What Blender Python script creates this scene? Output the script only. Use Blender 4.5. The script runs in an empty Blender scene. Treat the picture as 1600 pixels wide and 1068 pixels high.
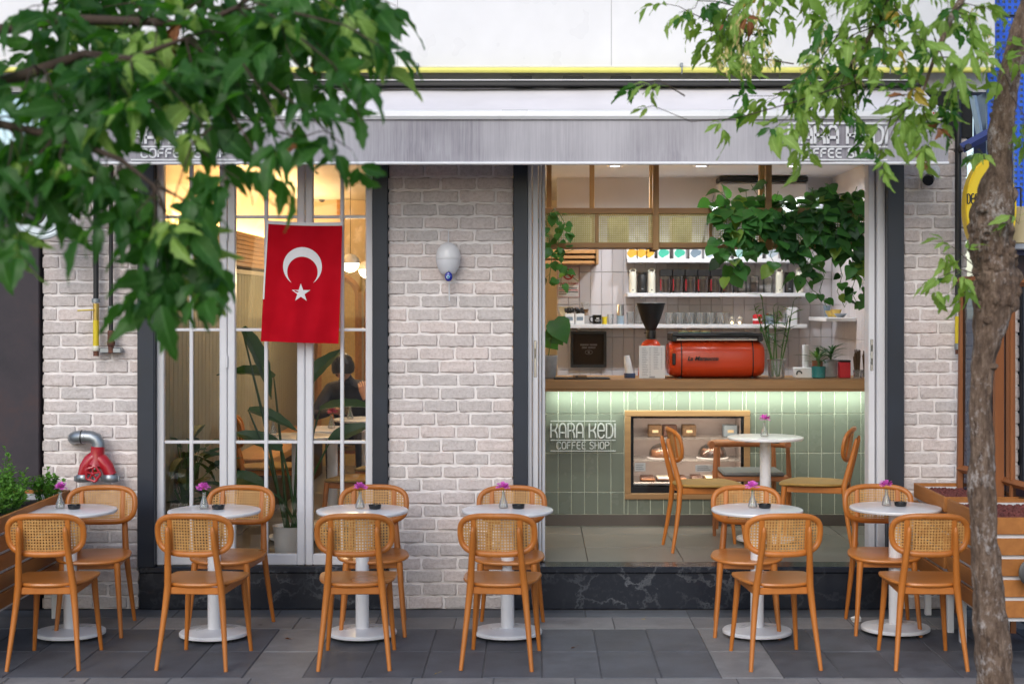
import bpy, bmesh, math, random
from mathutils import Vector, Matrix, noise
R = math.radians
SC = bpy.context.scene
COL = SC.collection

# ------------------------------------------------------------------ camera
F, VX, VY, H = 2443.0, 835.0, 475.0, 1.85      # focal length / vanishing point in photo pixels, eye height
cam = bpy.data.cameras.new('camera')
cam.sensor_width = 36.0
cam.lens = F / 1600 * 36
cam.shift_x = -(VX - 800) / 1600
cam.shift_y = -(534 - VY) / 1600
cam.clip_end = 3000
cam.dof.use_dof = True
cam.dof.focus_distance = 9.7
cam.dof.aperture_fstop = 2.4
cam_ob = bpy.data.objects.new('camera', cam)
COL.objects.link(cam_ob)
cam_ob.location = (0, 0, H)
cam_ob.rotation_euler = (R(90), 0, 0)
SC.camera = cam_ob

# ------------------------------------------------------------------ sky and sun (soft daylight in a shaded street)
SUN_EL, SUN_AZ = 35, 196           # azimuth measured clockwise from +Y (the facade's inward normal)
w = bpy.data.worlds.new('World')
SC.world = w
w.use_nodes = True
nt = w.node_tree
sky = nt.nodes.new('ShaderNodeTexSky')
sky.sky_type = 'NISHITA'
sky.sun_disc = False
sky.sun_elevation = R(SUN_EL)
sky.sun_rotation = R(SUN_AZ)
sky.air_density = 1.0
sky.dust_density = 1.4
sky.ozone_density = 1.0
nt.links.new(sky.outputs[0], nt.nodes['Background'].inputs[0])
nt.nodes['Background'].inputs[1].default_value = 0.13
sun = bpy.data.lights.new('sun', 'SUN')
sun.energy = 1.15
sun.angle = R(35)
sun.color = (1.0, .975, .95)
sun_ob = bpy.data.objects.new('sun', sun)
COL.objects.link(sun_ob)
d = Vector((math.sin(R(SUN_AZ)) * math.cos(R(SUN_EL)), math.cos(R(SUN_AZ)) * math.cos(R(SUN_EL)), math.sin(R(SUN_EL))))
sun_ob.rotation_euler = d.to_track_quat('Z', 'Y').to_euler()

SC.view_settings.view_transform = 'Standard'
SC.view_settings.look = 'None'
SC.view_settings.exposure = 0.62
SC.view_settings.gamma = 1.0
SC.view_settings.use_curve_mapping = False
SC.render.engine = 'CYCLES'
SC.cycles.use_denoising = True
SC.cycles.max_bounces = 8
SC.cycles.diffuse_bounces = 4
SC.cycles.glossy_bounces = 4
SC.cycles.transmission_bounces = 8
SC.cycles.transparent_max_bounces = 32
SC.cycles.sample_clamp_indirect = 6
SC.cycles.caustics_reflective = False
SC.cycles.caustics_refractive = False

# ------------------------------------------------------------------ helpers
def at(px, py, Y):
    s = F / Y
    return Vector(((px - VX) / s, Y, H - (py - VY) / s))

def X_(px, Y): return (px - VX) * Y / F
def Z_(py, Y): return H - (py - VY) * Y / F

class MB:
    def __init__(s): s.v, s.f = [], []
    def add(s, vs, fs):
        o = len(s.v)
        s.v += [tuple(p) for p in vs]
        s.f += [tuple(i + o for i in q) for q in fs]
        return s
    def box(s, x0, x1, y0, y1, z0, z1, b=0.0):
        x0, x1 = min(x0, x1), max(x0, x1); y0, y1 = min(y0, y1), max(y0, y1); z0, z1 = min(z0, z1), max(z0, z1)
        if b <= 0:
            vs = [(x, y, z) for x in (x0, x1) for y in (y0, y1) for z in (z0, z1)]
            return s.add(vs, [(0, 1, 3, 2), (4, 6, 7, 5), (0, 4, 5, 1), (2, 3, 7, 6), (0, 2, 6, 4), (1, 5, 7, 3)])
        b = min(b, (x1 - x0) * .45, (y1 - y0) * .45, (z1 - z0) * .45)
        vs, idx = [], {}
        for i in (0, 1):
            for j in (0, 1):
                for k in (0, 1):
                    X, Y, Z = (x0, x1)[i], (y0, y1)[j], (z0, z1)[k]
                    dx, dy, dz = (b, -b)[i], (b, -b)[j], (b, -b)[k]
                    for a, p in enumerate(((X, Y + dy, Z + dz), (X + dx, Y, Z + dz), (X + dx, Y + dy, Z))):
                        idx[i, j, k, a] = len(vs); vs.append(p)
        I = lambda i, j, k, a: idx[i, j, k, a]
        fs = []
        for i in (0, 1):
            q = [I(i, 0, 0, 0), I(i, 1, 0, 0), I(i, 1, 1, 0), I(i, 0, 1, 0)]; fs.append(q if i else q[::-1])
            q = [I(0, i, 0, 1), I(1, i, 0, 1), I(1, i, 1, 1), I(0, i, 1, 1)]; fs.append(q[::-1] if i else q)
            q = [I(0, 0, i, 2), I(1, 0, i, 2), I(1, 1, i, 2), I(0, 1, i, 2)]; fs.append(q if i else q[::-1])
        for i in (0, 1):
            for j in (0, 1):
                q = [I(i, j, 0, 0), I(i, j, 0, 1), I(i, j, 1, 1), I(i, j, 1, 0)]; fs.append(q if (i + j) % 2 else q[::-1])
                q = [I(i, 0, j, 0), I(i, 0, j, 2), I(i, 1, j, 2), I(i, 1, j, 0)]; fs.append(q[::-1] if (i + j) % 2 else q)
                q = [I(0, i, j, 1), I(0, i, j, 2), I(1, i, j, 2), I(1, i, j, 1)]; fs.append(q if (i + j) % 2 else q[::-1])
        for i in (0, 1):
            for j in (0, 1):
                for k in (0, 1):
                    q = [I(i, j, k, 0), I(i, j, k, 1), I(i, j, k, 2)]
                    fs.append(q if (i + j + k) % 2 else q[::-1])
        return s.add(vs, fs)
    def tube(s, pts, rad, seg=8, closed=False, caps=True, flat=1.0, up=None):
        P = [Vector(p) for p in pts]; n = len(P)
        if not hasattr(rad, '__len__'): rad = [rad] * n
        vs, fs = [], []
        N = None
        for i in range(n):
            a = P[(i - 1) % n] if (closed or i > 0) else P[i]
            c = P[(i + 1) % n] if (closed or i < n - 1) else P[i]
            t = (c - a)
            if t.length < 1e-9: t = Vector((0, 0, 1))
            t.normalize()
            if up is not None:
                N = Vector(up) - t * t.dot(Vector(up))
            elif N is None:
                g = Vector((0, 0, 1)) if abs(t.z) < .9 else Vector((1, 0, 0))
                N = g - t * t.dot(g)
            else:
                N = N - t * t.dot(N)
            if N.length < 1e-9: N = t.orthogonal()
            N.normalize()
            B = t.cross(N)
            for k in range(seg):
                a_ = 2 * math.pi * k / seg
                vs.append(P[i] + N * (math.cos(a_) * rad[i] * flat) + B * (math.sin(a_) * rad[i]))
        m = n if closed else n - 1
        for i in range(m):
            j = (i + 1) % n
            for k in range(seg):
                l = (k + 1) % seg
                fs.append((i * seg + k, i * seg + l, j * seg + l, j * seg + k))
        if caps and not closed:
            fs.append(tuple(range(seg))[::-1])
            fs.append(tuple((n - 1) * seg + k for k in range(seg)))
        return s.add(vs, fs)
    def lathe(s, prof, seg=24, c=(0, 0, 0), sx=1.0, sy=1.0):
        vs, fs, rings = [], [], []
        for r, z in prof:
            if r < 1e-6:
                rings.append([len(vs)]); vs.append((c[0], c[1], c[2] + z))
            else:
                rings.append(list(range(len(vs), len(vs) + seg)))
                for k in range(seg):
                    a = 2 * math.pi * k / seg
                    vs.append((c[0] + r * sx * math.cos(a), c[1] + r * sy * math.sin(a), c[2] + z))
        for A, B in zip(rings[:-1], rings[1:]):
            for k in range(seg):
                l = (k + 1) % seg
                if len(A) == 1 and len(B) == 1: break
                if len(A) == 1: fs.append((A[0], B[l], B[k]))
                elif len(B) == 1: fs.append((A[k], A[l], B[0]))
                else: fs.append((A[k], A[l], B[l], B[k]))
        return s.add(vs, fs)
    def ball(s, c, r, seg=16, rings=10, sx=1, sy=1, sz=1):
        return s.lathe([(r * math.sin(math.pi * i / rings), -r * sz * math.cos(math.pi * i / rings)) for i in range(rings + 1)], seg, c, sx, sy)
    def prism(s, out, fn, d0, d1):
        """out: 2-D outline, fn(u, v, d) -> point; a slab between depth d0 and d1"""
        n = len(out)
        vs = [fn(u, v, d0) for u, v in out] + [fn(u, v, d1) for u, v in out]
        fs = [tuple(range(n)), tuple(range(2 * n - 1, n - 1, -1))]
        fs += [(i, i + n, (i + 1) % n + n, (i + 1) % n) for i in range(n)]
        return s.add(vs, fs)
    def grid(s, nu, nv, fn):
        vs = [fn(i / nu, j / nv) for j in range(nv + 1) for i in range(nu + 1)]
        fs = [(j * (nu + 1) + i, j * (nu + 1) + i + 1, (j + 1) * (nu + 1) + i + 1, (j + 1) * (nu + 1) + i) for j in range(nv) for i in range(nu)]
        return s.add(vs, fs)
    def xf(s, M):
        s.v = [tuple(M @ Vector(p)) for p in s.v]; return s
    def mesh(s, name, mat, smooth=True):
        me = bpy.data.meshes.new(name)
        me.from_pydata(s.v, [], s.f)
        bm = bmesh.new(); bm.from_mesh(me)
        bmesh.ops.recalc_face_normals(bm, faces=bm.faces)
        bm.to_mesh(me); bm.free()
        if smooth:
            me.shade_smooth()
            try: me.set_sharp_from_angle(angle=R(38))
            except Exception: pass
        if mat is not None: me.materials.append(M_(mat))
        return me
    def build(s, name, mat, parent=None, smooth=True, world=True):
        if parent is not None and world:
            o = parent.location.copy()
            p = parent.parent
            while p is not None:
                o += p.location; p = p.parent
            s.v = [(x - o.x, y - o.y, z - o.z) for x, y, z in s.v]
        return link(name, s.mesh(name, mat, smooth), parent)

def link(name, me, parent=None, loc=(0, 0, 0)):
    o = bpy.data.objects.new(name, me)
    COL.objects.link(o)
    o.location = loc
    if parent is not None: o.parent = parent
    return o

def tag(o, label=None, cat=None, group=None, kind=None):
    if label: o['label'] = label
    if cat: o['category'] = cat
    if group: o['group'] = group
    if kind: o['kind'] = kind
    return o

def thing(name, label, cat, loc=(0, 0, 0), group=None, rz=0):
    o = bpy.data.objects.new(name, None)
    COL.objects.link(o)
    o.location = loc
    o.rotation_euler = (0, 0, rz)
    o.empty_display_size = .1
    return tag(o, label, cat, group)

def copy_tree(o, parent=None):
    c = o.copy(); COL.objects.link(c); c.parent = parent
    for ch in o.children: copy_tree(ch, c)
    return c

def light(name, kind, parent, loc, energy, color, rot=(0, 0, 0), **kw):
    l = bpy.data.lights.new(name, kind)
    l.energy = energy; l.color = color
    for k, v in kw.items(): setattr(l, k, v)
    o = bpy.data.objects.new(name, l); COL.objects.link(o)
    o.parent = parent
    off = parent.location if parent is not None else Vector((0, 0, 0))
    o.location = Vector(loc) - off
    o.rotation_euler = rot
    return o

# ------------------------------------------------------------------ materials
MATS = {}
def M_(k): return MATS[k]

class NB:
    def __init__(s, name):
        s.m = bpy.data.materials.new(name); s.m.use_nodes = True
        s.t = s.m.node_tree; s.b = s.t.nodes['Principled BSDF']; s.out = s.t.nodes['Material Output']
        MATS[name] = s.m
    def n(s, typ, **kw):
        o = s.t.nodes.new('ShaderNode' + typ)
        for k, v in kw.items():
            if k in ('loc',): continue
            if hasattr(o, k) and k not in o.inputs: setattr(o, k, v)
            else: s.set(o, k, v)
        return o
    def set(s, o, k, v):
        i = o.inputs[k]
        if isinstance(v, bpy.types.NodeSocket): s.t.links.new(v, i)
        else:
            if hasattr(v, '__len__') and len(v) == 3 and i.type == 'RGBA': v = (*v, 1)
            i.default_value = v
    def math(s, op, a, b=0.0, c=None, clamp=False):
        o = s.t.nodes.new('ShaderNodeMath'); o.operation = op; o.use_clamp = clamp
        for k, v in enumerate((a, b) + ((c,) if c is not None else ())): s.set(o, k, v)
        return o.outputs[0]
    def mix(s, f, a, b, blend='MIX'):
        o = s.t.nodes.new('ShaderNodeMix'); o.data_type = 'RGBA'; o.blend_type = blend
        s.set(o, 0, f); s.set(o, 6, a); s.set(o, 7, b)
        return o.outputs[2]
    def ramp(s, f, stops):
        o = s.t.nodes.new('ShaderNodeValToRGB')
        e = o.color_ramp.elements
        while len(e) < len(stops): e.new(.5)
        for q, (p, c) in zip(e, stops):
            q.position = p; q.color = (*c, 1) if len(c) == 3 else c
        s.set(o, 0, f)
        return o.outputs[0]
    def coord(s, which='Object', scale=(1, 1, 1), rnd=False):
        tc = s.n('TexCoord')
        mp = s.n('Mapping'); s.set(mp, 'Vector', tc.outputs[which]); mp.inputs['Scale'].default_value = scale
        if rnd:
            oi = s.n('ObjectInfo')
            cx = s.n('CombineXYZ'); 
            s.set(cx, 0, s.math('MULTIPLY', oi.outputs['Random'], 37.0)); s.set(cx, 1, s.math('MULTIPLY', oi.outputs['Random'], 91.0)); s.set(cx, 2, s.math('MULTIPLY', oi.outputs['Random'], 53.0))
            s.set(mp, 'Location', cx.outputs[0])
        return mp.outputs[0]
    def noise(s, vec, scale, detail=3, rough=.55, col=False):
        o = s.n('TexNoise'); s.set(o, 'Vector', vec); s.set(o, 'Scale', scale); s.set(o, 'Detail', detail); s.set(o, 'Roughness', rough)
        return o.outputs['Color' if col else 'Fac']
    def bump(s, h, strength=.3, dist=.01):
        o = s.n('Bump'); s.set(o, 'Height', h); s.set(o, 'Strength', strength); s.set(o, 'Distance', dist)
        s.set(s.b, 'Normal', o.outputs[0]); return o
    def base(s, c): s.set(s.b, 'Base Color', c); return s
    def p(s, **kw):
        for k, v in kw.items(): s.set(s.b, k.replace('_', ' '), v)
        return s

def plain(name, col, rough=.5, var=.12, scale=8.0, bump=0.0, bscale=60.0, metal=0.0, rnd=False, spec=.5, coat=0.0, detail=3):
    """a paint-like procedural surface: colour with a soft mottled variation, roughness variation and fine relief"""
    g = NB(name)
    v = g.coord('Object', rnd=rnd)
    n = g.noise(v, scale, detail)
    dark = tuple(c * (1 - var) for c in col); lite = tuple(min(1, c * (1 + var)) for c in col)
    c = g.ramp(n, [(.3, dark), (.7, lite)])
    g.base(c)
    g.p(Roughness=g.math('ADD', g.math('MULTIPLY', g.math('SUBTRACT', n, .5), .25), rough, clamp=True), Metallic=metal)
    g.set(g.b, 'Specular IOR Level', spec)
    if coat: g.set(g.b, 'Coat Weight', coat)
    if bump: g.bump(g.noise(v, bscale, 4), bump, .004)
    return g

def wood(name, dark, lite, rough=.38, axis='X', scale=1.0, rnd=True, bump=.08):
    g = NB(name)
    sc = {'X': (3, 30, 30), 'Y': (30, 3, 30), 'Z': (30, 30, 3)}[axis]
    v = g.coord('Object', tuple(k * scale for k in sc), rnd)
    n = g.noise(v, 1.0, 5, .6)
    n2 = g.noise(g.coord('Object', (2, 2, 2), rnd), 1.5, 2)
    f = g.math('ADD', g.math('MULTIPLY', n, .7), g.math('MULTIPLY', n2, .3))
    oi = g.n('ObjectInfo'); hs = g.n('HueSaturation'); g.set(hs, 'Color', g.ramp(f, [(.28, dark), (.72, lite)]))
    g.set(hs, 'Value', g.math('ADD', g.math('MULTIPLY', oi.outputs['Random'], .16), .92))
    g.base(hs.outputs[0])
    g.p(Roughness=g.math('ADD', g.math('MULTIPLY', n2, .3), rough - .1))
    g.bump(n, bump, .002)
    return g

def emit(name, col, strength):
    g = NB(name)
    g.base((.8, .8, .8)); g.set(g.b, 'Emission Color', col); g.set(g.b, 'Emission Strength', strength)
    n = g.noise(g.coord('Object'), 5, 1); g.p(Roughness=g.math('ADD', g.math('MULTIPLY', n, .1), .4))
    return g

def glass(name, tint=(1, 1, 1), refl=1.0, rough=0.0, milk=0.0):
    """thin clear sheet: sees straight through, reflects by Fresnel"""
    g = NB(name)
    tr = g.n('BsdfTransparent'); g.set(tr, 'Color', tint)
    gl = g.n('BsdfGlossy'); g.set(gl, 'Roughness', rough)
    fr = g.n('Fresnel'); g.set(fr, 'IOR', 1.5)
    mx = g.n('MixShader')
    g.set(mx, 0, g.math('MULTIPLY', fr.outputs[0], refl, clamp=True)); g.set(mx, 1, tr.outputs[0]); g.set(mx, 2, gl.outputs[0])
    last = mx.outputs[0]
    if milk:
        df = g.n('BsdfDiffuse'); g.set(df, 'Color', (.8, .82, .82)); m2 = g.n('MixShader'); g.set(m2, 0, milk); g.set(m2, 1, last); g.set(m2, 2, df.outputs[0]); last = m2.outputs[0]
    g.t.links.new(last, g.out.inputs[0])
    return g

# bricks, painted
g = NB('brick'); v = g.coord('Object', (4, 1, 1.4), True)
n = g.noise(v, 3.0, 5, .65); oi = g.n('ObjectInfo')
c = g.ramp(n, [(.25, (.54, .465, .44)), (.5, (.69, .615, .59)), (.8, (.785, .72, .70))])
hs = g.n('HueSaturation'); g.set(hs, 'Color', c)
g.set(hs, 'Value', g.math('ADD', g.math('MULTIPLY', oi.outputs['Random'], .20), .88)); g.set(hs, 'Saturation', g.math('ADD', g.math('MULTIPLY', oi.outputs['Random'], .5), .75))
gp = g.n('NewGeometry'); mpg = g.n('Mapping'); g.set(mpg, 'Vector', gp.outputs['Position']); mpg.inputs['Scale'].default_value = (1, 1, .35)
grime = g.ramp(g.noise(mpg.outputs[0], 5.5, 6, .7), [(.52, (0, 0, 0)), (.72, (1, 1, 1))])
g.base(g.mix(g.math('MULTIPLY', grime, .38), hs.outputs[0], (.40, .36, .34))); g.p(Roughness=.85)
g.bump(g.math('ADD', g.noise(v, 2.2, 6, .7), g.math('MULTIPLY', g.noise(v, 14, 3), .35)), .6, .010)
plain('mortar', (.85, .80, .78), .9, .10, 9, .5, 70)
plain('navy_paint', (.016, .023, .037), .42, .2, 3, .05)
plain('white_pvc', (.70, .70, .73), .32, .05, 2)
plain('white_metal', (.74, .74, .765), .30, .05, 3)
plain('table_top', (.80, .80, .82), .22, .06, 5)
plain('white_shelf', (.74, .745, .76), .4, .04, 3)
plain('plaster', (.68, .67, .69), .8, .05, 2, .05)
plain('ceiling_paint', (.78, .785, .80), .9, .03, 1)
plain('warm_plaster', (.72, .63, .50), .85, .05, 1.5)
plain('black_plastic', (.012, .012, .013), .42, .3, 6)
plain('black_gloss', (.01, .01, .011), .12, .3, 6)
plain('black_metal', (.02, .02, .022), .45, .3, 5)
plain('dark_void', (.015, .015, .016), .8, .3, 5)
plain('red_paint', (.42, .012, .025), .28, .12, 4, coat=.4)
plain('machine_red', (.60, .055, .012), .30, .06, 3, coat=.12)
plain('galvanised', (.32, .35, .38), .38, .2, 9, .1, 40, metal=.75)
plain('steel', (.5, .5, .5), .25, .1, 5, metal=1.0)
plain('brass', (.55, .38, .1), .4, .2, 12, metal=.8)
plain('rusty_iron', (.13, .05, .03), .75, .5, 25, .4, 60)
plain('yellow_paint', (.72, .55, .02), .4, .08, 4)
plain('pipe_yellow', (.74, .70, .16), .38, .06, 4)
plain('yellow_sign', (.80, .56, .01), .35, .05, 4)
plain('blue_panel', (.015, .09, .50), .4, .1, 4)
plain('cream_enamel', (.72, .70, .58), .3, .04, 4)
plain('terracotta', (.30, .11, .06), .7, .15, 8)
plain('teal_glaze', (.03, .20, .20), .25, .15, 6)
plain('grey_stone_pot', (.33, .34, .34), .7, .15, 10, .2)
plain('paper', (.75, .75, .74), .75, .04, 4)
plain('print_black', (.02, .02, .02), .6, .1, 5)
plain('print_red', (.55, .02, .03), .6, .1, 5)
plain('print_grey', (.33, .33, .34), .6, .1, 5)
plain('awning_print', (.72, .72, .74), .7, .05, 6)
plain('letter_metal', (.66, .69, .67), .3, .05, 6, metal=.2)
plain('flag_white', (.78, .76, .78), .8, .04, 6)
plain('mustard_pad', (.36, .21, .05), .7, .12, 20, .2, 200)
plain('grey_pad', (.13, .125, .12), .8, .1, 20)
plain('soil', (.03, .02, .014), .95, .4, 30, .5)
plain('lava_pebble', (.16, .045, .04), .85, .45, 40, .4, 120, rnd=True)
plain('skin', (.50, .27, .18), .5, .06, 8)
plain('hair', (.012, .010, .010), .5, .4, 40, .4, 150)
plain('dark_cloth', (.016, .015, .022), .85, .3, 12, .3, 120)
plain('denim', (.04, .06, .12), .8, .2, 30)
plain('bean_brown', (.06, .025, .015), .6, .5, 60, .5, 90)
plain('cake_brown', (.22, .09, .035), .55, .4, 30, .4, 60)
plain('cake_dark', (.05, .02, .012), .4, .4, 30, .4, 60)
plain('fridge_inside', (.36, .31, .30), .4, .1, 4)
plain('orange_print', (.72, .36, .03), .6, .06, 5)
plain('green_print', (.05, .42, .28), .6, .06, 5)
plain('slate_print', (.18, .24, .29), .6, .06, 5)
plain('mist_print', (.42, .50, .56), .6, .06, 5)
plain('mint_print', (.30, .52, .50), .6, .06, 5)
plain('steel_blue_pack', (.30, .40, .48), .4, .06, 5)
plain('evil_blue', (.01, .02, .30), .08, .1, 8, coat=.6)
plain('eye_cyan', (.25, .60, .75), .1, .05, 8)
plain('petal_pink', (.80, .17, .66), .65, .2, 30, rnd=True)
plain('petal_red', (.60, .05, .14), .65, .2, 30)
plain('stem_green', (.06, .16, .03), .5, .2, 20)
plain('twig', (.05, .032, .022), .85, .3, 30, .4, 90)
plain('dry_leaf', (.28, .11, .04), .75, .3, 20)
plain('samara', (.50, .42, .16), .7, .25, 30)
plain('grout_sage', (.68, .72, .58), .85, .06, 10)
plain('grout_white', (.52, .49, .49), .85, .06, 10)
plain('kick_steel', (.10, .085, .075), .35, .1, 4, metal=.4)
plain('blue_bracket', (.05, .07, .22), .4, .1, 4)
plain('lamp_beige', (.55, .46, .28), .7, .06, 6)
plain('brown_reed', (.10, .06, .03), .8, .4, 40, .5, 90)
plain('frosted', (.70, .71, .75), .55, .04, 4)
plain('sign_light', (.72, .80, .84), .35, .04, 4)

# tiles
for nm, a, b_, ro in (('sage_tile', (.155, .180, .142), (.190, .218, .172), .2), ('white_tile', (.62, .585, .595), (.70, .665, .675), .28)):
    g = NB(nm); oi = g.n('ObjectInfo'); v = g.coord('Object', rnd=True)
    c = g.mix(oi.outputs['Random'], a, b_)
    n = g.noise(v, 6, 3)
    g.base(g.mix(g.math('MULTIPLY', n, .25), c, tuple(x * .8 for x in a)))
    g.p(Roughness=g.math('ADD', g.math('MULTIPLY', n, .2), ro - .05)); g.bump(g.noise(v, 9, 2), .06, .004)
g = NB('floor_tile'); v = g.coord('Object', rnd=True); n = g.noise(v, 2.2, 5, .6); oi = g.n('ObjectInfo')
c = g.ramp(n, [(.3, (.135, .125, .112)), (.7, (.20, .185, .165))]); hs = g.n('HueSaturation'); g.set(hs, 'Color', c); g.set(hs, 'Value', g.math('ADD', g.math('MULTIPLY', oi.outputs['Random'], .14), .93))
g.base(hs.outputs[0]); g.p(Roughness=g.math('ADD', g.math('MULTIPLY', n, .2), .22))

# paving
for nm, a, b_ in (('slab_dark', (.058, .062, .076), (.140, .147, .170)), ('slab_light', (.155, .153, .160), (.275, .27, .275)), ('kerb_stone', (.09, .10, .115), (.15, .16, .175))):
    g = NB(nm); v = g.coord('Object', rnd=True); oi = g.n('ObjectInfo')
    n = g.noise(v, 260, 3, .7); n2 = g.noise(v, 5, 5, .65)
    c = g.ramp(g.math('ADD', g.math('MULTIPLY', n, .5), g.math('MULTIPLY', n2, .5)), [(.35, a), (.65, b_)])
    hs = g.n('HueSaturation'); g.set(hs, 'Color', c); g.set(hs, 'Value', g.math('ADD', g.math('MULTIPLY', oi.outputs['Random'], .34), .83))
    gp = g.n('NewGeometry')
    st_ = g.ramp(g.noise(gp.outputs['Position'], 3.2, 6, .7), [(.45, (0, 0, 0)), (.70, (1, 1, 1))])
    vo = g.n('TexVoronoi'); g.set(vo, 'Vector', gp.outputs['Position']); g.set(vo, 'Scale', 4.5)
    gum = g.math('MULTIPLY', g.math('LESS_THAN', vo.outputs['Distance'], .075), g.math('GREATER_THAN', g.noise(gp.outputs['Position'], 1.7, 1), .5))
    c2 = g.mix(g.math('MULTIPLY', st_, .45), hs.outputs[0], tuple(x * .62 for x in a))
    g.base(g.mix(g.math('MULTIPLY', gum, .6), c2, (.03, .03, .032))); g.p(Roughness=g.math('ADD', g.math('MULTIPLY', n2, .35), .45)); g.bump(n, .35, .003)
plain('joint_sand', (.10, .10, .105), .95, .4, 20, .5)
g = NB('street'); v = g.coord('Object'); n = g.noise(v, 90, 4, .7); n2 = g.noise(v, 1.2, 4)
g.base(g.ramp(g.math('ADD', g.math('MULTIPLY', n, .5), g.math('MULTIPLY', n2, .5)), [(.35, (.06, .06, .065)), (.65, (.12, .12, .125))])); g.p(Roughness=.85); g.bump(n, .3, .004)

# black marble
g = NB('black_marble'); v = g.coord('Object'); n = g.noise(v, 3.2, 6, .65, col=True)
wv = g.n('TexVoronoi'); wv.feature = 'DISTANCE_TO_EDGE'
dv = g.n('VectorMath'); dv.operation = 'MULTIPLY_ADD'; g.set(dv, 0, n); g.set(dv, 1, (.55, .55, .55)); g.set(dv, 2, v)
g.set(wv, 'Vector', dv.outputs[0]); g.set(wv, 'Scale', 3.0)
vein = g.ramp(wv.outputs[0], [(0, (1, 1, 1)), (.045, (0, 0, 0))])
fine = g.ramp(g.noise(v, 30, 6, .75), [(.52, (0, 0, 0)), (.75, (1, 1, 1))])
msk = g.ramp(g.noise(v, 2.5, 2), [(.45, (0, 0, 0)), (.7, (1, 1, 1))])
f = g.math('MULTIPLY', g.math('ADD', vein, g.math('MULTIPLY', fine, .35)), g.math('ADD', g.math('MULTIPLY', msk, .30), .05), clamp=True)
g.base(g.mix(f, (.012, .016, .026), (.32, .34, .37))); g.p(Roughness=.22)

wood('chair_wood', (.42, .132, .020), (.53, .180, .032), .33, 'Z', 1)
wood('seat_wood', (.44, .145, .023), (.56, .198, .038), .28, 'X', 1)
wood('oak', (.25, .135, .055), (.36, .205, .085), .5, 'X', 1)
wood('oak_post', (.27, .15, .06), (.40, .24, .10), .5, 'Z', 1)
wood('oak_warm', (.36, .17, .055), (.50, .26, .09), .5, 'Y', 1)
wood('planter_wood', (.30, .105, .02), (.46, .18, .04), .55, 'Y', .8, True, .2)
wood('frame_wood', (.24, .075, .022), (.36, .13, .04), .5, 'Z', .8)
plain('sage_plank', (.30, .285, .20), .55, .08, 4, rnd=True)
plain('dark_brown', (.05, .035, .025), .8, .2, 4)  # one even dark brown for skirting, soffit, plinth, pot and print

# corroded dark panel
g = NB('rust_panel'); v = g.coord('Object'); n = g.noise(v, 2.2, 7, .7); n2 = g.noise(v, 9, 5, .7)
c = g.ramp(n, [(.3, (.014, .012, .020)), (.55, (.035, .025, .034)), (.75, (.075, .03, .025))]); g.base(g.mix(g.math('MULTIPLY', n2, .4), c, (.02, .018, .026))); g.p(Roughness=.6); g.bump(n2, .2, .004)

# bark
g = NB('bark'); v = g.coord('Object', (1, 1, .28)); n = g.noise(v, 40, 8, .78); n2 = g.noise(g.coord('Object'), 7, 4, .6); n3 = g.noise(g.coord('Object', (1, 1, .6)), 60, 4, .7)
c = g.ramp(n, [(.32, (.036, .022, .017)), (.47, (.17, .108, .072)), (.64, (.35, .25, .185))])
c = g.mix(g.ramp(g.math('MULTIPLY', n2, n3), [(.28, (0, 0, 0)), (.40, (1, 1, 1))]), c, (.55, .49, .46))
g.base(c); g.p(Roughness=.9); g.bump(g.math('ADD', n, g.math('MULTIPLY', n3, .5)), 1.0, .035)

# leaves: reflect and let light through
def leafmat(name, a, b_, trans, rough=.42, tw=.42, vein=True):
    g = NB(name); oi = g.n('ObjectInfo'); v = g.coord('Object', rnd=True)
    n = g.noise(v, 14, 3)
    f = g.math('ADD', g.math('MULTIPLY', oi.outputs['Random'], .65), g.math('MULTIPLY', n, .35))
    c = g.mix(f, a, b_)
    at_ = g.n('Attribute'); at_.attribute_name = 'leafuv'; sx = g.n('SeparateXYZ'); g.set(sx, 0, at_.outputs['Vector'])
    rib = g.math('LESS_THAN', sx.outputs[1], .07)
    sv = g.math('GREATER_THAN', g.math('SINE', g.math('MULTIPLY', g.math('SUBTRACT', g.math('MULTIPLY', sx.outputs[0], 7.0), g.math('MULTIPLY', sx.outputs[1], 2.2)), 6.283)), .86)
    vn = g.math('MULTIPLY', g.math('MAXIMUM', g.math('MULTIPLY', rib, .55), g.math('MULTIPLY', sv, .22)), sx.outputs[2])
    c = g.mix(vn, c, tuple(min(1, x * 2.2 + .05) for x in b_))
    g.base(c); g.p(Roughness=rough); g.set(g.b, 'Specular IOR Level', .34)
    tl = g.n('BsdfTranslucent'); g.set(tl, 'Color', g.mix(f, tuple(x * .8 for x in trans), trans))
    mx = g.n('MixShader'); g.set(mx, 0, tw); g.set(mx, 1, g.b.outputs[0]); g.set(mx, 2, tl.outputs[0])
    g.t.links.new(mx.outputs[0], g.out.inputs[0])
    g.bump(g.noise(v, 40, 2), .25, .004)
    return g
leafmat('leaf_deep', (.011, .052, .010), (.044, .130, .023), (.12, .42, .02), .40, .42)
leafmat('leaf_fresh', (.13, .27, .04), (.30, .45, .11), (.42, .62, .06), .5, .45)
leafmat('leaf_yellow', (.35, .26, .03), (.50, .34, .05), (.55, .40, .05), .5, .4)
leafmat('leaf_brown', (.16, .055, .02), (.28, .11, .04), (.30, .12, .03), .7, .25)
leafmat('pothos', (.035, .14, .032), (.085, .26, .055), (.10, .32, .04), .33, .25)
leafmat('pothos_lime', (.16, .30, .04), (.22, .36, .06), (.30, .45, .05), .33, .25)
leafmat('indoor_leaf', (.012, .05, .016), (.03, .10, .028), (.06, .20, .03), .35, .2)
leafmat('herb', (.09, .25, .03), (.20, .42, .07), (.22, .45, .05), .5, .35)
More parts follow.
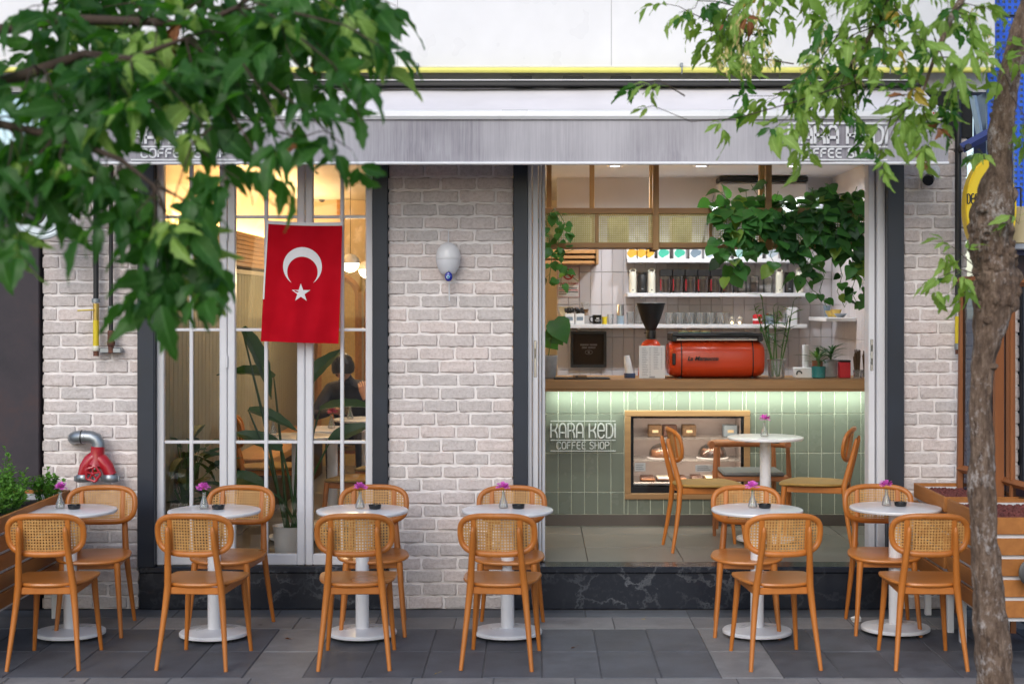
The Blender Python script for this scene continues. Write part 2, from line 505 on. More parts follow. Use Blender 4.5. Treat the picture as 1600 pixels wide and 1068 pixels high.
leafmat('bamboo_leaf', (.07, .20, .03), (.14, .30, .06), (.22, .42, .06), .4, .35)

# cane webbing: real holes in a thin sheet
def cane(name, a, b_, pitch, hole, ax=('X', 'Z')):
    g = NB(name); tc = g.n('TexCoord'); sx = g.n('SeparateXYZ'); g.set(sx, 0, tc.outputs['Object'])
    def h(axis):
        f = g.math('FRACT', g.math('DIVIDE', g.math('ADD', sx.outputs[axis], 10.0), pitch))
        return g.math('LESS_THAN', g.math('ABSOLUTE', g.math('SUBTRACT', f, .5)), hole * .5)
    m = g.math('MULTIPLY', h(ax[0]), h(ax[1]))
    n = g.noise(g.coord('Object', rnd=True), 30, 3)
    g.base(g.ramp(n, [(.3, a), (.7, b_)])); g.p(Roughness=.55)
    g.set(g.b, 'Alpha', g.math('SUBTRACT', 1.0, m))
    return g
cane('cane_web', (.46, .225, .065), (.60, .33, .11), .0150, .49)
cane('cane_panel', (.46, .42, .19), (.58, .54, .27), .0155, .48)
cane('cane_door', (.60, .40, .13), (.72, .52, .2), .020, .5)
cane('cane_blue', (.012, .09, .60), (.02, .14, .80), .036, .5)

# fabrics
g = NB('awning_valance'); v = g.coord('Object', (1, 1, .02)); n = g.noise(v, 95, 4, .7); n2 = g.noise(g.coord('Object', (1, 1, .5)), 2.6, 4)
f = g.math('ADD', g.math('MULTIPLY', n, .38), g.math('MULTIPLY', n2, .62))
g.base(g.ramp(f, [(.34, (.25, .235, .268)), (.5, (.385, .37, .405)), (.64, (.47, .455, .49))])); g.p(Roughness=.9); g.bump(n, .15, .003)
plain('awning_top', (.72, .69, .72), .85, .05, 3, .1)
g = NB('flag_red'); v = g.coord('Object', (1, 1, 1)); n = g.noise(v, 300, 2)
tl = g.n('BsdfTranslucent'); g.set(tl, 'Color', (.6, .01, .02)); g.base(g.ramp(g.noise(v, 6, 2), [(.3, (.46, .004, .014)), (.7, (.56, .007, .02))])); g.p(Roughness=.9); g.set(g.b, 'Specular IOR Level', .08)
mx = g.n('MixShader'); g.set(mx, 0, .18); g.set(mx, 1, g.b.outputs[0]); g.set(mx, 2, tl.outputs[0]); g.t.links.new(mx.outputs[0], g.out.inputs[0]); g.bump(n, .15, .002)

glass('window_glass', (.92, .93, .93), 1.3)
glass('clear_glass', (.95, .96, .96), 1.0, .02)
glass('tint_glass', (.55, .60, .62), 1.2)
glass('bottle_glass', (.985, .99, .985), .7, .06, .10)
glass('jar_glass', (.97, .97, .96), .8, .04, .015)
glass('neighbour_glass', (.30, .36, .44), 1.4)
emit('warm_led', (1, .62, .25), 4)
emit('pendant_glow', (1, .80, .50), 3.2)
emit('downlight_glow', (.95, .95, 1), 14)
emit('case_led', (1, .72, .45), 3)
emit('green_led', (.85, 1, .85), 2)
emit('bottle_glint', (1, .7, .35), 6)  # glow colour for the glints painted into the small bottles
# ================================================================== THE SETTING
YW, FZ, CE = 9.5, .255, 2.88       # facade plane, shop floor level, ceiling
rnd = random.Random(11)

m = MB(); m.box(-200, 200, -200, 200, -.4, -.06)
tag(m.build('street_ground', 'street', None, False), kind='structure')

# pavement: a bed with slabs laid on it, dark fields between pale bands
m = MB(); m.box(-5.2, 5.2, 5.6, 9.6, -.055, -.0045)
pave = tag(m.build('pavement', 'joint_sand', None, False), kind='structure')
SLAB = {}
def slab(x0, x1, y0, y1, mat):
    j = .0020
    k = (round(x1 - x0, 3), round(y1 - y0, 3), mat)
    if k not in SLAB:
        hx, hy = (x1 - x0) / 2 - j, (y1 - y0) / 2 - j
        b = MB(); b.box(-hx, hx, -hy, hy, -.03, 0, .004)
        SLAB[k] = b.mesh('slab', mat, False)
    o = link('slab', SLAB[k], pave, ((x0 + x1) / 2, (y0 + y1) / 2, rnd.uniform(-.0015, .0015)))
    o.rotation_euler = (rnd.gauss(0, .0015), rnd.gauss(0, .0015), 0)
def row(x0, x1, y0, y1, step, mat, off=0):
    n = max(1, round((x1 - x0) / step)); st = (x1 - x0) / n
    for i in range(n): slab(x0 + i * st, x0 + (i + 1) * st, y0, y1, mat)
bands = [(-3.83, -3.53), (-1.45, -1.15), (.93, 1.24), (3.31, 3.61)]
row(-4.6, 4.6, 9.25, 9.47, .62, 'kerb_stone')
row(-4.6, 4.6, 8.92, 9.25, .46, 'slab_light')
for (a, b_) in bands:
    for y0, y1 in ((8.335, 8.92), (7.75, 8.335), (6.85, 7.43), (6.27, 6.85)): slab(a, b_, y0, y1, 'slab_light')
edges = [-4.6] + [e for q in bands for e in q] + [4.6]
for x0, x1 in zip(edges[0::2], edges[1::2]):
    for y0, y1 in ((8.335, 8.92), (7.75, 8.335), (6.85, 7.43), (6.27, 6.85)):
        row(x0, x1, y0, y1, .297, 'slab_dark')
row(-4.6, 4.6, 7.43, 7.75, .4, 'slab_light')
m = MB(); m.box(-5.2, 5.2, 5.35, 5.6, -.05, .0, .01)
tag(m.build('kerb', 'kerb_stone', None, False), kind='structure')

# ---- interior shell
m = MB(); m.box(-2.6, 2.7, 9.66, 15.6, FZ - .1, FZ - .012)
ifl = tag(m.build('interior_floor', 'joint_sand', None, False), kind='structure')
tb = MB(); tb.box(-.2955, .2955, -.2955, .2955, -.02, 0, .002); tme = tb.mesh('floor_tile', 'floor_tile', False)
for i in range(9):
    for j in range(10):
        x, y = -2.06 + i * .595 - .3 + .015, 9.97 + j * .595
        if x > 2.5: continue
        link('floor_tile', tme, ifl, (x, y, FZ + rnd.uniform(-.0006, .0006)))
m = MB(); m.box(-2.6, 2.7, 9.72, 15.7, CE, CE + .1)
tag(m.build('ceiling', 'ceiling_paint', None, False), kind='structure')
m = MB(); m.box(.185, 2.6, 12.75, 12.9, FZ, CE)
bw = tag(m.build('bar_back_wall', 'grout_white', None, False), kind='structure')
# stacked vertical tiles up to shelf height, plaster above
TW, TH = .0895, .265
tb = MB(); tb.box(-TW / 2 + .0018, TW / 2 - .0018, -.008, 0, -TH / 2 + .0018, TH / 2 - .0018, .0025); wt = tb.mesh('wall_tile', 'white_tile', False)
z0 = FZ + .53
for r_ in range(6):
    for i in range(25):
        link('wall_tile', wt, bw, (.232 + i * TW, 12.75, z0 + TH * (r_ + .5)))
m = MB(); m.box(.185, 2.6, 12.742, 12.75, z0 + TH * 6 + .002, CE); m.build('plaster_strip', 'plaster', bw, False)
m = MB(); m.box(2.43, 2.6, 9.72, 12.74, FZ, CE)
rw = tag(m.build('bar_side_wall', 'plaster', None, False), kind='structure')
sb = MB(); sb.box(-.008, 0, -TW / 2 + .0018, TW / 2 - .0018, -TH / 2 + .0018, TH / 2 - .0018, .0025); wt2 = sb.mesh('wall_tile', 'white_tile', False)
for r_ in range(5):
    for i in range(17): link('wall_tile', wt2, rw, (2.43, 12.69 - i * TW, z0 + TH * (r_ + .5)))
# seating room: left wall with planks, slatted band with cove light, back wall
m = MB(); m.box(-2.45, -2.33, 9.72, 15.6, FZ, CE)
lw = tag(m.build('seating_side_wall', 'warm_plaster', None, False), kind='structure')
pb = MB(); pb.box(0, .02, -.058, .058, FZ + .08, 2.09, .006); pme = pb.mesh('plank', 'sage_plank', False)
for i in range(47): link('plank', pme, lw, (-2.33, 9.83 + i * .122, 0))
m = MB(); m.box(-2.33, -2.300, 9.75, 15.6, FZ, FZ + .08); m.build('skirting', 'dark_brown', lw, False)
for i in range(8):
    z = 2.135 + i * .0325
    b = MB(); b.box(-2.215, -2.20, 9.76, 15.4, z, z + .030, .003); b.build('band_slat', 'oak_warm', lw, False)
m = MB(); m.box(-2.222, -2.2155, 9.76, 15.4, 2.141, 2.392); m.build('band_backing', 'oak_warm', lw, False)
m = MB(); m.box(-2.33, -2.2155, 9.76, 15.4, 2.125, 2.14); m.build('band_soffit', 'dark_brown', lw, False)
m = MB(); m.box(-2.6, 2.7, 15.5, 15.62, FZ, CE)
tag(m.build('seating_back_wall', 'warm_plaster', None, False), kind='structure')
m = MB(); m.box(2.43, 2.6, 12.9, 15.5, FZ, CE)
tag(m.build('seating_far_side_wall', 'warm_plaster', None, False), kind='structure')

def lamp_strip(name, label, box, lights, mat, cat='light strip'):
    x0, x1, y0, y1, z0, z1 = box
    t = thing(name, label, cat, ((x0 + x1) / 2, (y0 + y1) / 2, z0))
    m = MB(); m.box(*box, .003); m.build('diffuser', mat, t, False)
    for l in lights: light('strip_light', 'AREA', t, *l[:3], **l[3])
    return t
lamp_strip('cove_light_strip', 'warm light strip hidden on top of the wooden wall band behind the window', (-2.29, -2.25, 9.9, 15.2, 2.30, 2.32),
           [((-2.27, 12.5, 2.34), 46, (1, .60, .22), dict(rot=(R(180), R(-8), 0), shape='RECTANGLE', size=.05, size_y=5.3))], 'warm_led')

# ---- the shop front
shop = thing('coffee_shop_building', 'painted brick shop front with navy posts, white windows and an open doorway', 'building', (-.1, YW, 0))

def unit_brick(k):
    rr = random.Random(900 + k); us = (0, .022, .16, .33, .5, .67, .84, .978, 1); zs = (0, .075, .36, .64, .925, 1); nx, nz = 8, 5
    vs, fs = [], []
    for j in range(nz + 1):
        for i in range(nx + 1):
            u, v = us[i] - .5, zs[j] - .5
            edge = (i in (0, nx)) or (j in (0, nz)); corner = (i in (0, nx)) and (j in (0, nz))
            q = .80 if corner else 1
            jx, jz = (.016, .075); x = u * (.955 if corner else 1) + rr.uniform(-jx, jx) * (1 if edge else .5); z = v * (.80 if corner else 1) + rr.uniform(-jz, jz) * (1 if edge else .4)
            y = -.42 + rr.uniform(-.15, .1) if edge else -.88 + rr.uniform(-.20, .14)
            if corner: y = -.3
            vs.append((x, y, z))
    for j in range(nz):
        for i in range(nx): fs.append((j * (nx + 1) + i, j * (nx + 1) + i + 1, (j + 1) * (nx + 1) + i + 1, (j + 1) * (nx + 1) + i))
    per = [i for i in range(nx + 1)] + [(j + 1) * (nx + 1) - 1 for j in range(1, nz + 1)] + [nz * (nx + 1) + i for i in range(nx - 1, -1, -1)] + [j * (nx + 1) for j in range(nz - 1, 0, -1)]
    o = len(vs)
    for p in per: vs.append((vs[p][0] * 1.01, .2, vs[p][2] * 1.02))
    n = len(per)
    for a in range(n): fs.append((per[a], o + a, o + (a + 1) % n, per[(a + 1) % n]))
    m = MB(); m.add(vs, fs)
    me = m.mesh('brick', 'brick', True)
    return me
BR = [unit_brick(k) for k in range(14)]

def brick_pillar(x0, x1, ztop, seed, label):
    rr = random.Random(seed)
    m = MB(); m.box(x0 + .008, x1 - .008, YW + .008, YW + .22, .0, ztop)
    p = m.build('brick_pillar', 'mortar', shop, False); p['label'] = label
    o = Vector(shop.location)
    ch, jt, z, k = .0795, .014, .005, 0
    while z < ztop - .03:
        x = x0 + (0 if k % 2 else -.11) + rr.uniform(-.012, .012)
        while x < x1 - .02:
            L = .214 + rr.uniform(-.014, .014)
            a, b_ = max(x, x0), min(x + L - jt, x1)
            if x + L > x1 - .05: b_ = x1
            if b_ - a > .03:
                c = link('brick', rr.choice(BR), p, ((a + b_) / 2 - o.x, YW + .0115 - o.y + rr.uniform(-.004, .003), z + ch / 2 - jt / 2 + rr.uniform(-.002, .002)))
                c.scale = ((b_ - a) * rr.choice((1, 1, -1)), .0125, (ch - jt) * rr.uniform(.96, 1.06))
                c.rotation_euler = (0, rr.gauss(0, .007), 0)
                if c.scale.x < 0: c.rotation_euler.z = 0
            if b_ >= x1: break
            x += L
        z += ch; k += 1
    return p
brick_pillar(-2.990, -2.405, 2.95, 1, 'brick pillar with gas pipes and the red hydrant')
brick_pillar(-.890, -.127, 2.95, 2, 'middle brick pillar with the hanging evil eye')
brick_pillar(2.238, 2.63, 2.95, 3, 'brick pillar with the security camera')

for x0, x1 in ((-2.405, -2.303), (-.981, -.889), (-.128, -.040), (2.138, 2.239)):
    m = MB(); m.box(x0, x1, YW - .035, YW + .20, FZ if x0 != 99 else 0, 2.86, .004); m.build('post', 'navy_paint', shop, False)
# lintel and wall above
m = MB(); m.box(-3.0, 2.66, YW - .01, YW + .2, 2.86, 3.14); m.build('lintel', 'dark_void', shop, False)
m = MB(); m.box(-3.4, 2.75, YW + .02, YW + .3, 3.14, 3.32); m.build('upper_wall', 'plaster', shop, False)
m = MB(); m.box(-3.4, 2.76, 9.36, 9.75, 3.27, 6.2, .006); m.build('fascia_panel', 'white_metal', shop, False)
for x in (-2.1, -.82, .46, 1.74):
    m = MB(); m.box(x - .0012, x + .0012, 9.357, 9.361, 3.275, 6.2); m.build('panel_seam', 'print_grey', shop, False)
m = MB(); m.box(-3.4, 2.76, 9.35, 9.37, 3.262, 3.275, .003); m.build('reflection_strip', 'cream_enamel', shop, False)  # cream strip paints the yellow reflection under the fascia
# marble plinth and threshold
for x0, x1 in ((-2.40, -.892), (-.125, 2.236)):
    m = MB(); m.box(x0, x1, YW - .005, YW + .17, 0, FZ - .035, .003); m.build('plinth', 'black_marble', shop, False)
    m = MB(); m.box(x0, x1, YW - .022, YW + .175, FZ - .0345, FZ + .004, .006); m.build('threshold', 'black_marble', shop, False)

# ---- folding windows (three leaves)
def leaf(x0, x1, bars, hinge=None):
    zb, zt, y0, y1 = FZ + .006, 2.84, YW + .02, YW + .075
    m = MB()
    w_ = .046
    m.box(x0, x0 + w_, y0, y1, zb, zt, .006); m.box(x1 - w_, x1, y0, y1, zb, zt, .006)
    m.box(x0 + w_, x1 - w_, y0 + .002, y1 - .002, zb, zb + .07, .006); m.box(x0 + w_, x1 - w_, y0 + .002, y1 - .002, zt - .06, zt, .006)
    lf = m.build('window_leaf', 'white_pvc', shop, False)
    gx = [x0 + w_] + bars + [x1 - w_]
    gz = [zb + .07, Z_(690, YW + .05), Z_(515, YW + .05), Z_(339, YW + .05), zt - .06]
    for b_ in bars:
        m = MB(); m.box(b_ - .011, b_ + .011, y0 + .012, y1 - .012, gz[0], gz[-1], .003); m.build('muntin', 'white_pvc', lf, False)
    for z in gz[1:-1]:
        m = MB(); m.box(gx[0], gx[-1], y0 + .0145, y1 - .0145, z - .0095, z + .0095, .003); m.build('muntin', 'white_pvc', lf, False)
    for i in range(len(gx) - 1):
        for j in range(4):
            m = MB(); y = (y0 + y1) / 2
            m.add([(gx[i], y, gz[j]), (gx[i + 1], y, gz[j]), (gx[i + 1], y, gz[j + 1]), (gx[i], y, gz[j + 1])], [(0, 1, 2, 3)])
            m.build('pane', 'window_glass', lf, False)
    if hinge:
        for z in (Z_(367, YW), Z_(565, YW), Z_(780, YW)):
            m = MB(); m.tube([(hinge, y0 - .006, z - .035), (hinge, y0 - .006, z + .035)], .009, 10); m.build('hinge', 'white_pvc', lf)
xw = lambda p: X_(p, YW + .02)
leaf(-2.302, xw(354.5), [xw(298)], xw(354.5))
leaf(xw(355.5), xw(476), [xw(415)])
leaf(xw(477), -.982, [xw(534)])
# ---- folded-back door panels at the left of the opening, jamb at the right
for i, (a, b_, yy) in enumerate(((824, 831, .02), (832, 841, .06), (842, 846, .11), (847, 852, .16))):
    m = MB(); m.box(X_(a, YW), X_(b_, YW), YW + yy, YW + yy + .5, FZ + .012, 2.84, .004)
    dp = m.build('folded_door_panel', 'white_pvc', shop, False)
    if i == 1:
        m = MB(); m.box(X_(834, YW), X_(838.5, YW), YW + yy - .003, YW + yy + .01, Z_(590, YW), Z_(532, YW), .003); m.build('latch_plate', 'steel', dp, False)
        m = MB(); m.box(X_(835.5, YW), X_(837, YW), YW + yy - .0045, YW + yy, Z_(560, YW), Z_(545, YW)); m.build('latch_slot', 'print_black', dp, False)
for a, b_, yy in ((1361, 1371, .07), (1372.5, 1385, .03)):
    m = MB(); m.box(X_(a, YW), X_(b_, YW), YW + yy, YW + .19, FZ + .012, 2.84, .004); jm = m.build('door_jamb', 'white_pvc', shop, False)
    if a == 1361:
        m = MB(); m.box(X_(1363.5, YW), X_(1368.5, YW), YW + yy - .003, YW + yy + .01, Z_(580, YW), Z_(530, YW), .003); m.build('lock_plate', 'steel', jm, False)
        for q in (541, 562):
            m = MB(); m.box(X_(1365.2, YW), X_(1367, YW), YW + yy - .0045, YW + yy, Z_(q + 8, YW), Z_(q - 2, YW)); m.build('lock_slot', 'print_black', jm, False)

# ---- neighbouring buildings
nb = thing('rusty_clad_building', 'neighbouring front clad in dark rust-stained panels at the left edge', 'building', (-4.2, YW, 0))
for x0, x1 in ((-5.4, -4.21), (-4.2, -3.62), (-3.61, -3.0)):
    m = MB(); m.box(x0, x1, YW - .03, YW + .25, 0, 2.26, .004); m.build('panel', 'rust_panel', nb, False)
    m = MB(); m.box(x0, x1, YW - .06, YW + .25, 2.27, 2.52, .004); m.build('panel', 'rust_panel', nb, False)
m = MB(); m.box(-5.4, -3.41, YW - .02, YW + .25, 2.53, 6.2); m.build('upper_wall', 'plaster', nb, False)

rb = thing('blue_fronted_building', 'neighbouring front with blue perforated panels behind the right tree', 'building', (3.6, YW, 0))
m = MB(); m.box(2.78, 5.4, YW + .12, YW + .4, 0, 2.15); m.build('lower_wall', 'rust_panel', rb, False)
m = MB(); m.box(2.78, 5.4, YW + .10, YW + .4, 2.15, 6.2); m.build('upper_wall', 'blue_bracket', rb, False)
for x0, x1, za, zb in ((2.77, 2.925, 2.45, 3.6), (2.935, 4.6, 2.45, 3.6), (2.77, 4.6, 3.62, 5.0)):
    m = MB(); m.add([(x0, YW + .06, za), (x1, YW + .06, za), (x1, YW + .06, zb), (x0, YW + .06, zb)], [(0, 1, 2, 3)])
    pn = m.build('perforated_panel', 'cane_blue', rb, False)
    m = MB(); m.box(x0, x1, YW + .085, YW + .095, za, zb); m.build('backing', 'steel_blue_pack', rb, False)
for z in (2.42, 2.20):
    m = MB(); m.box(2.78, 4.6, YW - .06, YW + .1, z - .02, z + .02, .005); m.build('rail', 'white_metal', rb, False)
# ================================================================== AWNING, PIPES AND WALL FITTINGS
# stroke lettering shared by the awning and the counter sign: polylines in a unit box
GL = {
 'K': (.55, [[(0, 0), (0, 1)], [(.55, 1), (.52, .74), (.4, .56), (.2, .5), (0, .5)], [(.22, .5), (.42, .44), (.53, .26), (.55, 0)]]),
 'A': (.55, [[(0, 0), (0, .68), (.06, .88), (.16, .98), (.28, 1), (.4, .98), (.49, .88), (.55, .68), (.55, 0)], [(0, .36), (.55, .36)]]),
 'R': (.55, [[(0, 0), (0, 1), (.3, 1), (.45, .95), (.54, .82), (.54, .66), (.46, .54), (.3, .5), (0, .5)], [(.28, .5), (.44, .43), (.53, .26), (.55, 0)]]),
 'e': (.55, [[(0, .5), (.55, .5), (.55, .7), (.48, .9), (.36, .99), (.22, 1), (.08, .9), (0, .7), (0, .3), (.07, .1), (.2, 0), (.36, 0), (.48, .07), (.55, .22)]]),
 'D': (.55, [[(0, 0), (0, 1), (.24, 1), (.42, .93), (.53, .76), (.55, .55), (.55, .45), (.53, .24), (.42, .07), (.24, 0), (0, 0)]]),
 'I': (.0, [[(0, 0), (0, 1)]]),
 'C': (.5, [[(.5, .8), (.44, .94), (.3, 1), (.18, 1), (.06, .93), (0, .78), (0, .22), (.06, .07), (.18, 0), (.3, 0), (.44, .06), (.5, .2)]]),
 'O': (.5, [[(.25, 1), (.1, .95), (0, .78), (0, .22), (.1, .05), (.25, 0), (.4, .05), (.5, .22), (.5, .78), (.4, .95), (.25, 1)]]),
 'F': (.46, [[(0, 0), (0, .78), (.06, .94), (.2, 1), (.46, 1)], [(0, .52), (.4, .52)]]),
 'E': (.48, [[(.48, 1), (.2, 1), (.06, .94), (0, .78), (0, .22), (.06, .06), (.2, 0), (.48, 0)], [(0, .52), (.42, .52)]]),
 'S': (.5, [[(.5, .82), (.44, .95), (.3, 1), (.18, 1), (.05, .92), (.02, .76), (.08, .6), (.24, .52), (.4, .44), (.49, .3), (.46, .1), (.34, 0), (.18, 0), (.05, .06), (0, .2)]]),
 'H': (.5, [[(0, 0), (0, 1)], [(.5, 0), (.5, 1)], [(0, .52), (.5, .52)]]),
 'P': (.5, [[(0, 0), (0, 1), (.3, 1), (.44, .94), (.5, .8), (.5, .7), (.44, .56), (.3, .5), (0, .5)]]),
 ' ': (.16, [])}
def lay(s, h, gap):
    x, out = 0, []
    for ch in s:
        wd, st = GL[ch]
        out.append((ch, x, st)); x += wd * h + gap
    return out, x - gap
def ribbon(m, pts, wd, y0, y1):
    """a flat stroke of width wd standing in the XZ plane between depth y0 and y1"""
    P = [Vector((p[0], 0, p[1])) for p in pts]
    L, Rr = [], []
    n = len(P)
    closed = (P[0] - P[-1]).length < 1e-6
    for i in range(n):
        a = P[i - 1] if i > 0 else (P[-2] if closed else P[0]); c = P[i + 1] if i < n - 1 else (P[1] if closed else P[-1])
        t = (c - a).normalized(); nn = Vector((-t.z, 0, t.x))
        e = 0
        L.append(P[i] + nn * wd / 2); Rr.append(P[i] - nn * wd / 2)
    vs = []
    for l, r_ in zip(L, Rr):
        vs += [(l.x, y0, l.z), (r_.x, y0, r_.z), (l.x, y1, l.z), (r_.x, y1, r_.z)]
    fs = []
    for i in range(n - 1):
        a, b_ = i * 4, i * 4 + 4
        fs += [(a, a + 1, b_ + 1, b_), (a + 2, b_ + 2, b_ + 3, a + 3), (a, b_, b_ + 2, a + 2), (a + 1, a + 3, b_ + 3, b_ + 1)]
    fs += [(0, 2, 3, 1), (n * 4 - 4, n * 4 - 3, n * 4 - 1, n * 4 - 2)]
    m.add(vs, fs)
def logo(parent, x0, x1, z0, z1, y, mat, sw, thick):
    """two lines of lettering between three rules"""
    h = z1 - z0
    for zz in (z0, z0 + h * .36, z1):
        m = MB(); m.box(x0, x1, y - thick, y, zz - sw * .27, zz + sw * .27); m.build('rule', mat, parent, False)
    for s, za, zb, k in (('KARA KeDI', z0 + h * .44, z0 + h * .92, 1.0), ('COFFEE SHOP', z0 + h * .07, z0 + h * .30, .72)):
        hh = zb - za
        lt, wd = lay(s, hh * 1.0, hh * .2)
        tgt = (x1 - x0) * (.985 if k == 1 else .80)
        sx = tgt / wd; xs = (x0 + x1) / 2 - tgt / 2
        for ch, x, st in lt:
            if not st: continue
            m = MB()
            for pl in st:
                ribbon(m, [(xs + (x + u * hh) * sx, za + v * hh) for u, v in pl], sw * (k if k == 1 else .62), y - thick, y)
            m.build('letter', mat, parent, False)

aw = thing('awning', 'grey fabric shop awning with a white front bar and printed lettering', 'awning', (-.13, 9.0, 2.64))
AXL, AXR, AYF, AYB = -2.62, 2.345, 8.87, 9.44
def sheet(u, v):
    x = AXL + (AXR - AXL) * u; y = AYB + (AYF - AYB) * v
    z = 3.150 + (2.935 - 3.150) * v
    z += .006 * math.sin(u * 9 + 1) * (1 - v) + .012 * noise.noise(Vector((u * 14, v * 2, 3))) * (1 - abs(2 * v - 1) * .5) - .012 * math.sin(math.pi * v)
    return (x, y, z)
m = MB(); m.grid(120, 10, sheet); m.build('canopy_sheet', 'awning_top', aw)
m = MB()
prof = [(8.845, 2.895), (8.835, 2.912), (8.840, 2.940), (8.862, 2.952), (8.895, 2.948), (8.90, 2.91), (8.885, 2.893)]
n_ = len(prof)
m.add([(AXL - .004, y, z) for y, z in prof] + [(AXR + .004, y, z) for y, z in prof],
      [tuple(range(n_)), tuple(range(2 * n_ - 1, n_ - 1, -1))] + [(i, (i + 1) % n_, (i + 1) % n_ + n_, i + n_) for i in range(n_)])
m.build('front_bar', 'white_metal', aw)
def vy(u, v):
    return 8.858 + .0045 * math.sin(u * 55 + 1.3) * v + .010 * noise.noise(Vector((u * 16, v * 1.5, 0))) * v
m = MB(); m.grid(160, 10, lambda u, v: (AXL + (AXR - AXL) * u, vy(u, v), 2.896 + (2.652 - 2.896) * v)); m.build('valance', 'awning_valance', aw)
m = MB(); m.tube([(AXL, 8.855, 2.647), (AXR + .002, 8.855, 2.647)], .0095, 10); m.build('bottom_bar', 'white_metal', aw)
for px0, px1 in ((205, 370), (1231, 1386)):
    logo(aw, X_(px0, 8.85), X_(px1, 8.85), Z_(250, 8.85), Z_(193, 8.85), 8.842, 'awning_print', .0165, .0015)
m = MB(); m.box(X_(1449, 8.83), X_(1485, 8.83), 8.826, 8.832, Z_(187.5, 8.83), Z_(174, 8.83)); st = m.build('sticker', 'paper', aw, False)
m = MB(); m.box(X_(1450, 8.83), X_(1484, 8.83), 8.8245, 8.8265, Z_(184, 8.83), Z_(180.5, 8.83)); m.build('sticker_stripe', 'print_red', st, False)
for k in range(7):
    m = MB(); m.box(X_(1453 + k * 4, 8.83), X_(1455.6 + k * 4, 8.83), 8.8245, 8.8265, Z_(178.6, 8.83), Z_(175.6, 8.83)); m.build('sticker_letter', 'print_red', st, False)
m = MB(); m.box(AXL + .01, AXR - .01, 9.36, 9.475, 3.158, 3.186, .004); m.build('cassette', 'black_metal', aw, False)
m = MB(); m.box(AXL + .01, AXR - .01, 9.345, 9.362, 3.186, 3.193, .002); m.build('cassette_rail', 'white_metal', aw, False)
for px in (580, 815, 895, 970, 1180, 1300):
    m = MB(); m.box(X_(px - 16, 9.4), X_(px + 16, 9.4), 9.38, 9.49, 3.194, 3.218, .003); m.build('bracket', 'black_metal', aw, False)
for sx_ in (AXL + .35, AXR - .35):
    m = MB(); m.tube([(sx_, 9.42, 3.10), (sx_ + (.22 if sx_ < 0 else -.22), 9.12, 2.98), (sx_ + .02, 8.90, 2.91)], .016, 8); m.build('folding_arm', 'white_metal', aw)

t = thing('gas_pipe', 'long yellow gas pipe running above the awning', 'pipe', (-.3, 9.31, 3.22))
m = MB(); m.tube([(-3.3, 9.31, 3.242), (2.72, 9.31, 3.242)], .0165, 14); m.build('pipe_run', 'pipe_yellow', t)
for px in (652, 1065, 1390):
    m = MB(); c = at(px, 114, 9.31)
    m.tube([(c.x, 9.31 + .024 * math.cos(a * .524), 3.242 + .024 * math.sin(a * .524)) for a in range(13)], .004, 6); m.box(c.x - .008, c.x + .008, 9.30, 9.36, 3.255, 3.285, .002)
    m.build('pipe_clip', 'galvanised', t)

# ---- flag
fl = thing('flag', 'red flag with white crescent and star hanging on the window', 'flag', tuple(at(470, 536, 9.44)))
FY = 9.44
def fpt(u, v, off=0.0):
    """u 0..1 left to right, v 0..1 top to bottom"""
    tl, tr, bl, br = at(417, 345, FY), at(535, 348, FY), at(407, 533, FY), at(528.5, 537, FY)
    p = tl.lerp(tr, u).lerp(bl.lerp(br, u), v)
    sag = -.006 * math.sin(math.pi * u) * (1 - v)
    wv = .014 * math.sin(u * 7.5 + v * 1.2) * (.35 + v) + .007 * math.sin(u * 17 + 2 + v * 3) * (.3 + v) + .004 * math.sin(v * 9 + u * 4)
    return (p.x, p.y + wv - off, p.z + sag)
m = MB(); m.grid(40, 40, lambda u, v: fpt(u, v)); m.build('cloth', 'flag_red', fl)
m = MB(); m.grid(40, 2, lambda u, v: fpt(u, v * .028 - .004, .0025)); m.build('sleeve', 'flag_white', fl)
m = MB(); m.grid(2, 40, lambda u, v: fpt(u * .02, v * .65, .0026)); m.build('hem', 'flag_white', fl)
def fuv(px, py):
    v = (py - 346.5 - (px - 470) * .02) / 188.5
    xl = 417 - 10 * v; return (px - xl) / (118 + 3 * v), v
cx, cy, ro, ri, dy = 472.5, 415.5, 30.5, 23.9, 8.4
vs, fs = [], []
NA = 44
a_lim = 0
pts_o, pts_i = [], []
d_ = dy
ycut = (ro * ro - ri * ri + d_ * d_) / (2 * d_)           # where the two circles meet, below the centre
ao = math.acos(max(-1, min(1, ycut / ro)))
ai = math.acos(max(-1, min(1, (ycut - d_) / ri)))
for k in range(NA + 1):
    t_ = k / NA
    A = ao + (2 * math.pi - 2 * ao) * t_; B = ai + (2 * math.pi - 2 * ai) * t_
    po = (cx + ro * math.sin(A), cy + ro * math.cos(A)); pi_ = (cx + ri * math.sin(B), cy + d_ + ri * math.cos(B))
    vs += [fpt(*fuv(*po), .0025), fpt(*fuv(*pi_), .0025)]
fs = [(2 * k, 2 * k + 1, 2 * k + 3, 2 * k + 2) for k in range(NA)]
m = MB(); m.add(vs, fs); m.build('crescent', 'flag_white', fl)
sc = (470.5, 457); pts = []
for k in range(10):
    r_ = 15 if k % 2 == 0 else 5.8
    pts.append((sc[0] + r_ * math.sin(k * math.pi / 5), sc[1] - r_ * math.cos(k * math.pi / 5)))
m = MB(); m.add([fpt(*fuv(*sc), .0026)] + [fpt(*fuv(*p), .0026) for p in pts], [(0, 1 + k, 1 + (k + 1) % 10) for k in range(10)]); m.build('star', 'flag_white', fl, False)
for px, py in ((417, 343), (535, 346)):
    c = at(px, py, FY); m = MB(); m.tube([c, c + Vector((.004 if px > 500 else -.002, .06, .012))], .0025, 6); m.build('tie', 'flag_white', fl)

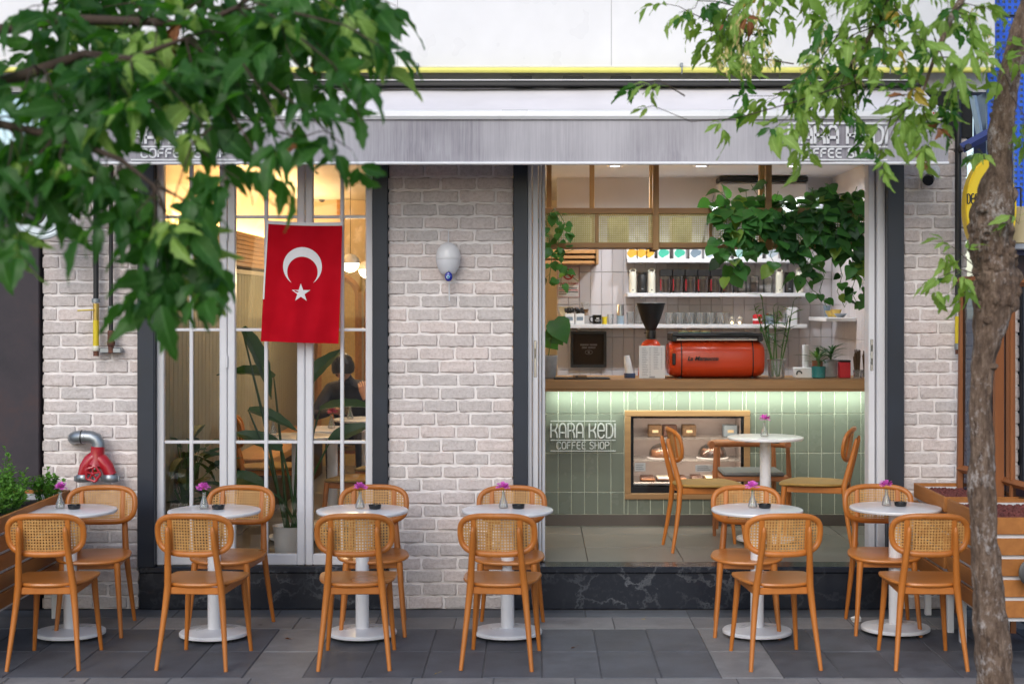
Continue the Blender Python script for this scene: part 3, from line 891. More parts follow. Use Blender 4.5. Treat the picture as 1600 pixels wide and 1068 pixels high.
# ---- wall lamp and evil eye on the pillar
yl = YW - .055
s0 = F / yl
c = at(700.5, 404, yl)
t = thing('balloon_ornament', 'white balloon-shaped lamp hanging on the middle brick pillar', 'wall lamp', (c.x, yl, Z_(432, yl)))
m = MB(); m.lathe([(.0, .099), (.022, .095), (.044, .083), (.061, .063), (.071, .038), (.0755, .014), (.0758, .0), (.073, -.004)], 32, (c.x, yl, c.z)); m.build('upper_cap', 'white_metal', t)
m = MB(); m.lathe([(.0732, -.004), (.0728, -.018), (.068, -.040), (.060, -.060), (.052, -.076), (.044, -.088), (.036, -.094), (0, -.096)], 32, (c.x, yl, c.z)); m.build('frosted_bowl', 'steel_blue_pack' if 0 else 'frosted', t)
m = MB(); m.tube([(c.x, yl, c.z + .095), (c.x, yl + .02, c.z + .175)], [.0045, .002], 8); m.build('cord', 'white_pvc', t)
m = MB(); m.tube([(c.x + .003, yl + .005, c.z - .09), (c.x + .006, yl + .01, c.z - .255)], .0042, 8); m.build('rod', 'white_pvc', t)
m = MB(); m.tube([(c.x, yl + .02, c.z + .05), (c.x, YW + .02, c.z + .05)], .012, 10); m.build('wall_arm', 'white_metal', t)
ye = yl - .058
e = at(701, 432, ye)
t = thing('evil_eye_charm', 'blue glass evil eye charm hung below the white wall lamp', 'charm', (e.x, ye, e.z - .03))
m = MB(); m.ball((e.x, ye, e.z), .023, 20, 12, 1, .45, 1.25); m.build('blue_disc', 'evil_blue', t)
for r_, dy_, mt in ((.0125, .0085, 'flag_white'), (.0095, .0105, 'eye_cyan'), (.0045, .0125, 'evil_blue')):
    m = MB(); m.ball((e.x - .002, ye - dy_ + .001, e.z - .002), r_, 16, 8, 1, .25, 1); m.build('eye_ring', mt, t)
m = MB(); m.tube([(e.x, ye, e.z + .027), (e.x + .001, yl - .04, e.z + .05)], .0015, 6); m.build('hanging_loop', 'stem_green', t)

# ---- security camera
c = at(1452, 273, YW - .05)
t = thing('security_camera', 'white bullet security camera on the right brick pillar', 'camera', (c.x, YW - .02, c.z))
m = MB(); m.lathe([(0, -.014), (.048, -.014), (.056, -.004), (.056, .01), (.046, .02), (0, .02)], 28); m.xf(Matrix.Translation((c.x + .018, YW - .012, c.z + .02)) @ Matrix.Rotation(R(90), 4, 'X')); m.build('mount', 'white_metal', t)
d_ = Vector((-.055, -.11, -.055)); p0 = Vector((c.x + .022, YW - .04, c.z + .012))
m = MB(); m.tube([p0 - d_ * .1, p0 + d_ * .75], [.030, .032], 20); m.build('housing', 'white_metal', t)
m = MB(); m.tube([p0 + d_ * .75, p0 + d_ * 1.0], [.0335, .0335], 20); m.build('lens_hood', 'black_gloss', t)
m = MB(); m.tube([p0 + Vector((0, .05, .0)), p0 + d_ * .1], .014, 10); m.build('joint', 'white_metal', t)

# ---- vertical gas pipes with valves
def gas(name, label, px, ytop, parts, yy=YW - .06):
    c = at(px, 500, yy)
    t = thing(name, label, 'pipe', (c.x, yy, Z_(parts[-1][2], yy)))
    for nm, a, b_, r_, mt in parts:
        m = MB()
        z0, z1 = Z_(b_, yy), Z_(a, yy)
        if r_ > .02 and nm != 'valve_body':
            m.tube([(c.x, yy, z0), (c.x, yy, z0 + .004), (c.x, yy, z1 - .004), (c.x, yy, z1)], [r_ * .85, r_, r_, r_ * .85], 14)
        else: m.tube([(c.x, yy, z0), (c.x, yy, z1)], r_, 12)
        m.build(nm, mt, t)
    return t, c
t, c = gas('gas_riser_pipe', 'black gas riser with a yellow lever valve on the left brick pillar', 150, 0,
  [('riser', 180, 468, .0165, 'black_metal'), ('union', 466, 473, .026, 'galvanised'), ('valve_body', 474, 500, .018, 'brass'), ('flexible_sleeve', 500, 540, .0185, 'yellow_paint'), ('collar', 540, 548, .021, 'cream_enamel'), ('end_cap', 548, 556, .017, 'rusty_iron')])
m = MB(); a = at(146, 484, YW - .085); b_ = at(121, 485, YW - .095); m.tube([a, a.lerp(b_, .5), b_], [.008, .0095, .008], 8, flat=.5); m.build('lever', 'yellow_paint', t)
t, c = gas('water_riser_pipe', 'dark riser pipe with a small tap beside the gas riser', 173.5, 0,
  [('riser', 180, 478, .0125, 'black_metal'), ('union', 478, 486, .02, 'galvanised'), ('valve_body', 486, 516, .014, 'black_metal'), ('rusty_fitting', 516, 532, .021, 'rusty_iron'), ('nut', 532, 540, .024, 'rusty_iron'), ('end_cap', 540, 551, .018, 'rusty_iron')])
m = MB(); a = at(173, 498, YW - .075); m.tube([a, at(165, 504, YW - .09)], .011, 8); m.tube([at(165, 496, YW - .09), at(165, 510, YW - .09)], .008, 8); m.build('tap', 'black_metal', t)
m = MB(); m.tube([a, at(184, 485, YW - .1), at(192, 478, YW - .1)], [.006, .005, .004], 8); m.build('lever', 'black_metal', t)
m = MB(); m.box(X_(153, 9.4), X_(187, 9.4), 9.43, 9.49, Z_(551, 9.45), Z_(543, 9.45), .004); m.build('wall_plate', 'galvanised', t, False)
t, c = gas('gas_riser_pipe', 'black gas riser with a yellow valve beside the wooden glass screen', 1497, 0,
  [('riser', 150, 466, .0195, 'black_metal'), ('union', 464, 472, .029, 'galvanised'), ('valve_body', 472, 494, .018, 'steel'), ('flexible_sleeve', 494, 536, .0195, 'yellow_paint'), ('collar', 536, 546, .022, 'galvanised'), ('end_cap', 546, 553, .017, 'rusty_iron')])
m = MB(); a = at(1503, 486, YW - .09); b_ = at(1504, 508, YW - .10); m.tube([a, b_], [.009, .010], 8, flat=.5); m.build('lever', 'yellow_paint', t)

# ---- red fire connection
yh = YW - .11
t = thing('fire_hydrant_connection', 'red twin-outlet fire connection with handwheel and grey elbow pipe', 'hydrant', (X_(150, yh), yh, Z_(752, yh)))
pp = lambda px, py, dy=0.0: at(px, py, yh + dy)
m = MB(); m.tube([pp(116, 684, .14), pp(116, 684, .05), pp(118, 683, .02), pp(123, 682.5, .0), pp(132, 682, 0), pp(143, 682.5, 0), pp(150, 685.5, 0), pp(153.5, 691, 0), pp(154, 699, 0)], .0385, 18); m.build('elbow', 'galvanised', t)
for a in (127, 132):
    m = MB(); m.tube([pp(a, 682.2), pp(a + 1.6, 682.2)], .0415, 18); m.build('collar', 'black_metal' if a == 127 else 'galvanised', t)
m = MB(); m.tube([pp(153, 697), pp(152, 716), pp(150, 726)], [.042, .041, .05], 20); m.build('neck', 'red_paint', t)
for s_, ex in ((-1, 131), (1, 173)):
    m = MB(); m.tube([pp(150 + s_ * 1, 712), pp(150 + s_ * 9, 719), pp((150 + ex) / 2 + s_ * 6, 729), pp(ex, 742)], [.036, .042, .040, .038], 18); m.build('outlet', 'red_paint', t)
    m = MB(); m.tube([pp(ex, 740.5), pp(ex, 743), pp(ex, 750), pp(ex, 752)], [.041, .048, .048, .042], 20); m.build('coupling', 'galvanised', t)
    for q in (-1, 1):
        m = MB(); c = pp(ex + q * 12.5, 747); m.box(c.x - .009, c.x + .009, c.y - .012, c.y + .012, c.z - .016, c.z + .016, .004); m.build('lug', 'galvanised', t, False)
hw = pp(145, 740, -.075)
m = MB()
for k in range(1): m.tube([(hw.x + .042 * math.cos(a * math.pi / 12) * (1 + .10 * math.cos(a * math.pi / 2.4)), hw.y, hw.z + .042 * math.sin(a * math.pi / 12) * (1 + .10 * math.cos(a * math.pi / 2.4))) for a in range(24)], .0075, 8, closed=True)
for k in range(5):
    a = k * 2 * math.pi / 5 + .3; m.tube([hw, hw + Vector((.042 * math.cos(a), 0, .042 * math.sin(a)))], .006, 6)
m.ball(tuple(hw), .012, 10, 6); m.build('handwheel', 'red_paint', t)
m = MB(); m.tube([hw, hw + Vector((.008, .09, .03))], .010, 10); m.build('spindle', 'brass', t)
# ================================================================== TABLES AND CHAIRS
def superell(n, a, b_, k, bot=1.0):
    out = []
    for i in range(n):
        t = 2 * math.pi * i / n; c, s = math.cos(t), math.sin(t)
        e = 2 / k
        x = a * math.copysign(abs(c) ** e, c); z = b_ * math.copysign(abs(s) ** e, s)
        out.append((x, z))
    return out

def make_chair(name, seat_mat='seat_wood'):
    c = thing(name, '', 'chair')
    zc, yb = .682, -.245
    def bk(x, z, off=0.0):     # the back is bent round the sitter and leans
        return Vector((x, yb + 1.15 * x * x - (z) * .17 + off, zc + z))
    def pt(x, z):              # lower corners rounder than the upper ones
        return x * (1 - .05 * max(0, -z / .10)), z
    rim = [pt(x, z) for x, z in superell(64, .190, .099, 3.3)]
    m = MB(); m.tube([bk(x, z) for x, z in rim], .0155, 10, closed=True, flat=.82, up=(0, 1, 0)); m.build('back_frame', 'chair_wood', c, True, False)
    m = MB(); vs = [bk(0, 0)]; fs = []; RN = 9
    ring = [pt(x, z) for x, z in superell(48, .184, .093, 3.3)]
    for k in range(1, RN + 1):
        for x, z in ring: vs.append(bk(x * k / RN, z * k / RN))
    for i in range(48): fs.append((0, 1 + i, 1 + (i + 1) % 48))
    for k in range(RN - 1):
        for i in range(48): fs.append((1 + k * 48 + i, 1 + (k + 1) * 48 + i, 1 + (k + 1) * 48 + (i + 1) % 48, 1 + k * 48 + (i + 1) % 48))
    m.add(vs, fs); m.build('cane_back', 'cane_web', c, True, False)
    for s in (-1, 1):
        m = MB(); m.tube([bk(s * .118, z, .0) for z in (-.10, -.05, 0, .05, .097)], .0145, 8, flat=.5, up=(0, 1, 0)); m.build('back_slat', 'chair_wood', c, True, False)
        # rear leg: one turned piece from the floor to two thirds of the back
        P = [(.180, -.262, 0), (.165, -.236, .15), (.150, -.214, .30), (.138, -.205, .42), (.129, -.222, .53), (.122, -.246, .62), (.117, -.265, .70), (.1165, -.2685, .722), (.1165, -.269, .73)]
        rr = [.0105, .0135, .0165, .019, .0175, .0155, .0135, .0100, .003]
        m = MB(); m.tube([(s * x, y - (.012 if z > .5 else 0), z) for x, y, z in P], rr, 10); m.build('leg', 'chair_wood', c, True, False)
        P = [(.178, .222, 0), (.166, .204, .15), (.155, .187, .30), (.148, .178, .41)]
        m = MB(); m.tube([(s * x, y, z) for x, y, z in P], [.0105, .0135, .0165, .0185], 10); m.build('leg', 'chair_wood', c, True, False)
        m = MB(); m.box(s * .128, s * .150, -.19, .165, .372, .412, .004); m.build('side_rail', 'chair_wood', c, False, False)
    m = MB(); m.box(-.145, .145, .158, .178, .376, .4125, .004); m.build('front_rail', 'chair_wood', c, False, False)
    m = MB(); m.box(-.127, .127, -.205, -.185, .376, .4125, .004); m.build('rear_rail', 'chair_wood', c, False, False)
    # seat: softly bowed ply, wider at the front
    out = superell(56, 1, 1, 3.0)
    def sp(x, y, k, z):
        yy = y * .215; wd = .198 + .020 * (y * .9 + .1)
        if y > .55: yy += .012 * (1 - x * x)
        if y < -.55: yy -= .010 * (1 - x * x)
        return (x * wd * k, yy * k, z)
    vs, fs = [(0, 0, .426)], []
    levels = [(.25, .4262), (.5, .4275), (.75, .4305), (.93, .4335), (.985, .432), (1.0, .4245), (.985, .417), (.93, .4135), (.5, .4125)]
    for k, z in levels:
        for x, y in out:
            dz = -.010 * max(0, y * k - .6) / .4 + .004 * abs(x * k) ** 2
            p = sp(x, y, k, z + dz); vs.append(p)
    n = 56
    for i in range(n): fs.append((0, 1 + i, 1 + (i + 1) % n))
    for l in range(len(levels) - 1):
        for i in range(n): fs.append((1 + l * n + i, 1 + (l + 1) * n + i, 1 + (l + 1) * n + (i + 1) % n, 1 + l * n + (i + 1) % n))
    fs.append(tuple(1 + (len(levels) - 1) * n + i for i in range(n))[::-1])
    m = MB(); m.add(vs, fs); m.build('seat', seat_mat, c, True, False)
    return c

def make_table():
    t = thing('pedestal_table', '', 'table')
    m = MB(); m.lathe([(0, .690), (.235, .690), (.250, .692), (.2545, .699), (.255, .704), (.252, .709), (.246, .7105), (0, .7105)], 56); m.build('table_top', 'table_top', t, True, False)
    m = MB(); m.box(-.15, .15, -.02, .02, .676, .690, .003); m.box(-.02, .02, -.15, .15, .6755, .6895, .003); m.build('top_bracket', 'black_metal', t, False, False)
    m = MB(); m.lathe([(.037, .045), (.037, .682), (0, .682)], 28); m.build('column', 'white_metal', t, True, False)
    m = MB(); m.lathe([(0, .018), (.184, .018), (.192, .022), (.1925, .034), (.188, .040), (.16, .044), (.06, .050), (.042, .054), (0, .054)], 56); m.build('base', 'white_metal', t, True, False)
    for k in range(4):
        a = k * math.pi / 2 + .5
        m = MB(); m.lathe([(0, 0), (.016, 0), (.016, .006), (.006, .008), (.006, .02)], 12, (.14 * math.cos(a), .14 * math.sin(a), 0)); m.build('glide_foot', 'black_plastic', t, True, False)
    return t

def make_vase(petal='petal_pink', seed=0):
    rr = random.Random(seed)
    t = thing('flower_vase', '', 'vase')
    m = MB(); m.lathe([(.0, .003), (.022, .002), (.0265, .006), (.027, .012), (.024, .025), (.017, .048), (.0105, .066), (.009, .078), (.0092, .088), (.0115, .093), (.0095, .0925), (.0075, .088), (.0075, .078), (.009, .066), (.015, .048), (.0225, .025), (.025, .013), (.0245, .008), (0, .006)], 20); m.build('glass_bottle', 'bottle_glass', t, True, False)
    m = MB(); m.tube([(.006, .004, .009), (.002, .001, .05), (-.001, 0, .09), (.002, -.002, .108)], .0016, 6); m.tube([(-.008, .002, .010), (-.002, 0, .06), (.002, .002, .1)], .0012, 5); m.build('stem', 'stem_green', t, True, False)
    m = MB(); hc = Vector((.002, -.002, .118))
    for k in range(54):          # ruffled carnation head
        th = rr.uniform(0, 2 * math.pi); el = rr.uniform(-.25, 1.35)
        d = Vector((math.cos(th) * math.cos(el), math.sin(th) * math.cos(el), math.sin(el) * .75))
        r_ = rr.uniform(.024, .047); sd = d.cross(Vector((0, 0, 1)));
        if sd.length < .1: sd = Vector((1, 0, 0))
        sd.normalize(); w2 = rr.uniform(.008, .013); up = sd.cross(d)
        b0 = hc + d * .006; tip = hc + d * r_
        vs = [b0 - sd * .002, b0 + sd * .002]
        for q in range(4):
            f = q / 3 - .5
            vs.append(tip + sd * (w2 * 2 * f) + up * rr.uniform(-.004, .004) - d * (.004 if q % 2 else -.001))
        m.add(vs, [(0, 1, 5, 4), (0, 4, 3), (0, 3, 2)])
    m.build('flower', petal, t, False, False)
    return t
def make_ashtray():
    t = thing('ashtray', '', 'ashtray')
    m = MB(); m.lathe([(0, .0005), (.029, .0005), (.033, .004), (.036, .022), (.0345, .0235), (.031, .022), (.029, .007), (0, .006)], 28); m.build('bowl', 'black_gloss', t, True, False)
    for k in range(3):
        a = k * 2.1 + .4
        m = MB(); m.box(-.005, .005, -.004, .004, .0215, .0245, .001); m.xf(Matrix.Translation((.0335 * math.cos(a), .0335 * math.sin(a), 0)) @ Matrix.Rotation(a, 4, 'Z')); m.build('notch_rest', 'black_plastic', t, False, False)
    return t

chair0, table0, ash0 = make_chair('cane_chair'), make_table(), make_ashtray()
vases = [make_vase('petal_pink', k) for k in range(3)]
used = set()
def place(root, loc, rz, label, group):
    if id(root) in used: r_ = copy_tree(root)
    else: r_ = root; used.add(id(root))
    r_.location = loc; r_.rotation_euler = (0, 0, rz)
    tag(r_, label, None, group)
    return r_

# base px, base py, front chair (X, yaw deg), rear chair (X, Y, yaw), vase px, ashtray px, words
TT = [
 (112, 995, (-2.490, 2), (-2.492, 8.875, 6), 94, 116, 'by the red fire connection'),
 (337, 996, (-1.710, -5), (-1.727, 8.875, -6), 319, 341, 'below the left half of the window'),
 (568, 995, (-.920, 2), (-.917, 8.90, 5), 562.5, 586, 'at the navy post right of the flag'),
 (795, 994, (-.170, -5), (-.142, 8.86, -3), 786.5, 810, 'before the middle brick pillar'),
 (1185, 993, (1.247, 5), (1.205, 8.875, -7), 1176, 1195, 'before the open doorway'),
 (1401, 988, (2.014, -2), (1.990, 8.93, -5), 1385, 1407, 'beside the pebble-filled planter')]
for i, (bx, by, fc, rc, vx, ax, wds) in enumerate(TT):
    Y = F * H / (by - VY)
    X = X_(bx - 2, Y)
    place(table0, (X, Y, 0), rnd.uniform(0, 1), 'white round pedestal table ' + wds, 'pedestal tables on the pavement')
    place(chair0, (fc[0], 8.15, 0), R(fc[1]), 'cane-back chair seen from behind at the table ' + wds, 'chairs with their backs to the street')
    place(chair0, (rc[0], rc[1], 0), R(180 + rc[2]), 'cane-back chair facing the street at the table ' + wds, 'chairs facing the street')
    yv = Y + .03
    v_ = place(vases[i % 3], (X_(vx, yv), yv, .7105), rnd.uniform(0, 6), 'glass vase of pink carnation on the table ' + wds, 'flower vases')
    if i in (2, 4): v_.rotation_euler.z = 2.2
    place(ash0, (X_(ax, Y + .02), Y + .02, .7105), rnd.uniform(0, 6), 'round black ashtray on the table ' + wds, 'ashtrays on the pavement tables')

# ---- inside the doorway
chair_in = make_chair('cane_chair', 'mustard_pad')
place(chair_in, (1.13, 10.22, FZ), R(-90 + 5), 'cane-back chair with mustard seat inside the doorway, left of the table', 'chairs inside the doorway')
place(chair_in, (1.84, 10.28, FZ), R(90 - 16), 'cane-back chair with mustard seat inside the doorway, right of the table', 'chairs inside the doorway')
ti = place(table0, (1.545, 10.46, FZ), .4, 'white round pedestal table inside the doorway before the green counter', 'pedestal tables indoors')
place(vases[1], (1.535, 10.44, FZ + .7105), 1, 'small glass vase with a pink carnation on the table inside the doorway', 'flower vases')
t = thing('armchair', 'curved-back wooden armchair with grey seat behind the table inside the doorway', 'armchair', (1.50, 10.86, FZ), None, R(180))
m = MB(); m.tube([(.27 * math.cos(a), -.06 + .24 * math.sin(a), .615 + .01 * math.sin(a)) for a in [R(180 + 5 * k) + 0 for k in range(-2, 39)]], .021, 10, flat=1.3, up=(0, 0, 1)); m.build('arm_rail', 'frame_wood', t, True, False)
for x, y in ((.255, .08), (-.255, .08), (.20, -.24), (-.20, -.24)):
    m = MB(); m.tube([(x * 1.02, y * 1.05, 0), (x, y, .42), (x * .97, y * .95, .61)], [.012, .018, .014], 8); m.build('leg', 'frame_wood', t, True, False)
m = MB(); m.box(-.21, .21, -.21, .19, .42, .445, .010); m.build('seat_pad', 'grey_pad', t, False, False)
m = MB(); m.box(-.24, .24, -.23, .19, .385, .418, .005); m.build('seat_frame', 'frame_wood', t, False, False)

# ================================================================== PLANTERS
def planter(label, x0, x1, y0, y1, z0, z1, group, legs=True):
    t = thing('slatted_planter', label, 'planter', ((x0 + x1) / 2, (y0 + y1) / 2, 0), group)
    m = MB(); b = .02
    m.box(x0 + b, x1 - b, y0 + b, y0 + b + .012, z0, z1 - .02); m.box(x0 + b, x1 - b, y1 - b - .012, y1 - b, z0, z1 - .02)
    m.box(x0 + b, x0 + b + .012, y0 + b + .0125, y1 - b - .0125, z0, z1 - .02); m.box(x1 - b - .012, x1 - b, y0 + b + .0125, y1 - b - .0125, z0, z1 - .02)
    m.box(x0 + b + .0125, x1 - b - .0125, y0 + b + .0125, y1 - b - .0125, z0 + .002, z0 + .02)
    m.build('liner', 'white_metal', t, False)
    n = 5; ph = (z1 - z0) / n; sh = ph * .81
    for k in range(n):
        za = z0 + k * ph + (ph - sh); zb = za + sh
        for bx in ((x0, x1, y0, y0 + .018), (x0, x1, y1 - .018, y1), (x0, x0 + .018, y0 + .019, y1 - .019), (x1 - .018, x1, y0 + .019, y1 - .019)):
            m = MB(); m.box(*bx, za, zb, .003); m.build('slat', 'planter_wood', t, False)
    for x in (x0 + .06, x1 - .06):
        for y in (y0 + .10, y1 - .10):
            m = MB(); m.box(x - .018, x + .018, y - .018, y + .018, 0, z0 + .004, .003); m.build('leg', 'white_metal', t, False)
    m = MB(); m.box(x0 + .033, x1 - .033, y0 + .033, y1 - .033, z1 - .12, z1 - .055); m.build('soil', 'soil', t, False)
    return t
def pebbles(label, x0, x1, y0, y1, z, seed, n):
    rr = random.Random(seed); m = MB()
    for k in range(n):
        x, y = rr.uniform(x0, x1), rr.uniform(y0, y1); s = rr.uniform(.008, .014)
        zz = z + rr.uniform(-.004, .012)
        a, b_ = rr.uniform(0, 3), rr.uniform(0, 3)
        Mx = Matrix.Translation((x, y, zz)) @ Matrix.Rotation(a, 4, 'Z') @ Matrix.Rotation(b_, 4, 'X') @ Matrix.Diagonal((s * rr.uniform(.8, 1.3), s, s * rr.uniform(.7, 1), 1))
        vs = [Mx @ Vector(p) for p in ((1, 0, 0), (0, 1, 0), (-1, 0, 0), (0, -1, 0), (0, 0, 1), (0, 0, -1), (.62, .62, .55), (-.62, .62, .5), (-.6, -.62, .55), (.62, -.6, .5))]
        m.add(vs, [(0, 6, 4), (6, 1, 4), (1, 7, 4), (7, 2, 4), (2, 8, 4), (8, 3, 4), (3, 9, 4), (9, 0, 4), (0, 1, 6), (1, 2, 7), (2, 3, 8), (3, 0, 9), (1, 0, 5), (2, 1, 5), (3, 2, 5), (0, 3, 5)])
    o = m.build('red_pebbles', 'lava_pebble', None, False)
    tag(o, label, 'pebbles', None, 'stuff')
planter('slatted wooden planter of red pebbles against the right brick pillar', 2.285, 2.72, 8.72, 9.42, .25, .775, 'slatted planters')
pebbles('dark red pebbles filling the planter against the right brick pillar', 2.33, 2.68, 8.765, 9.375, .735, 5, 1500)
planter('slatted wooden planter of red pebbles behind the tree trunk', 2.285, 2.78, 7.88, 8.66, .25, .775, 'slatted planters')
pebbles('dark red pebbles filling the planter behind the tree trunk', 2.33, 2.735, 7.925, 8.615, .735, 6, 1700)
planter('slatted wooden planter with leafy green herbs at the left edge', -3.32, -2.765, 7.75, 9.32, .25, .745, 'slatted planters')
# black round fitting hung on the planter front at the frame edge
t = thing('hanging_bowl', 'black round bowl hung on the planter front at the right edge', 'bowl', (X_(1613, 7.85), 7.85, .48))
c = at(1613, 895, 7.80); m = MB(); m.lathe([(0, -.02), (.05, -.02), (.07, 0), (.072, .015), (.06, .02), (0, .018)], 20); m.xf(Matrix.Translation(c) @ Matrix.Rotation(R(80), 4, 'X')); m.build('bowl', 'black_plastic', t)
m = MB(); m.tube([c + Vector((0, 0, .05)), c + Vector((-.01, .06, .11))], .006, 6); m.build('hook', 'black_metal', t)

# herbs in the left planter: three clumps of small leaves
def herb(label, cx, cy, cz, h, r_, n, seed):
    rr = random.Random(seed)
    t = thing('herb_plant', label, 'plant', (cx, cy, cz), 'herbs in the left planter')
    st, lf = MB(), MB()
    for k in range(n):
        a = rr.uniform(0, 6.28); q = rr.random() ** .6
        tip = Vector((cx + math.cos(a) * r_ * q, cy + math.sin(a) * r_ * q, cz + h * rr.uniform(.45, 1) * (1.1 - .5 * q)))
        b0 = Vector((cx + math.cos(a) * r_ * q * .45, cy + math.sin(a) * r_ * q * .45, cz - .03)); md = b0.lerp(tip, .55) + Vector((rr.uniform(-.02, .02), rr.uniform(-.02, .02), .02))
        st.tube([b0, md, tip], [.0028, .002, .001], 5)
        for j in range(15):
            u = .3 + .7 * j / 14
            p = b0.lerp(md, u * 2) if u < .5 else md.lerp(tip, u * 2 - 1)
            dr = Vector((rr.uniform(-1, 1), rr.uniform(-1, 1), rr.uniform(-.2, .9))).normalized(); L = rr.uniform(.020, .036)
            sd = dr.cross(Vector((rr.uniform(-.4, .4), rr.uniform(-.4, .4), 1))).normalized() * L * .38
            up = sd.cross(dr).normalized() * L * .1
            lf.add([p, p + dr * L * .5 + sd + up, p + dr * L - up, p + dr * L * .5 - sd + up, p + dr * L * .5], [(0, 1, 4), (1, 2, 4), (2, 3, 4), (3, 0, 4)])
    st.build('stems', 'stem_green', t); tag(lf.build('foliage', 'herb', t, False), kind='stuff')
zt = .70
herb('bushy green herb at the front of the left planter', -2.98, 8.35, zt, .20, .18, 60, 1)
herb('bushy green herb in the middle of the left planter', -2.97, 8.70, zt, .21, .17, 60, 2)
herb('sprig of herb standing tallest in the left planter', -3.04, 8.98, zt, .30, .14, 34, 3)
herb('small herb at the wall end of the left planter', -2.87, 9.18, zt, .20, .10, 36, 4)

# ---- wooden framed glass screen beside the right planters
t = thing('glass_screen', 'tall wooden framed glass screen behind the right planters', 'screen', (2.68, 8.7, 0))
def post(x, y, z0, z1, w_=.035, dx=0): 
    m = MB(); m.add([(x - w_ / 2, y - w_ / 2, z0), (x + w_ / 2, y - w_ / 2, z0), (x + w_ / 2, y + w_ / 2, z0), (x - w_ / 2, y + w_ / 2, z0)] + [(x - w_ / 2 + dx, y - w_ / 2, z1), (x + w_ / 2 + dx, y - w_ / 2, z1), (x + w_ / 2 + dx, y + w_ / 2, z1), (x - w_ / 2 + dx, y + w_ / 2, z1)],
          [(0, 1, 2, 3), (4, 7, 6, 5), (0, 4, 5, 1), (1, 5, 6, 2), (2, 6, 7, 3), (3, 7, 4, 0)]); m.build('post', 'frame_wood', t, False)
def rail(a, b_, r_=.02):
    a, b_ = Vector(a), Vector(b_); m = MB(); m.tube([a, b_], r_ * 1.2, 4, up=(0, 0, 1)); m.build('rail', 'frame_wood', t, False)
yA, yB, yC = 9.38, 8.93, 7.2
XA, XB = X_(1497, yA), X_(1560, yB)
XC = XB + (XB - XA) / (yA - yB) * (yB - yC) * .55
post(XA, yA, .0, 2.0, .036, .03); post(XB, yB, 0, 2.05, .05); post(XB + .045, yB - .12, 0, 2.05, .03); post(XC, yC, 0, 2.05, .05)
for z, q in ((1.99, 0), (.865, 0)):
    rail((XA + .01, yA, z), (XB, yB, z)); rail((XB + .03, yB - .02, z - .02), (XC, yC, z - .02))
def pane_(a, b_, z0, z1):
    m = MB(); m.add([(a[0], a[1], z0), (b_[0], b_[1], z0), (b_[0], b_[1], z1), (a[0], a[1], z1)], [(0, 1, 2, 3)]); m.build('pane', 'neighbour_glass', t, False)
for z0, z1 in ((.885, 1.97), (.1, .845)): pane_((XA + .02, yA), (XB, yB), z0, z1); pane_((XB + .03, yB - .02), (XC, yC), z0 - .02, z1 - .02)

# ---- signs and lamps at the right
c = at(1545, 325, 9.0)
t = thing('oval_sign', 'yellow leaf-shaped projecting sign with black letters behind the tree trunk', 'sign', (c.x, 9.0, Z_(400, 9.0)))
def lens(rx, rz, n=40, k=1.55): return [(rx * math.copysign(abs(math.cos(2 * math.pi * i / n)) ** k, math.cos(2 * math.pi * i / n)) if 0 else rx * math.cos(2 * math.pi * i / n), rz * math.sin(2 * math.pi * i / n)) for i in range(n)]
rx, rz = .146, .285
m = MB(); m.prism(lens(rx, rz), lambda u, v, d: (c.x + u, 9.0 + d, c.z + v), -.045, .045); m.build('rim', 'yellow_sign', t, False)
m = MB(); m.prism(lens(rx * .84, rz * .88), lambda u, v, d: (c.x + .012 + u, 9.0 + d, c.z + v), -.05, -.046); m.build('dark_face', 'black_gloss', t, False)
m = MB(); m.prism([(-.143, -.06), (-.135, .10), (-.09, .21), (-.02, .275), (.0, .2), (-.02, 0), (-.05, -.2), (-.10, -.16)], lambda u, v, d: (c.x + u, 9.0 + d, c.z + v), -.056, -.051); m.build('yellow_face', 'yellow_sign', t, False)
for k, (ch, px) in enumerate((('D', 1511.5), ('E', 1518), ('P', 1524.5))):
    m = MB(); p = at(px, 318, 8.94)
    for pl in GL[ch][1]: ribbon(m, [(p.x + u * .03, p.z + v * .055) for u, v in pl], .007, 8.939, 8.943)
    m.build('letter', 'print_black', t, False)
m = MB(); m.tube([(c.x + .02, 9.0, c.z + .27), (c.x + .06, 9.3, c.z + .33), (c.x + .06, 9.55, c.z + .33)], .014, 8); m.build('bracket', 'black_metal', t)
t = thing('blue_bracket_arm', 'blue steel bracket arm above the yellow sign', 'bracket', tuple(at(1525, 215, 9.3)))
a, b_ = at(1503, 232, 9.3), at(1546, 208, 9.3); m = MB(); m.tube([a, b_], .03, 4); m.build('arm', 'blue_bracket', t, False)
m = MB(); m.tube([at(1520, 150, 9.32), at(1532, 216, 9.32)], .022, 4); m.build('strut', 'steel_blue_pack', t, False)
m = MB(); q = at(1510, 228, 9.3); m.tube([q + Vector((0, -.05, -.01)), q + Vector((0, .3, -.01))], .02, 8); m.build('wall_stub', 'black_metal', t)
c = at(1595, 352, 9.2)
t = thing('drum_lamp', 'beige drum lampshade at the right edge beyond the yellow sign', 'lamp', (c.x, 9.2, c.z - .1))
m = MB(); m.lathe([(.085, -.105), (.085, .105), (.083, .105), (.083, -.105)], 28, tuple(c)); m.build('shade', 'lamp_beige', t)
m = MB(); m.tube([c + Vector((0, 0, .1)), c + Vector((0, 0, .22)), c + Vector((0, .3, .24))], .006, 6); m.tube([c + Vector((-.083, 0, .1)), c + Vector((.083, 0, .1))], .003, 6); m.build('hanger', 'black_metal', t)
c = at(64, 325, 9.15)
t = thing('round_sign', 'pale round projecting sign half hidden by leaves at the left', 'sign', (c.x, 9.15, c.z - .17))
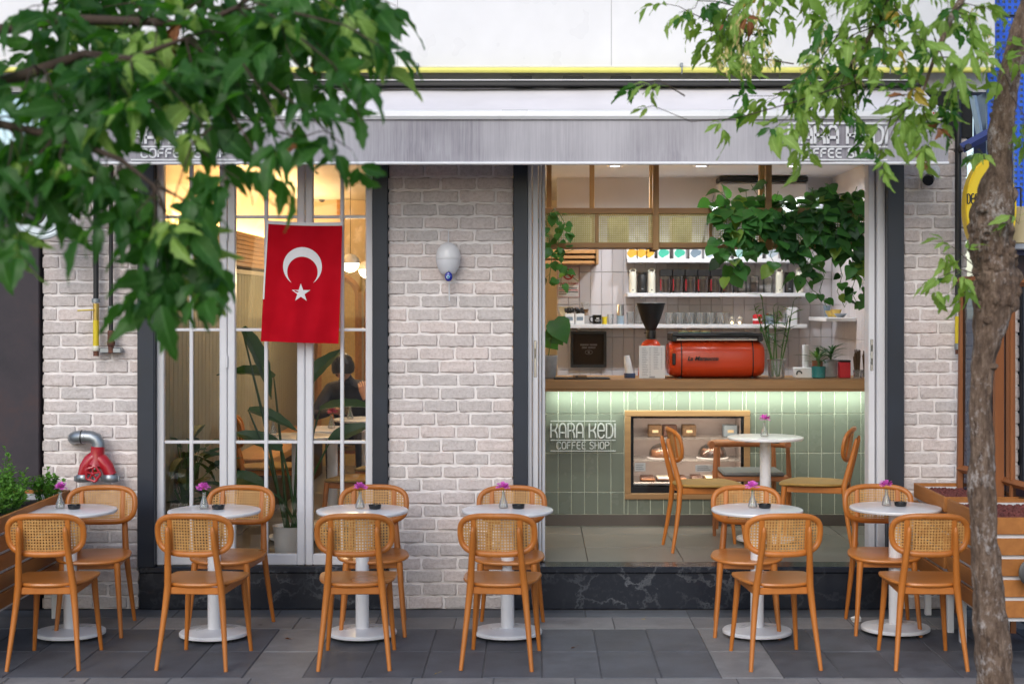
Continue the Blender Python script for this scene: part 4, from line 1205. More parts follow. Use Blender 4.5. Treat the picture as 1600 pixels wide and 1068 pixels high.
m = MB(); m.tube([(c.x + .168 * math.cos(k * math.pi / 24), 9.15, c.z + .168 * math.sin(k * math.pi / 24)) for k in range(48)], .018, 8, closed=True); m.build('rim', 'sign_light', t)
m = MB(); m.prism([(.15 * math.cos(k * math.pi / 24), .15 * math.sin(k * math.pi / 24)) for k in range(48)], lambda u, v, d: (c.x + u, 9.15 + d, c.z + v), -.02, .02); m.build('face', 'sign_light', t, False)
m = MB(); m.prism([(.075 * math.cos(k * math.pi / 12) - .03, .10 * math.sin(k * math.pi / 12)) for k in range(24)], lambda u, v, d: (c.x + u, 9.15 + d, c.z + v), -.023, -.0205); m.build('emblem', 'print_black', t, False)
m = MB(); m.tube([(c.x - .02, 9.15, c.z + .17), (c.x - .02, 9.5, c.z + .2)], .01, 6); m.build('bracket', 'black_metal', t)
# ================================================================== THE BAR
def text_mesh(s, width, mat, depth=.001, shear=0.0, bold=0.0):
    cu = bpy.data.curves.new('text', 'FONT'); cu.body = s; cu.align_x = 'CENTER'; cu.align_y = 'CENTER'; cu.extrude = depth; cu.shear = shear; cu.offset = bold; cu.resolution_u = 3
    ob = bpy.data.objects.new('text', cu); COL.objects.link(ob)
    bpy.context.view_layer.update()
    me = bpy.data.meshes.new_from_object(ob.evaluated_get(bpy.context.evaluated_depsgraph_get()))
    bpy.data.objects.remove(ob); bpy.data.curves.remove(cu)
    xs = [v.co.x for v in me.vertices] or [0, 1]
    k = width / max(1e-6, max(xs) - min(xs)); cx = (max(xs) + min(xs)) / 2
    for v in me.vertices: v.co = Vector(((v.co.x - cx) * k, -v.co.z, v.co.y * k))      # stands upright, facing -Y
    me.materials.clear(); me.materials.append(M_(mat))
    return me
def text(name, s, px, py, Y, wpx, mat, parent, **kw):
    p = at(px, py, Y)
    o = parent.location.copy(); q = parent.parent
    while q is not None: o += q.location; q = q.parent
    return link(name, text_mesh(s, wpx * Y / F, mat, **kw), parent, p - o)

CX0, CX1, CY = .075, 2.428, 11.235
ct = thing('bar_counter', 'long bar counter faced in sage green tiles with a wooden top', 'counter', (1.25, 11.4, FZ))
hx0, hx1, hz0, hz1 = .672, 1.522, .475, 1.066
ztop, zbot = 1.314, 1.245
m = MB()
m.box(CX0, hx0, CY, CY + .05, FZ, zbot); m.box(hx1, CX1, CY, CY + .05, FZ, zbot)
m.box(hx0, hx1, CY, CY + .05, FZ, hz0); m.box(hx0, hx1, CY, CY + .05, hz1, zbot); m.box(CX0, CX0 + .04, CY + .0505, 11.78, FZ, zbot)
m.build('counter_body', 'grout_sage', ct, False)
m = MB(); m.box(CX0 - .03, CX1 - .002, 11.09, 11.80, zbot + .0005, ztop, .006); m.build('counter_top', 'oak', ct, False)
m = MB(); m.box(CX0 - .03, CX1 - .002, 11.094, 11.108, zbot - .014, zbot); m.build('front_lip', 'oak', ct, False)
m = MB(); m.box(CX0 - .085, CX0 - .032, 11.07, 11.80, Z_(622, 11.07), Z_(571, 11.07), .005); m.build('end_board', 'oak_warm', ct, False)
m = MB(); m.box(CX0, CX1, CY - .006, CY - .0005, FZ + .004, FZ + .085); m.build('kickboard', 'kick_steel', ct, False)
tw, jt = .0945, .0052
rows = [(Z_(760, CY), Z_(705.8, CY)), None]
zr = [FZ + .085, Z_(768, CY) + .0, Z_(707, CY), Z_(646, CY), zbot]
TC = {}
def ctile(x0, x1, z0, z1):
    if x1 - x0 < .012 or z1 - z0 < .012: return
    k = (round(x1 - x0, 3), round(z1 - z0, 3))
    if k not in TC:
        b = MB(); hx, hz = (x1 - x0) / 2 - jt / 2, (z1 - z0) / 2 - jt / 2; b.box(-hx, hx, -.005, 0, -hz, hz, .0018); TC[k] = b.mesh('tile', 'sage_tile', False)
    link('tile', TC[k], ct, Vector(((x0 + x1) / 2, CY - .0005, (z0 + z1) / 2)) - ct.location)
zr = [FZ + .087, Z_(768, CY), Z_(707, CY), Z_(646, CY), zbot - .002]
x = CX0 + .002
while x < CX1 - .01:
    xe = min(x + tw, CX1)
    for a, b_ in zip(zr[:-1], zr[1:]):
        # leave the display opening free
        if xe <= hx0 or x >= hx1 or b_ <= hz0 or a >= hz1: ctile(x, xe, a, b_); continue
        if x < hx0: ctile(x, hx0, a, b_)
        if xe > hx1: ctile(hx1, xe, a, b_)
        if a < hz0: ctile(max(x, hx0), min(xe, hx1), a, hz0)
        if b_ > hz1: ctile(max(x, hx0), min(xe, hx1), hz1, b_)
    x += tw
lamp_strip('counter_light_strip', 'greenish white light strip under the wooden counter top', (CX0 + .02, CX1 - .02, 11.135, 11.15, zbot - .008, zbot),
           [(((CX0 + CX1) / 2, 11.143, zbot - .012), 7.5, (.90, 1.0, .88), dict(rot=(R(12), 0, 0), shape='RECTANGLE', size=CX1 - CX0 - .06, size_y=.012))], 'green_led')

sg = thing('counter_lettering', 'raised pale lettering of the shop name on the green tiles', 'sign', (X_(910, CY), CY - .02, Z_(705, CY)))
logo(sg, X_(860, CY), X_(961.5, CY), Z_(703.5, CY), Z_(657, CY), CY - .018, 'letter_metal', .0098, .012)

# ---- refrigerated display
dc = thing('cake_display_case', 'wooden framed glass cake display set into the green counter', 'display case', (1.097, CY + .2, FZ))
fx0, fx1, fz0, fz1 = .647, 1.547, .452, 1.089
m = MB(); ww = .043
m.box(fx0, fx1, CY - .03, CY - .0105, fz1 - ww, fz1, .003); m.box(fx0, fx1, CY - .03, CY - .0105, fz0, fz0 + ww, .003)
m.box(fx0, fx0 + ww, CY - .03, CY - .0105, fz0 + ww, fz1 - ww, .003); m.box(fx1 - ww, fx1, CY - .03, CY - .0105, fz0 + ww, fz1 - ww, .003)
m.build('wooden_surround', 'oak', dc, False)
ix0, ix1, iz0, iz1 = fx0 + ww + .002, fx1 - ww - .002, fz0 + ww + .002, fz1 - ww - .002
m = MB(); q = .020
m.box(ix0, ix1, CY - .012, CY + .01, iz1 - q * .6, iz1); m.box(ix0, ix1, CY - .012, CY + .01, iz0, iz0 + q * 2.2); m.box(ix0, ix0 + q, CY - .012, CY + .01, iz0 + q * 2.2, iz1 - q * .6); m.box(ix1 - q, ix1, CY - .012, CY + .01, iz0 + q * 2.2, iz1 - q * .6)
m.build('black_frame', 'black_gloss', dc, False)
m = MB(); yb = CY + .48
m.box(ix0, ix1, yb, yb + .01, iz0, iz1); m.box(ix0 - .008, ix0, CY + .012, yb, iz0, iz1); m.box(ix1, ix1 + .008, CY + .012, yb, iz0, iz1); m.box(ix0, ix1, CY + .012, yb, iz0 - .008, iz0); m.box(ix0, ix1, CY + .012, yb, iz1, iz1 + .008)
m.build('inner_cabinet', 'fridge_inside', dc, False)
m = MB(); m.add([(ix0 + q, CY - .002, iz0 + q * 2), (ix1 - q, CY - .002, iz0 + q * 2), (ix1 - q, CY - .002, iz1 - q * .5), (ix0 + q, CY - .002, iz1 - q * .5)], [(0, 1, 2, 3)]); m.build('front_glass', 'clear_glass', dc, False)
sh = [Z_(685, CY + .06), Z_(719, CY + .06)]
for z in sh:
    m = MB(); m.box(ix0 + .004, ix1 - .004, CY + .05, yb - .01, z - .005, z, .001); m.build('glass_shelf', 'bottle_glass', dc, False)
m = MB(); m.box(ix0 + .01, ix1 - .01, CY + .03, yb - .01, iz0 + .05, iz0 + .07, .003); m.build('tray', 'steel', dc, False)
m = MB(); m.box(ix0 + .03, ix1 - .03, CY + .03, CY + .045, iz1 - .012, iz1 - .004); m.build('case_lamp', 'case_led', dc, False)
light('case_lamp_light', 'AREA', dc, ((ix0 + ix1) / 2, CY + .06, iz1 - .016), 1.5, (1, .78, .6), (R(38), 0, 0), shape='RECTANGLE', size=.75, size_y=.03)
for z in sh: light('shelf_fill_light', 'AREA', dc, ((ix0 + ix1) / 2, CY + .06, z - .012), 1.9, (1, .78, .6), (R(35), 0, 0), shape='RECTANGLE', size=.75, size_y=.02)  # unseen fill lights added to brighten the lower part of the case
for k, (px, wds, mt) in enumerate(((1036, 'left', 'cake_brown'), (1113, 'right', 'cake_dark'))):
    cY = CY + .20; c = at(px, 719, cY); z = sh[1] + .0005
    t = thing('cake_dome', 'clear dome cover on the %s cake in the display' % wds, 'cake dome', (c.x, cY, z), 'domes in the display')
    m = MB(); R0 = .105
    m.lathe([(R0, .012), (R0 * .99, .03), (R0 * .93, .06), (R0 * .78, .085), (R0 * .5, .103), (R0 * .2, .112), (.012, .114), (.012, .122)], 32, (c.x, cY, z)); m.build('dome', 'jar_glass', t)
    m = MB(); m.lathe([(.006, .118), (.008, .126), (.020, .142), (.022, .150), (.016, .156), (0, .157)], 16, (c.x, cY, z)); m.build('knob', 'bottle_glass', t)
    m = MB(); m.lathe([(0, 0), (.11, 0), (.118, .006), (.118, .011), (0, .011)], 32, (c.x, cY, z)); m.build('plate', 'white_metal', t)
    m = MB(); n_s = 24
    m.lathe([(0, .012), (.085, .012), (.09, .02), (.089, .055), (.082, .064), (0, .066)], n_s, (c.x, cY, z)); 
    cake = m.build('round_cake', mt, None); tag(cake, 'round %s cake under the %s glass dome' % ('golden brown' if k == 0 else 'dark chocolate', wds), 'cake')
    cr = MB(); rr = random.Random(k)
    for q_ in range(26):
        a, r_ = rr.uniform(0, 6.28), rr.uniform(0, .075); cr.ball((c.x + r_ * math.cos(a), cY + r_ * math.sin(a), z + .067), rr.uniform(.006, .011), 6, 4)
    cr.build('topping', 'cake_dark' if k == 0 else 'cake_brown', cake)
for k, (px, wpx, mt, hpx) in enumerate(((1012, 22, 'cake_brown', 10), (1036, 20, 'cake_dark', 9), (1062, 20, 'cake_brown', 11), (1088, 18, 'cake_dark', 12), (1112, 22, 'cake_brown', 10), (1138, 18, 'cake_dark', 10))):
    c = at(px, 757, CY + .16); z = iz0 + .0705; hw_, hh_ = wpx / 217 / 2, hpx / 217
    m = MB(); m.box(c.x - hw_, c.x + hw_, CY + .10, CY + .28, z, z + hh_ * .45, .006); o = m.build('tray_cake', mt, None, False)
    tag(o, ('%s tray cake on the bottom of the display, %s from its left side') % ('golden brown' if mt == 'cake_brown' else 'dark chocolate', ('first', 'second', 'third', 'fourth', 'fifth', 'sixth')[k]), 'cake', 'tray cakes in the display')
    m = MB(); m.box(c.x - hw_ * .94, c.x + hw_ * .94, CY + .105, CY + .275, z + hh_ * .45 + .0005, z + hh_ * .6, .004); m.build('icing', 'cream_enamel' if k % 3 == 1 else 'cake_dark', o, False)
for k, (px, py, wpx, hpx, wds) in enumerate(((1000, 729, 17, 13, 'left'), (1101, 731, 29, 11, 'right'))):
    p = at(px, py, CY + .03); m = MB(); W, Hh = wpx / 216 / 2, hpx / 216 / 2
    m.box(p.x - W, p.x + W, CY + .026, CY + .028, p.z - Hh, p.z + Hh); o = m.build('price_card', 'paper', None, False); tag(o, 'white handwritten price card at the %s of the display' % wds, 'card', 'price cards')
    for j in range(3):
        b = MB(); b.box(p.x - W * .8, p.x + W * rnd.uniform(.3, .8), CY + .0248, CY + .0256, p.z + Hh * (.5 - j * .5) - .0025, p.z + Hh * (.5 - j * .5) + .0025); b.build('written_line', 'print_grey', o, False)
for k, (px, mt) in enumerate(((1023, 'brown_reed'), (1046, 'cake_dark'), (1076, 'brown_reed'), (1140, 'slate_print'))):
    c = at(px, 684, CY + .28); m = MB(); m.box(c.x - .05, c.x + .05, CY + .22, CY + .33, sh[0] + .001, sh[0] + .085, .004); o = m.build('pastry_box', mt, None, False)
    tag(o, ('%s pastry box on the top glass shelf of the display') % ('first brown', 'second brown', 'third brown', 'dark grey')[k], 'box', 'pastry boxes'); b = MB(); b.box(c.x - .022, c.x + .022, CY + .218, CY + .2195, sh[0] + .03, sh[0] + .05); b.build('paper_label', 'lamp_beige', o, False)

# ---- downlights
for px, wds in ((961, 'left'), (1095.5, 'middle'), (1240, 'right')):
    x = X_(px, 11.65)
    t = thing('downlight', 'lit recessed ceiling downlight, the %s of three over the bar' % wds, 'downlight', (x, 11.65, CE), 'downlights over the bar')
    m = MB(); m.lathe([(.042, -.004), (.058, -.008), (.060, 0), (.042, 0)], 28, (x, 11.65, CE)); m.build('trim_ring', 'white_metal', t)
    m = MB(); m.lathe([(0, -.003), (.0415, -.003)], 24, (x, 11.65, CE)); m.build('lens', 'downlight_glow', t)
    light('downlight_beam', 'SPOT', t, (x, 11.65, CE - .02), 36 if wds != 'right' else 12, (.90, .94, 1), (0, 0, 0), spot_size=R(168), spot_blend=.5, shadow_soft_size=.05)

for x, wds in ((.45, 'left'), (1.25, 'middle'), (2.0, 'right')):  # added row out of view, brightens the cane panels and bar front
    t = thing('downlight', 'added unseen ceiling downlight just inside the doorway, the %s of three' % wds, 'downlight', (x, 10.35, CE), 'added downlights inside the doorway')
    m = MB(); m.lathe([(.042, -.004), (.058, -.008), (.060, 0), (.042, 0)], 28, (x, 10.35, CE)); m.build('trim_ring', 'white_metal', t)
    m = MB(); m.lathe([(0, -.003), (.0415, -.003)], 24, (x, 10.35, CE)); m.build('lens', 'downlight_glow', t)
    light('downlight_beam', 'SPOT', t, (x, 10.35, CE - .02), 11 if wds != 'right' else 4, (.92, .95, 1), (0, 0, 0), spot_size=R(165), spot_blend=.6, shadow_soft_size=.05)

# ---- air conditioner
t = thing('air_conditioner', 'white wall air conditioner near the ceiling behind the plants', 'air conditioner', (X_(1188, 12.6), 12.6, Z_(330, 12.6)))
x0, x1 = X_(1122, 12.55), X_(1262, 12.55)
m = MB(); m.box(x0, x1, 12.52, 12.738, Z_(334, 12.52), Z_(284, 12.52), .02); m.build('casing', 'white_shelf', t, False)
m = MB(); m.box(x0 + .005, x1 - .005, 12.50, 12.735, Z_(283.5, 12.52), Z_(276, 12.52), .004); m.build('top_grille', 'black_plastic', t, False)

# ---- wall shelves
def shelf(label, x0, x1, z, d=.24, th=.032):
    t = thing('wall_shelf', label, 'shelf', ((x0 + x1) / 2, 12.74, z - th), 'wall shelves behind the bar')
    m = MB(); m.box(x0, x1, 12.741 - d, 12.741, z - th, z, .004); m.build('board', 'white_shelf', t, False)
    for x in (x0 + .12, (x0 + x1) / 2, x1 - .12):
        m = MB(); m.box(x - .008, x + .008, 12.741 - d * .7, 12.741, z - th - .012, z - th - .0005, .002); m.build('support', 'steel', t, False)
    return t
SY = 12.5
ZA, ZB, ZC = Z_(404, SY), Z_(457.5, SY), Z_(506.5, SY)
shelf('top white wall shelf holding the printed cartons', X_(980, SY), X_(1275, SY), ZA)
shelf('middle white wall shelf holding flasks and coffee jars', X_(980, SY), X_(1277, SY), ZB)
shelf('bottom white wall shelf holding glasses and mugs', X_(881, SY), X_(1262, SY), ZC)
t = thing('wall_shelf', 'short white shelf on the tiled side wall at the right', 'shelf', (2.33, 12.1, ZC + .03), 'wall shelves behind the bar')
m = MB(); m.box(2.19, 2.421, 11.75, 12.49, ZC + .03, ZC + .06, .004); m.build('board', 'white_shelf', t, False)
m = MB(); m.box(X_(1231, SY), X_(1246, SY), 12.51, 12.735, ZC + .001, ZC + .135, .003); m.build('end_panel', 'white_shelf', t, False)

# cartons with a coloured blob
cart = [(988, 'orange_print', 'first orange'), (1003, 'orange_print', 'second orange'), (1015.5, 'orange_print', 'third orange'), (1037, 'green_print', 'first green'), (1062, 'green_print', 'second green'), (1087, 'slate_print', 'slate grey'), (1110, 'mist_print', 'misty blue'), (1133, 'mist_print', 'second misty blue'), (1157, 'mint_print', 'first mint'), (1182, 'mint_print', 'second mint'), (1207, 'mist_print', 'third misty blue'), (1232, 'mint_print', 'third mint')]
for px, mt, wds in cart:
    c = at(px, 404, SY + .05); W = .047 if px != 1015.5 else .036
    t = thing('coffee_carton', 'white carton with %s blob on the top wall shelf' % wds, 'carton', (c.x, SY + .1, ZA), 'printed cartons on the top shelf')
    m = MB(); m.box(c.x - W, c.x + W, SY + .045, SY + .15, ZA + .0005, ZA + .19, .003); m.build('carton_body', 'paper', t, False)
    bl = [(W * .80 * math.cos(a) * (1 + .18 * math.sin(2 * a + 1)), .036 * math.sin(a) * (1 + .2 * math.cos(3 * a))) for a in [k * math.pi / 10 for k in range(20)]]
    m = MB(); m.prism(bl, lambda u, v, d: (c.x + u, SY + .0445 + d, ZA + .048 + v), -.0012, 0); m.build('printed_blob', mt, t, False)
def flask(px, wds):
    c = at(px, 457, SY + .05); y = SY + .08
    t = thing('insulated_flask', 'pale mint insulated flask with loop handle, ' + wds, 'flask', (c.x, y, ZB), 'pale flasks on the middle shelf')
    m = MB(); m.lathe([(0, .0005), (.026, .0005), (.030, .004), (.030, .145), (.029, .152), (.027, .156), (.027, .168), (.022, .172), (0, .172)], 24, (c.x, y, ZB)); m.build('bottle', 'cream_enamel', t)
    m = MB(); m.tube([(c.x + .024 * math.cos(a), y, ZB + .172 + .026 * math.sin(a)) for a in [k * math.pi / 10 for k in range(11)]], .0045, 8); m.build('handle', 'cream_enamel', t)
    m = MB(); m.prism([(-.006, 0), (.007, 0), (.001, .014)], lambda u, v, d: (c.x + u, y - .0305 + d, ZB + .02 + v), -.001, .001); m.build('logo_mark', 'print_black', t, False)
flask(989, 'leftmost on the middle shelf'); flask(1018.5, 'beside the row of coffee jars'); flask(1218.5, 'right of the three spaced jars'); flask(1250, 'last before the hanging leaves')
for px, wds in ((1004, 'between the two left flasks'), (1234, 'between the two right flasks')):
    c = at(px, 457, SY + .05); y = SY + .09
    t = thing('black_canister', 'matt black coffee canister ' + wds, 'canister', (c.x, y, ZB), 'black canisters')
    m = MB(); m.lathe([(0, .0005), (.033, .0005), (.036, .003), (.036, .14), (.034, .144), (0, .144)], 24, (c.x, y, ZB)); m.build('can', 'black_plastic', t)
    m = MB(); m.lathe([(.035, .1445), (.037, .147), (.037, .162), (.034, .165), (0, .165)], 24, (c.x, y, ZB)); m.build('lid', 'black_gloss', t)
    m = MB(); m.box(c.x - .008, c.x + .008, y - .0375, y - .035, ZB + .03, ZB + .036); m.build('label_mark', 'print_grey', t, False)
def jar(px, wds, lid, fill, group, r_=.047, h=.135):
    c = at(px, 457, SY + .05); y = SY + .10
    t = thing('coffee_jar', 'glass jar ' + wds, 'jar', (c.x, y, ZB), group)
    m = MB(); m.lathe([(0, .001), (r_ * .96, .001), (r_, .005), (r_, h), (r_ * .97, h), (r_ * .97, .006), (0, .005)], 28, (c.x, y, ZB)); m.build('glass_body', 'jar_glass', t)
    if fill: m = MB(); m.lathe([(0, .006), (r_ * .94, .006), (r_ * .94, h * fill), (r_ * .7, h * fill + .004), (0, h * fill + .006)], 24, (c.x, y, ZB)); m.build('coffee_beans', 'bean_brown', t)
    if lid == 'black':
        m = MB(); m.box(c.x - r_ * 1.03, c.x + r_ * 1.03, y - r_, y + r_, ZB + h + .001, ZB + h + .055, .004); m.build('lid_box', 'black_plastic', t, False)
    else:
        m = MB(); m.lathe([(0, h + .012), (r_ * .9, h + .012), (r_ * 1.02, h + .008), (r_ * 1.02, h + .001), (0, h + .001)], 28, (c.x, y, ZB)); m.build('lid', 'steel', t)
    m = MB(); m.box(c.x - r_ * .95, c.x - r_ * .70, y - r_ * .5, y - r_ * .35, ZB + .02, ZB + .11); m.build('red_strip', 'print_red', t, False) if lid == 'black' else None  # narrow red strip at the left of each black-lidded jar
ordn = ('first', 'second', 'third', 'fourth', 'fifth', 'sixth')
for k in range(6): jar(1041 + k * 19.7, 'of coffee beans with black box lid, %s in its row' % ordn[k], 'black', .8, 'black-lidded coffee jars')
for k, (px, fl_) in enumerate(((1160.5, .12), (1180, .68), (1201, 0))): jar(px, ('nearly empty, left', 'two thirds full, middle', 'empty, right')[k] + ' of three spaced jars on the middle shelf', 'steel', fl_, 'spaced jars', .040, .125)

# bottom shelf: filters, mug, cups, glasses
for k, px in enumerate((890, 906)):
    c = at(px, 507, SY + .05); y = SY + .1
    t = thing('filter_box', 'white tub of black capsules on the bottom shelf, %s of two' % ('left', 'right')[k], 'tub', (c.x, y, ZC), 'tubs of capsules')
    m = MB(); m.box(c.x - .036, c.x + .036, y - .04, y + .04, ZC + .0005, ZC + .085, .004); m.build('tub', 'paper', t, False)
    m = MB(); rr = random.Random(k)
    for q_ in range(26): m.ball((c.x + rr.uniform(-.034, .034), y + rr.uniform(-.036, .036), ZC + .09 + rr.uniform(0, .035)), rr.uniform(.009, .014), 7, 5)
    m.build('capsules', 'black_plastic', t)
    m = MB(); m.box(c.x - .026, c.x + .026, y - .0415, y - .0402, ZC + .03, ZC + .06); m.build('printed_band', 'slate_print', t, False)
c = at(884, 480, SY + .17); m = MB(); m.add([(c.x - .06, SY + .2, ZC + .14), (c.x + .06, SY + .19, ZC + .14), (c.x + .02, SY + .18, ZC + .002), (c.x - .02, SY + .18, ZC + .002)], [(0, 1, 2, 3)]); m.add([(c.x - .06, SY + .204, ZC + .14), (c.x + .06, SY + .194, ZC + .14), (c.x + .02, SY + .184, ZC + .002), (c.x - .02, SY + .184, ZC + .002)], [(3, 2, 1, 0)])
tag(m.build('paper_filter', 'lamp_beige', None, False), 'kraft paper filters standing behind the white tubs', 'paper filter')
c = at(915, 507, SY + .14); t = thing('pour_over_jug', 'clear pour-over jug with wooden collar on the bottom shelf', 'jug', (c.x, SY + .16, ZC))
m = MB(); m.lathe([(0, .001), (.05, .001), (.055, .01), (.04, .06), (.017, .095), (.03, .14), (.042, .175)], 24, (c.x, SY + .16, ZC)); m.build('glass_body', 'bottle_glass', t)
m = MB(); m.lathe([(.030, .07), (.022, .08), (.019, .095), (.022, .11), (.030, .12)], 20, (c.x, SY + .16, ZC)); m.build('wooden_collar', 'oak', t)
c = at(933, 507, SY + .05); y = SY + .07; t = thing('mug', 'black mug with white lettering on the bottom shelf', 'mug', (c.x, y, ZC))
m = MB(); m.lathe([(0, .0005), (.034, .0005), (.037, .004), (.037, .075), (.034, .075), (.034, .008), (0, .006)], 28, (c.x, y, ZC)); m.build('body', 'black_gloss', t)
m = MB(); m.tube([(c.x - .036, y, ZC + .06), (c.x - .055, y, ZC + .058), (c.x - .06, y, ZC + .04), (c.x - .053, y, ZC + .02), (c.x - .036, y, ZC + .014)], .005, 8); m.build('handle', 'black_gloss', t)
text('lettering', 'TAPT', 934, 501, y - .0385, 9, 'paper', t)
m = MB(); p = at(934, 497.3, y - .0385); m.box(p.x - .011, p.x + .011, p.y - .001, p.y, p.z - .004, p.z + .004); m.build('small_print', 'paper', t, False)
c = at(945, 507, SY + .05); m = MB(); m.lathe([(0, .0005), (.020, .0005), (.022, .06), (.020, .061), (.018, .006), (0, .005)], 20, (c.x, y + .02, ZC)); tag(m.build('yellow_cup', 'yellow_paint', None), 'small yellow cup beside the black mug', 'cup')
c = at(954, 507, SY + .05); m = MB(); m.lathe([(0, .001), (.021, .001), (.026, .08), (.0245, .08), (.0195, .005), (0, .004)], 20, (c.x, y + .02, ZC)); tag(m.build('pink_glass', 'bottle_glass', None), 'clear glass right of the yellow cup', 'glass')
c = at(969.5, 507, SY + .05); t = thing('cup_stack', 'tall stack of steel cups on the bottom shelf', 'stack of cups', (c.x, y, ZC))
for k in range(7):
    m = MB(); m.lathe([(.030, 0), (.026, .055), (.0, .056)], 22, (c.x, y, ZC + .001 + k * .017)); m.build('cup', 'steel' if k > 3 else 'steel_blue_pack', t)
def tumbler(px, r_, h, label, group, yy=SY + .06, z=None):
    c = at(px, 507, yy); z = ZC if z is None else z
    t = thing('drinking_glass', label, 'glass', (c.x, yy, z), group)
    m = MB(); m.lathe([(0, .001), (r_ * .82, .001), (r_ * .9, .006), (r_, h), (r_ * .94, h), (r_ * .82, .012), (0, .010)], 20, (c.x, yy, z)); m.build('tumbler', 'bottle_glass', t)
tumbler(985, .032, .10, 'wide clear glass left of the grinder hopper', 'glasses on the bottom shelf'); tumbler(998, .028, .15, 'tall clear glass left of the grinder hopper', 'glasses on the bottom shelf', SY + .15)
for k in range(6):
    tumbler(1046 + k * 16, .036, .095, 'clear tumbler right of the grinder hopper, %s of the front row' % ordn[k], 'row of tumblers')
    tumbler(1054 + k * 16, .036, .095, 'clear tumbler right of the grinder hopper, %s of the back row' % ordn[k], 'row of tumblers', SY + .16)
for k, px in enumerate((1144, 1156)):
    c = at(px, 507, SY + .06); m = MB(); m.lathe([(0, .001), (.022, .001), (.025, .006), (.025, .045), (.012, .058), (.012, .07), (.015, .073), (0, .074)], 20, (c.x, SY + .07, ZC)); o = m.build('spice_bottle', 'bottle_glass', None); tag(o, 'small clear bottle with warm glints, %s of a pair' % ('left', 'right')[k], 'bottle', 'small bottles'); b = MB(); b.ball((c.x, SY + .07, ZC + .013), .009, 8, 6); b.build('painted_glint', 'bottle_glint', o)  # glowing bead stands for a glint, the bottle holds no lamp
c = at(1184, 507, SY + .06); m = MB(); rr = random.Random(4)
m.lathe([(0, .001), (.035, .001), (.038, .006), (.038, .07), (.03, .078), (0, .08)], 20, (c.x, SY + .08, ZC)); o = m.build('red_tin', 'print_red', None); tag(o, 'red patterned tin on the bottom shelf behind the bamboo', 'tin'); b = MB(); b.lathe([(.0385, .03), (.0385, .045)], 20, (c.x, SY + .08, ZC)); b.build('pale_band', 'paper', o)
for px, mt, wds in ((1204, 'slate_print', 'grey'), (1222, 'steel', 'steel')):
    c = at(px, 507, SY + .06); m = MB(); m.lathe([(0, .001), (.034, .001), (.036, .005), (.036, .088), (.033, .09), (0, .091)], 20, (c.x, SY + .09, ZC)); o = m.build('tea_tin', mt, None); tag(o, '%s tea tin on the bottom shelf behind the bamboo' % wds, 'tin'); b = MB(); b.lathe([(.0365, .07), (.0372, .072), (.0372, .092), (0, .0925)], 20, (c.x, SY + .09, ZC)); b.build('lid', 'steel', o)
ZD = ZC + .0605
for k, (dy, r_, h, mt, wds) in enumerate(((11.85, .05, .03, 'galvanised', 'grey saucers stacked nearest the door'), (12.03, .045, .06, 'brass', 'brass bowl in the middle'), (12.22, .05, .05, 'brass', 'brass bowl at the back'), (12.40, .03, .09, 'slate_print', 'dark cup at the inner end'))):
    m = MB(); m.lathe([(0, .001), (r_ * .5, .001), (r_, h), (r_ * .94, h), (r_ * .5, .008), (0, .006)], 24, (2.32, dy, ZD)); o = m.build('serving_bowl', mt, None); tag(o, wds + ' of the side wall shelf', 'bowl', 'bowls on the side shelf')

# ---- poster, sign, frame on the wall
yp = 12.725
t = thing('framed_poster', 'black framed poster with small pale lettering on the tiled wall', 'poster', (X_(920, yp), yp, Z_(574, yp)))
m = MB(); x0, x1, z0, z1 = X_(891.5, yp), X_(947.5, yp), Z_(573.5, yp), Z_(517.5, yp); q = .022
m.box(x0, x1, yp - .02, yp + .014, z1 - q, z1, .002); m.box(x0, x1, yp - .02, yp + .014, z0, z0 + q, .002); m.box(x0, x0 + q, yp - .02, yp + .014, z0 + q, z1 - q, .002); m.box(x1 - q, x1, yp - .02, yp + .014, z0 + q, z1 - q, .002); m.build('frame', 'black_plastic', t, False)
m = MB(); m.box(x0 + q, x1 - q, yp, yp + .01, z0 + q, z1 - q); m.build('print', 'dark_brown', t, False)
for py, words in ((538.5, (8, 7)), (542.8, (5, 7))):
    n_l = sum(words) + 1; x = 920 - n_l * .82
    for wn in words:
        for k in range(wn):
            p = at(x, py, yp - .002); m = MB(); m.box(p.x, p.x + .0058, p.y - .001, p.y, p.z - .0065, p.z + .0065); m.build('small_letter', 'print_grey', t, False); x += 1.64
        x += 1.64
m = MB(); p = at(920, 550, yp - .002); m.tube([(p.x + .03 * math.cos(a), p.y, p.z + .016 * math.sin(a)) for a in [k * math.pi / 10 for k in range(20)]], .002, 5, closed=True); m.ball(tuple(p), .009, 10, 6, 1, .2, 1); m.build('eye_mark', 'print_grey', t)
ys = 12.738
t = thing('no_smoking_sign', 'white no smoking notice with red lettering on the tiled wall', 'sign', (X_(888, ys), ys, Z_(464, ys)))
m = MB(); x0, x1, z0, z1 = X_(871, ys), X_(905, ys), Z_(464, ys), Z_(417, ys); m.box(x0, x1, ys - .004, ys, z0, z1); m.build('sheet', 'paper', t, False)
m = MB(); p = at(888, 428.5, ys - .006); m.tube([(p.x + .039 * math.cos(k * math.pi / 12), p.y, p.z + .039 * math.sin(k * math.pi / 12)) for k in range(24)], .0055, 6, closed=True); m.tube([p + Vector((-.028, 0, .028)), p + Vector((.028, 0, -.028))], .0055, 6); m.build('ban_ring', 'print_red', t)
m = MB(); m.box(p.x - .026, p.x + .026, p.y + .001, p.y + .0022, p.z - .006, p.z + .006); m.build('cigarette', 'print_black', t, False)
text('lettering', 'SİGARA İÇİLMEZ', 888, 443, ys - .006, 31, 'print_red', t, bold=.02)
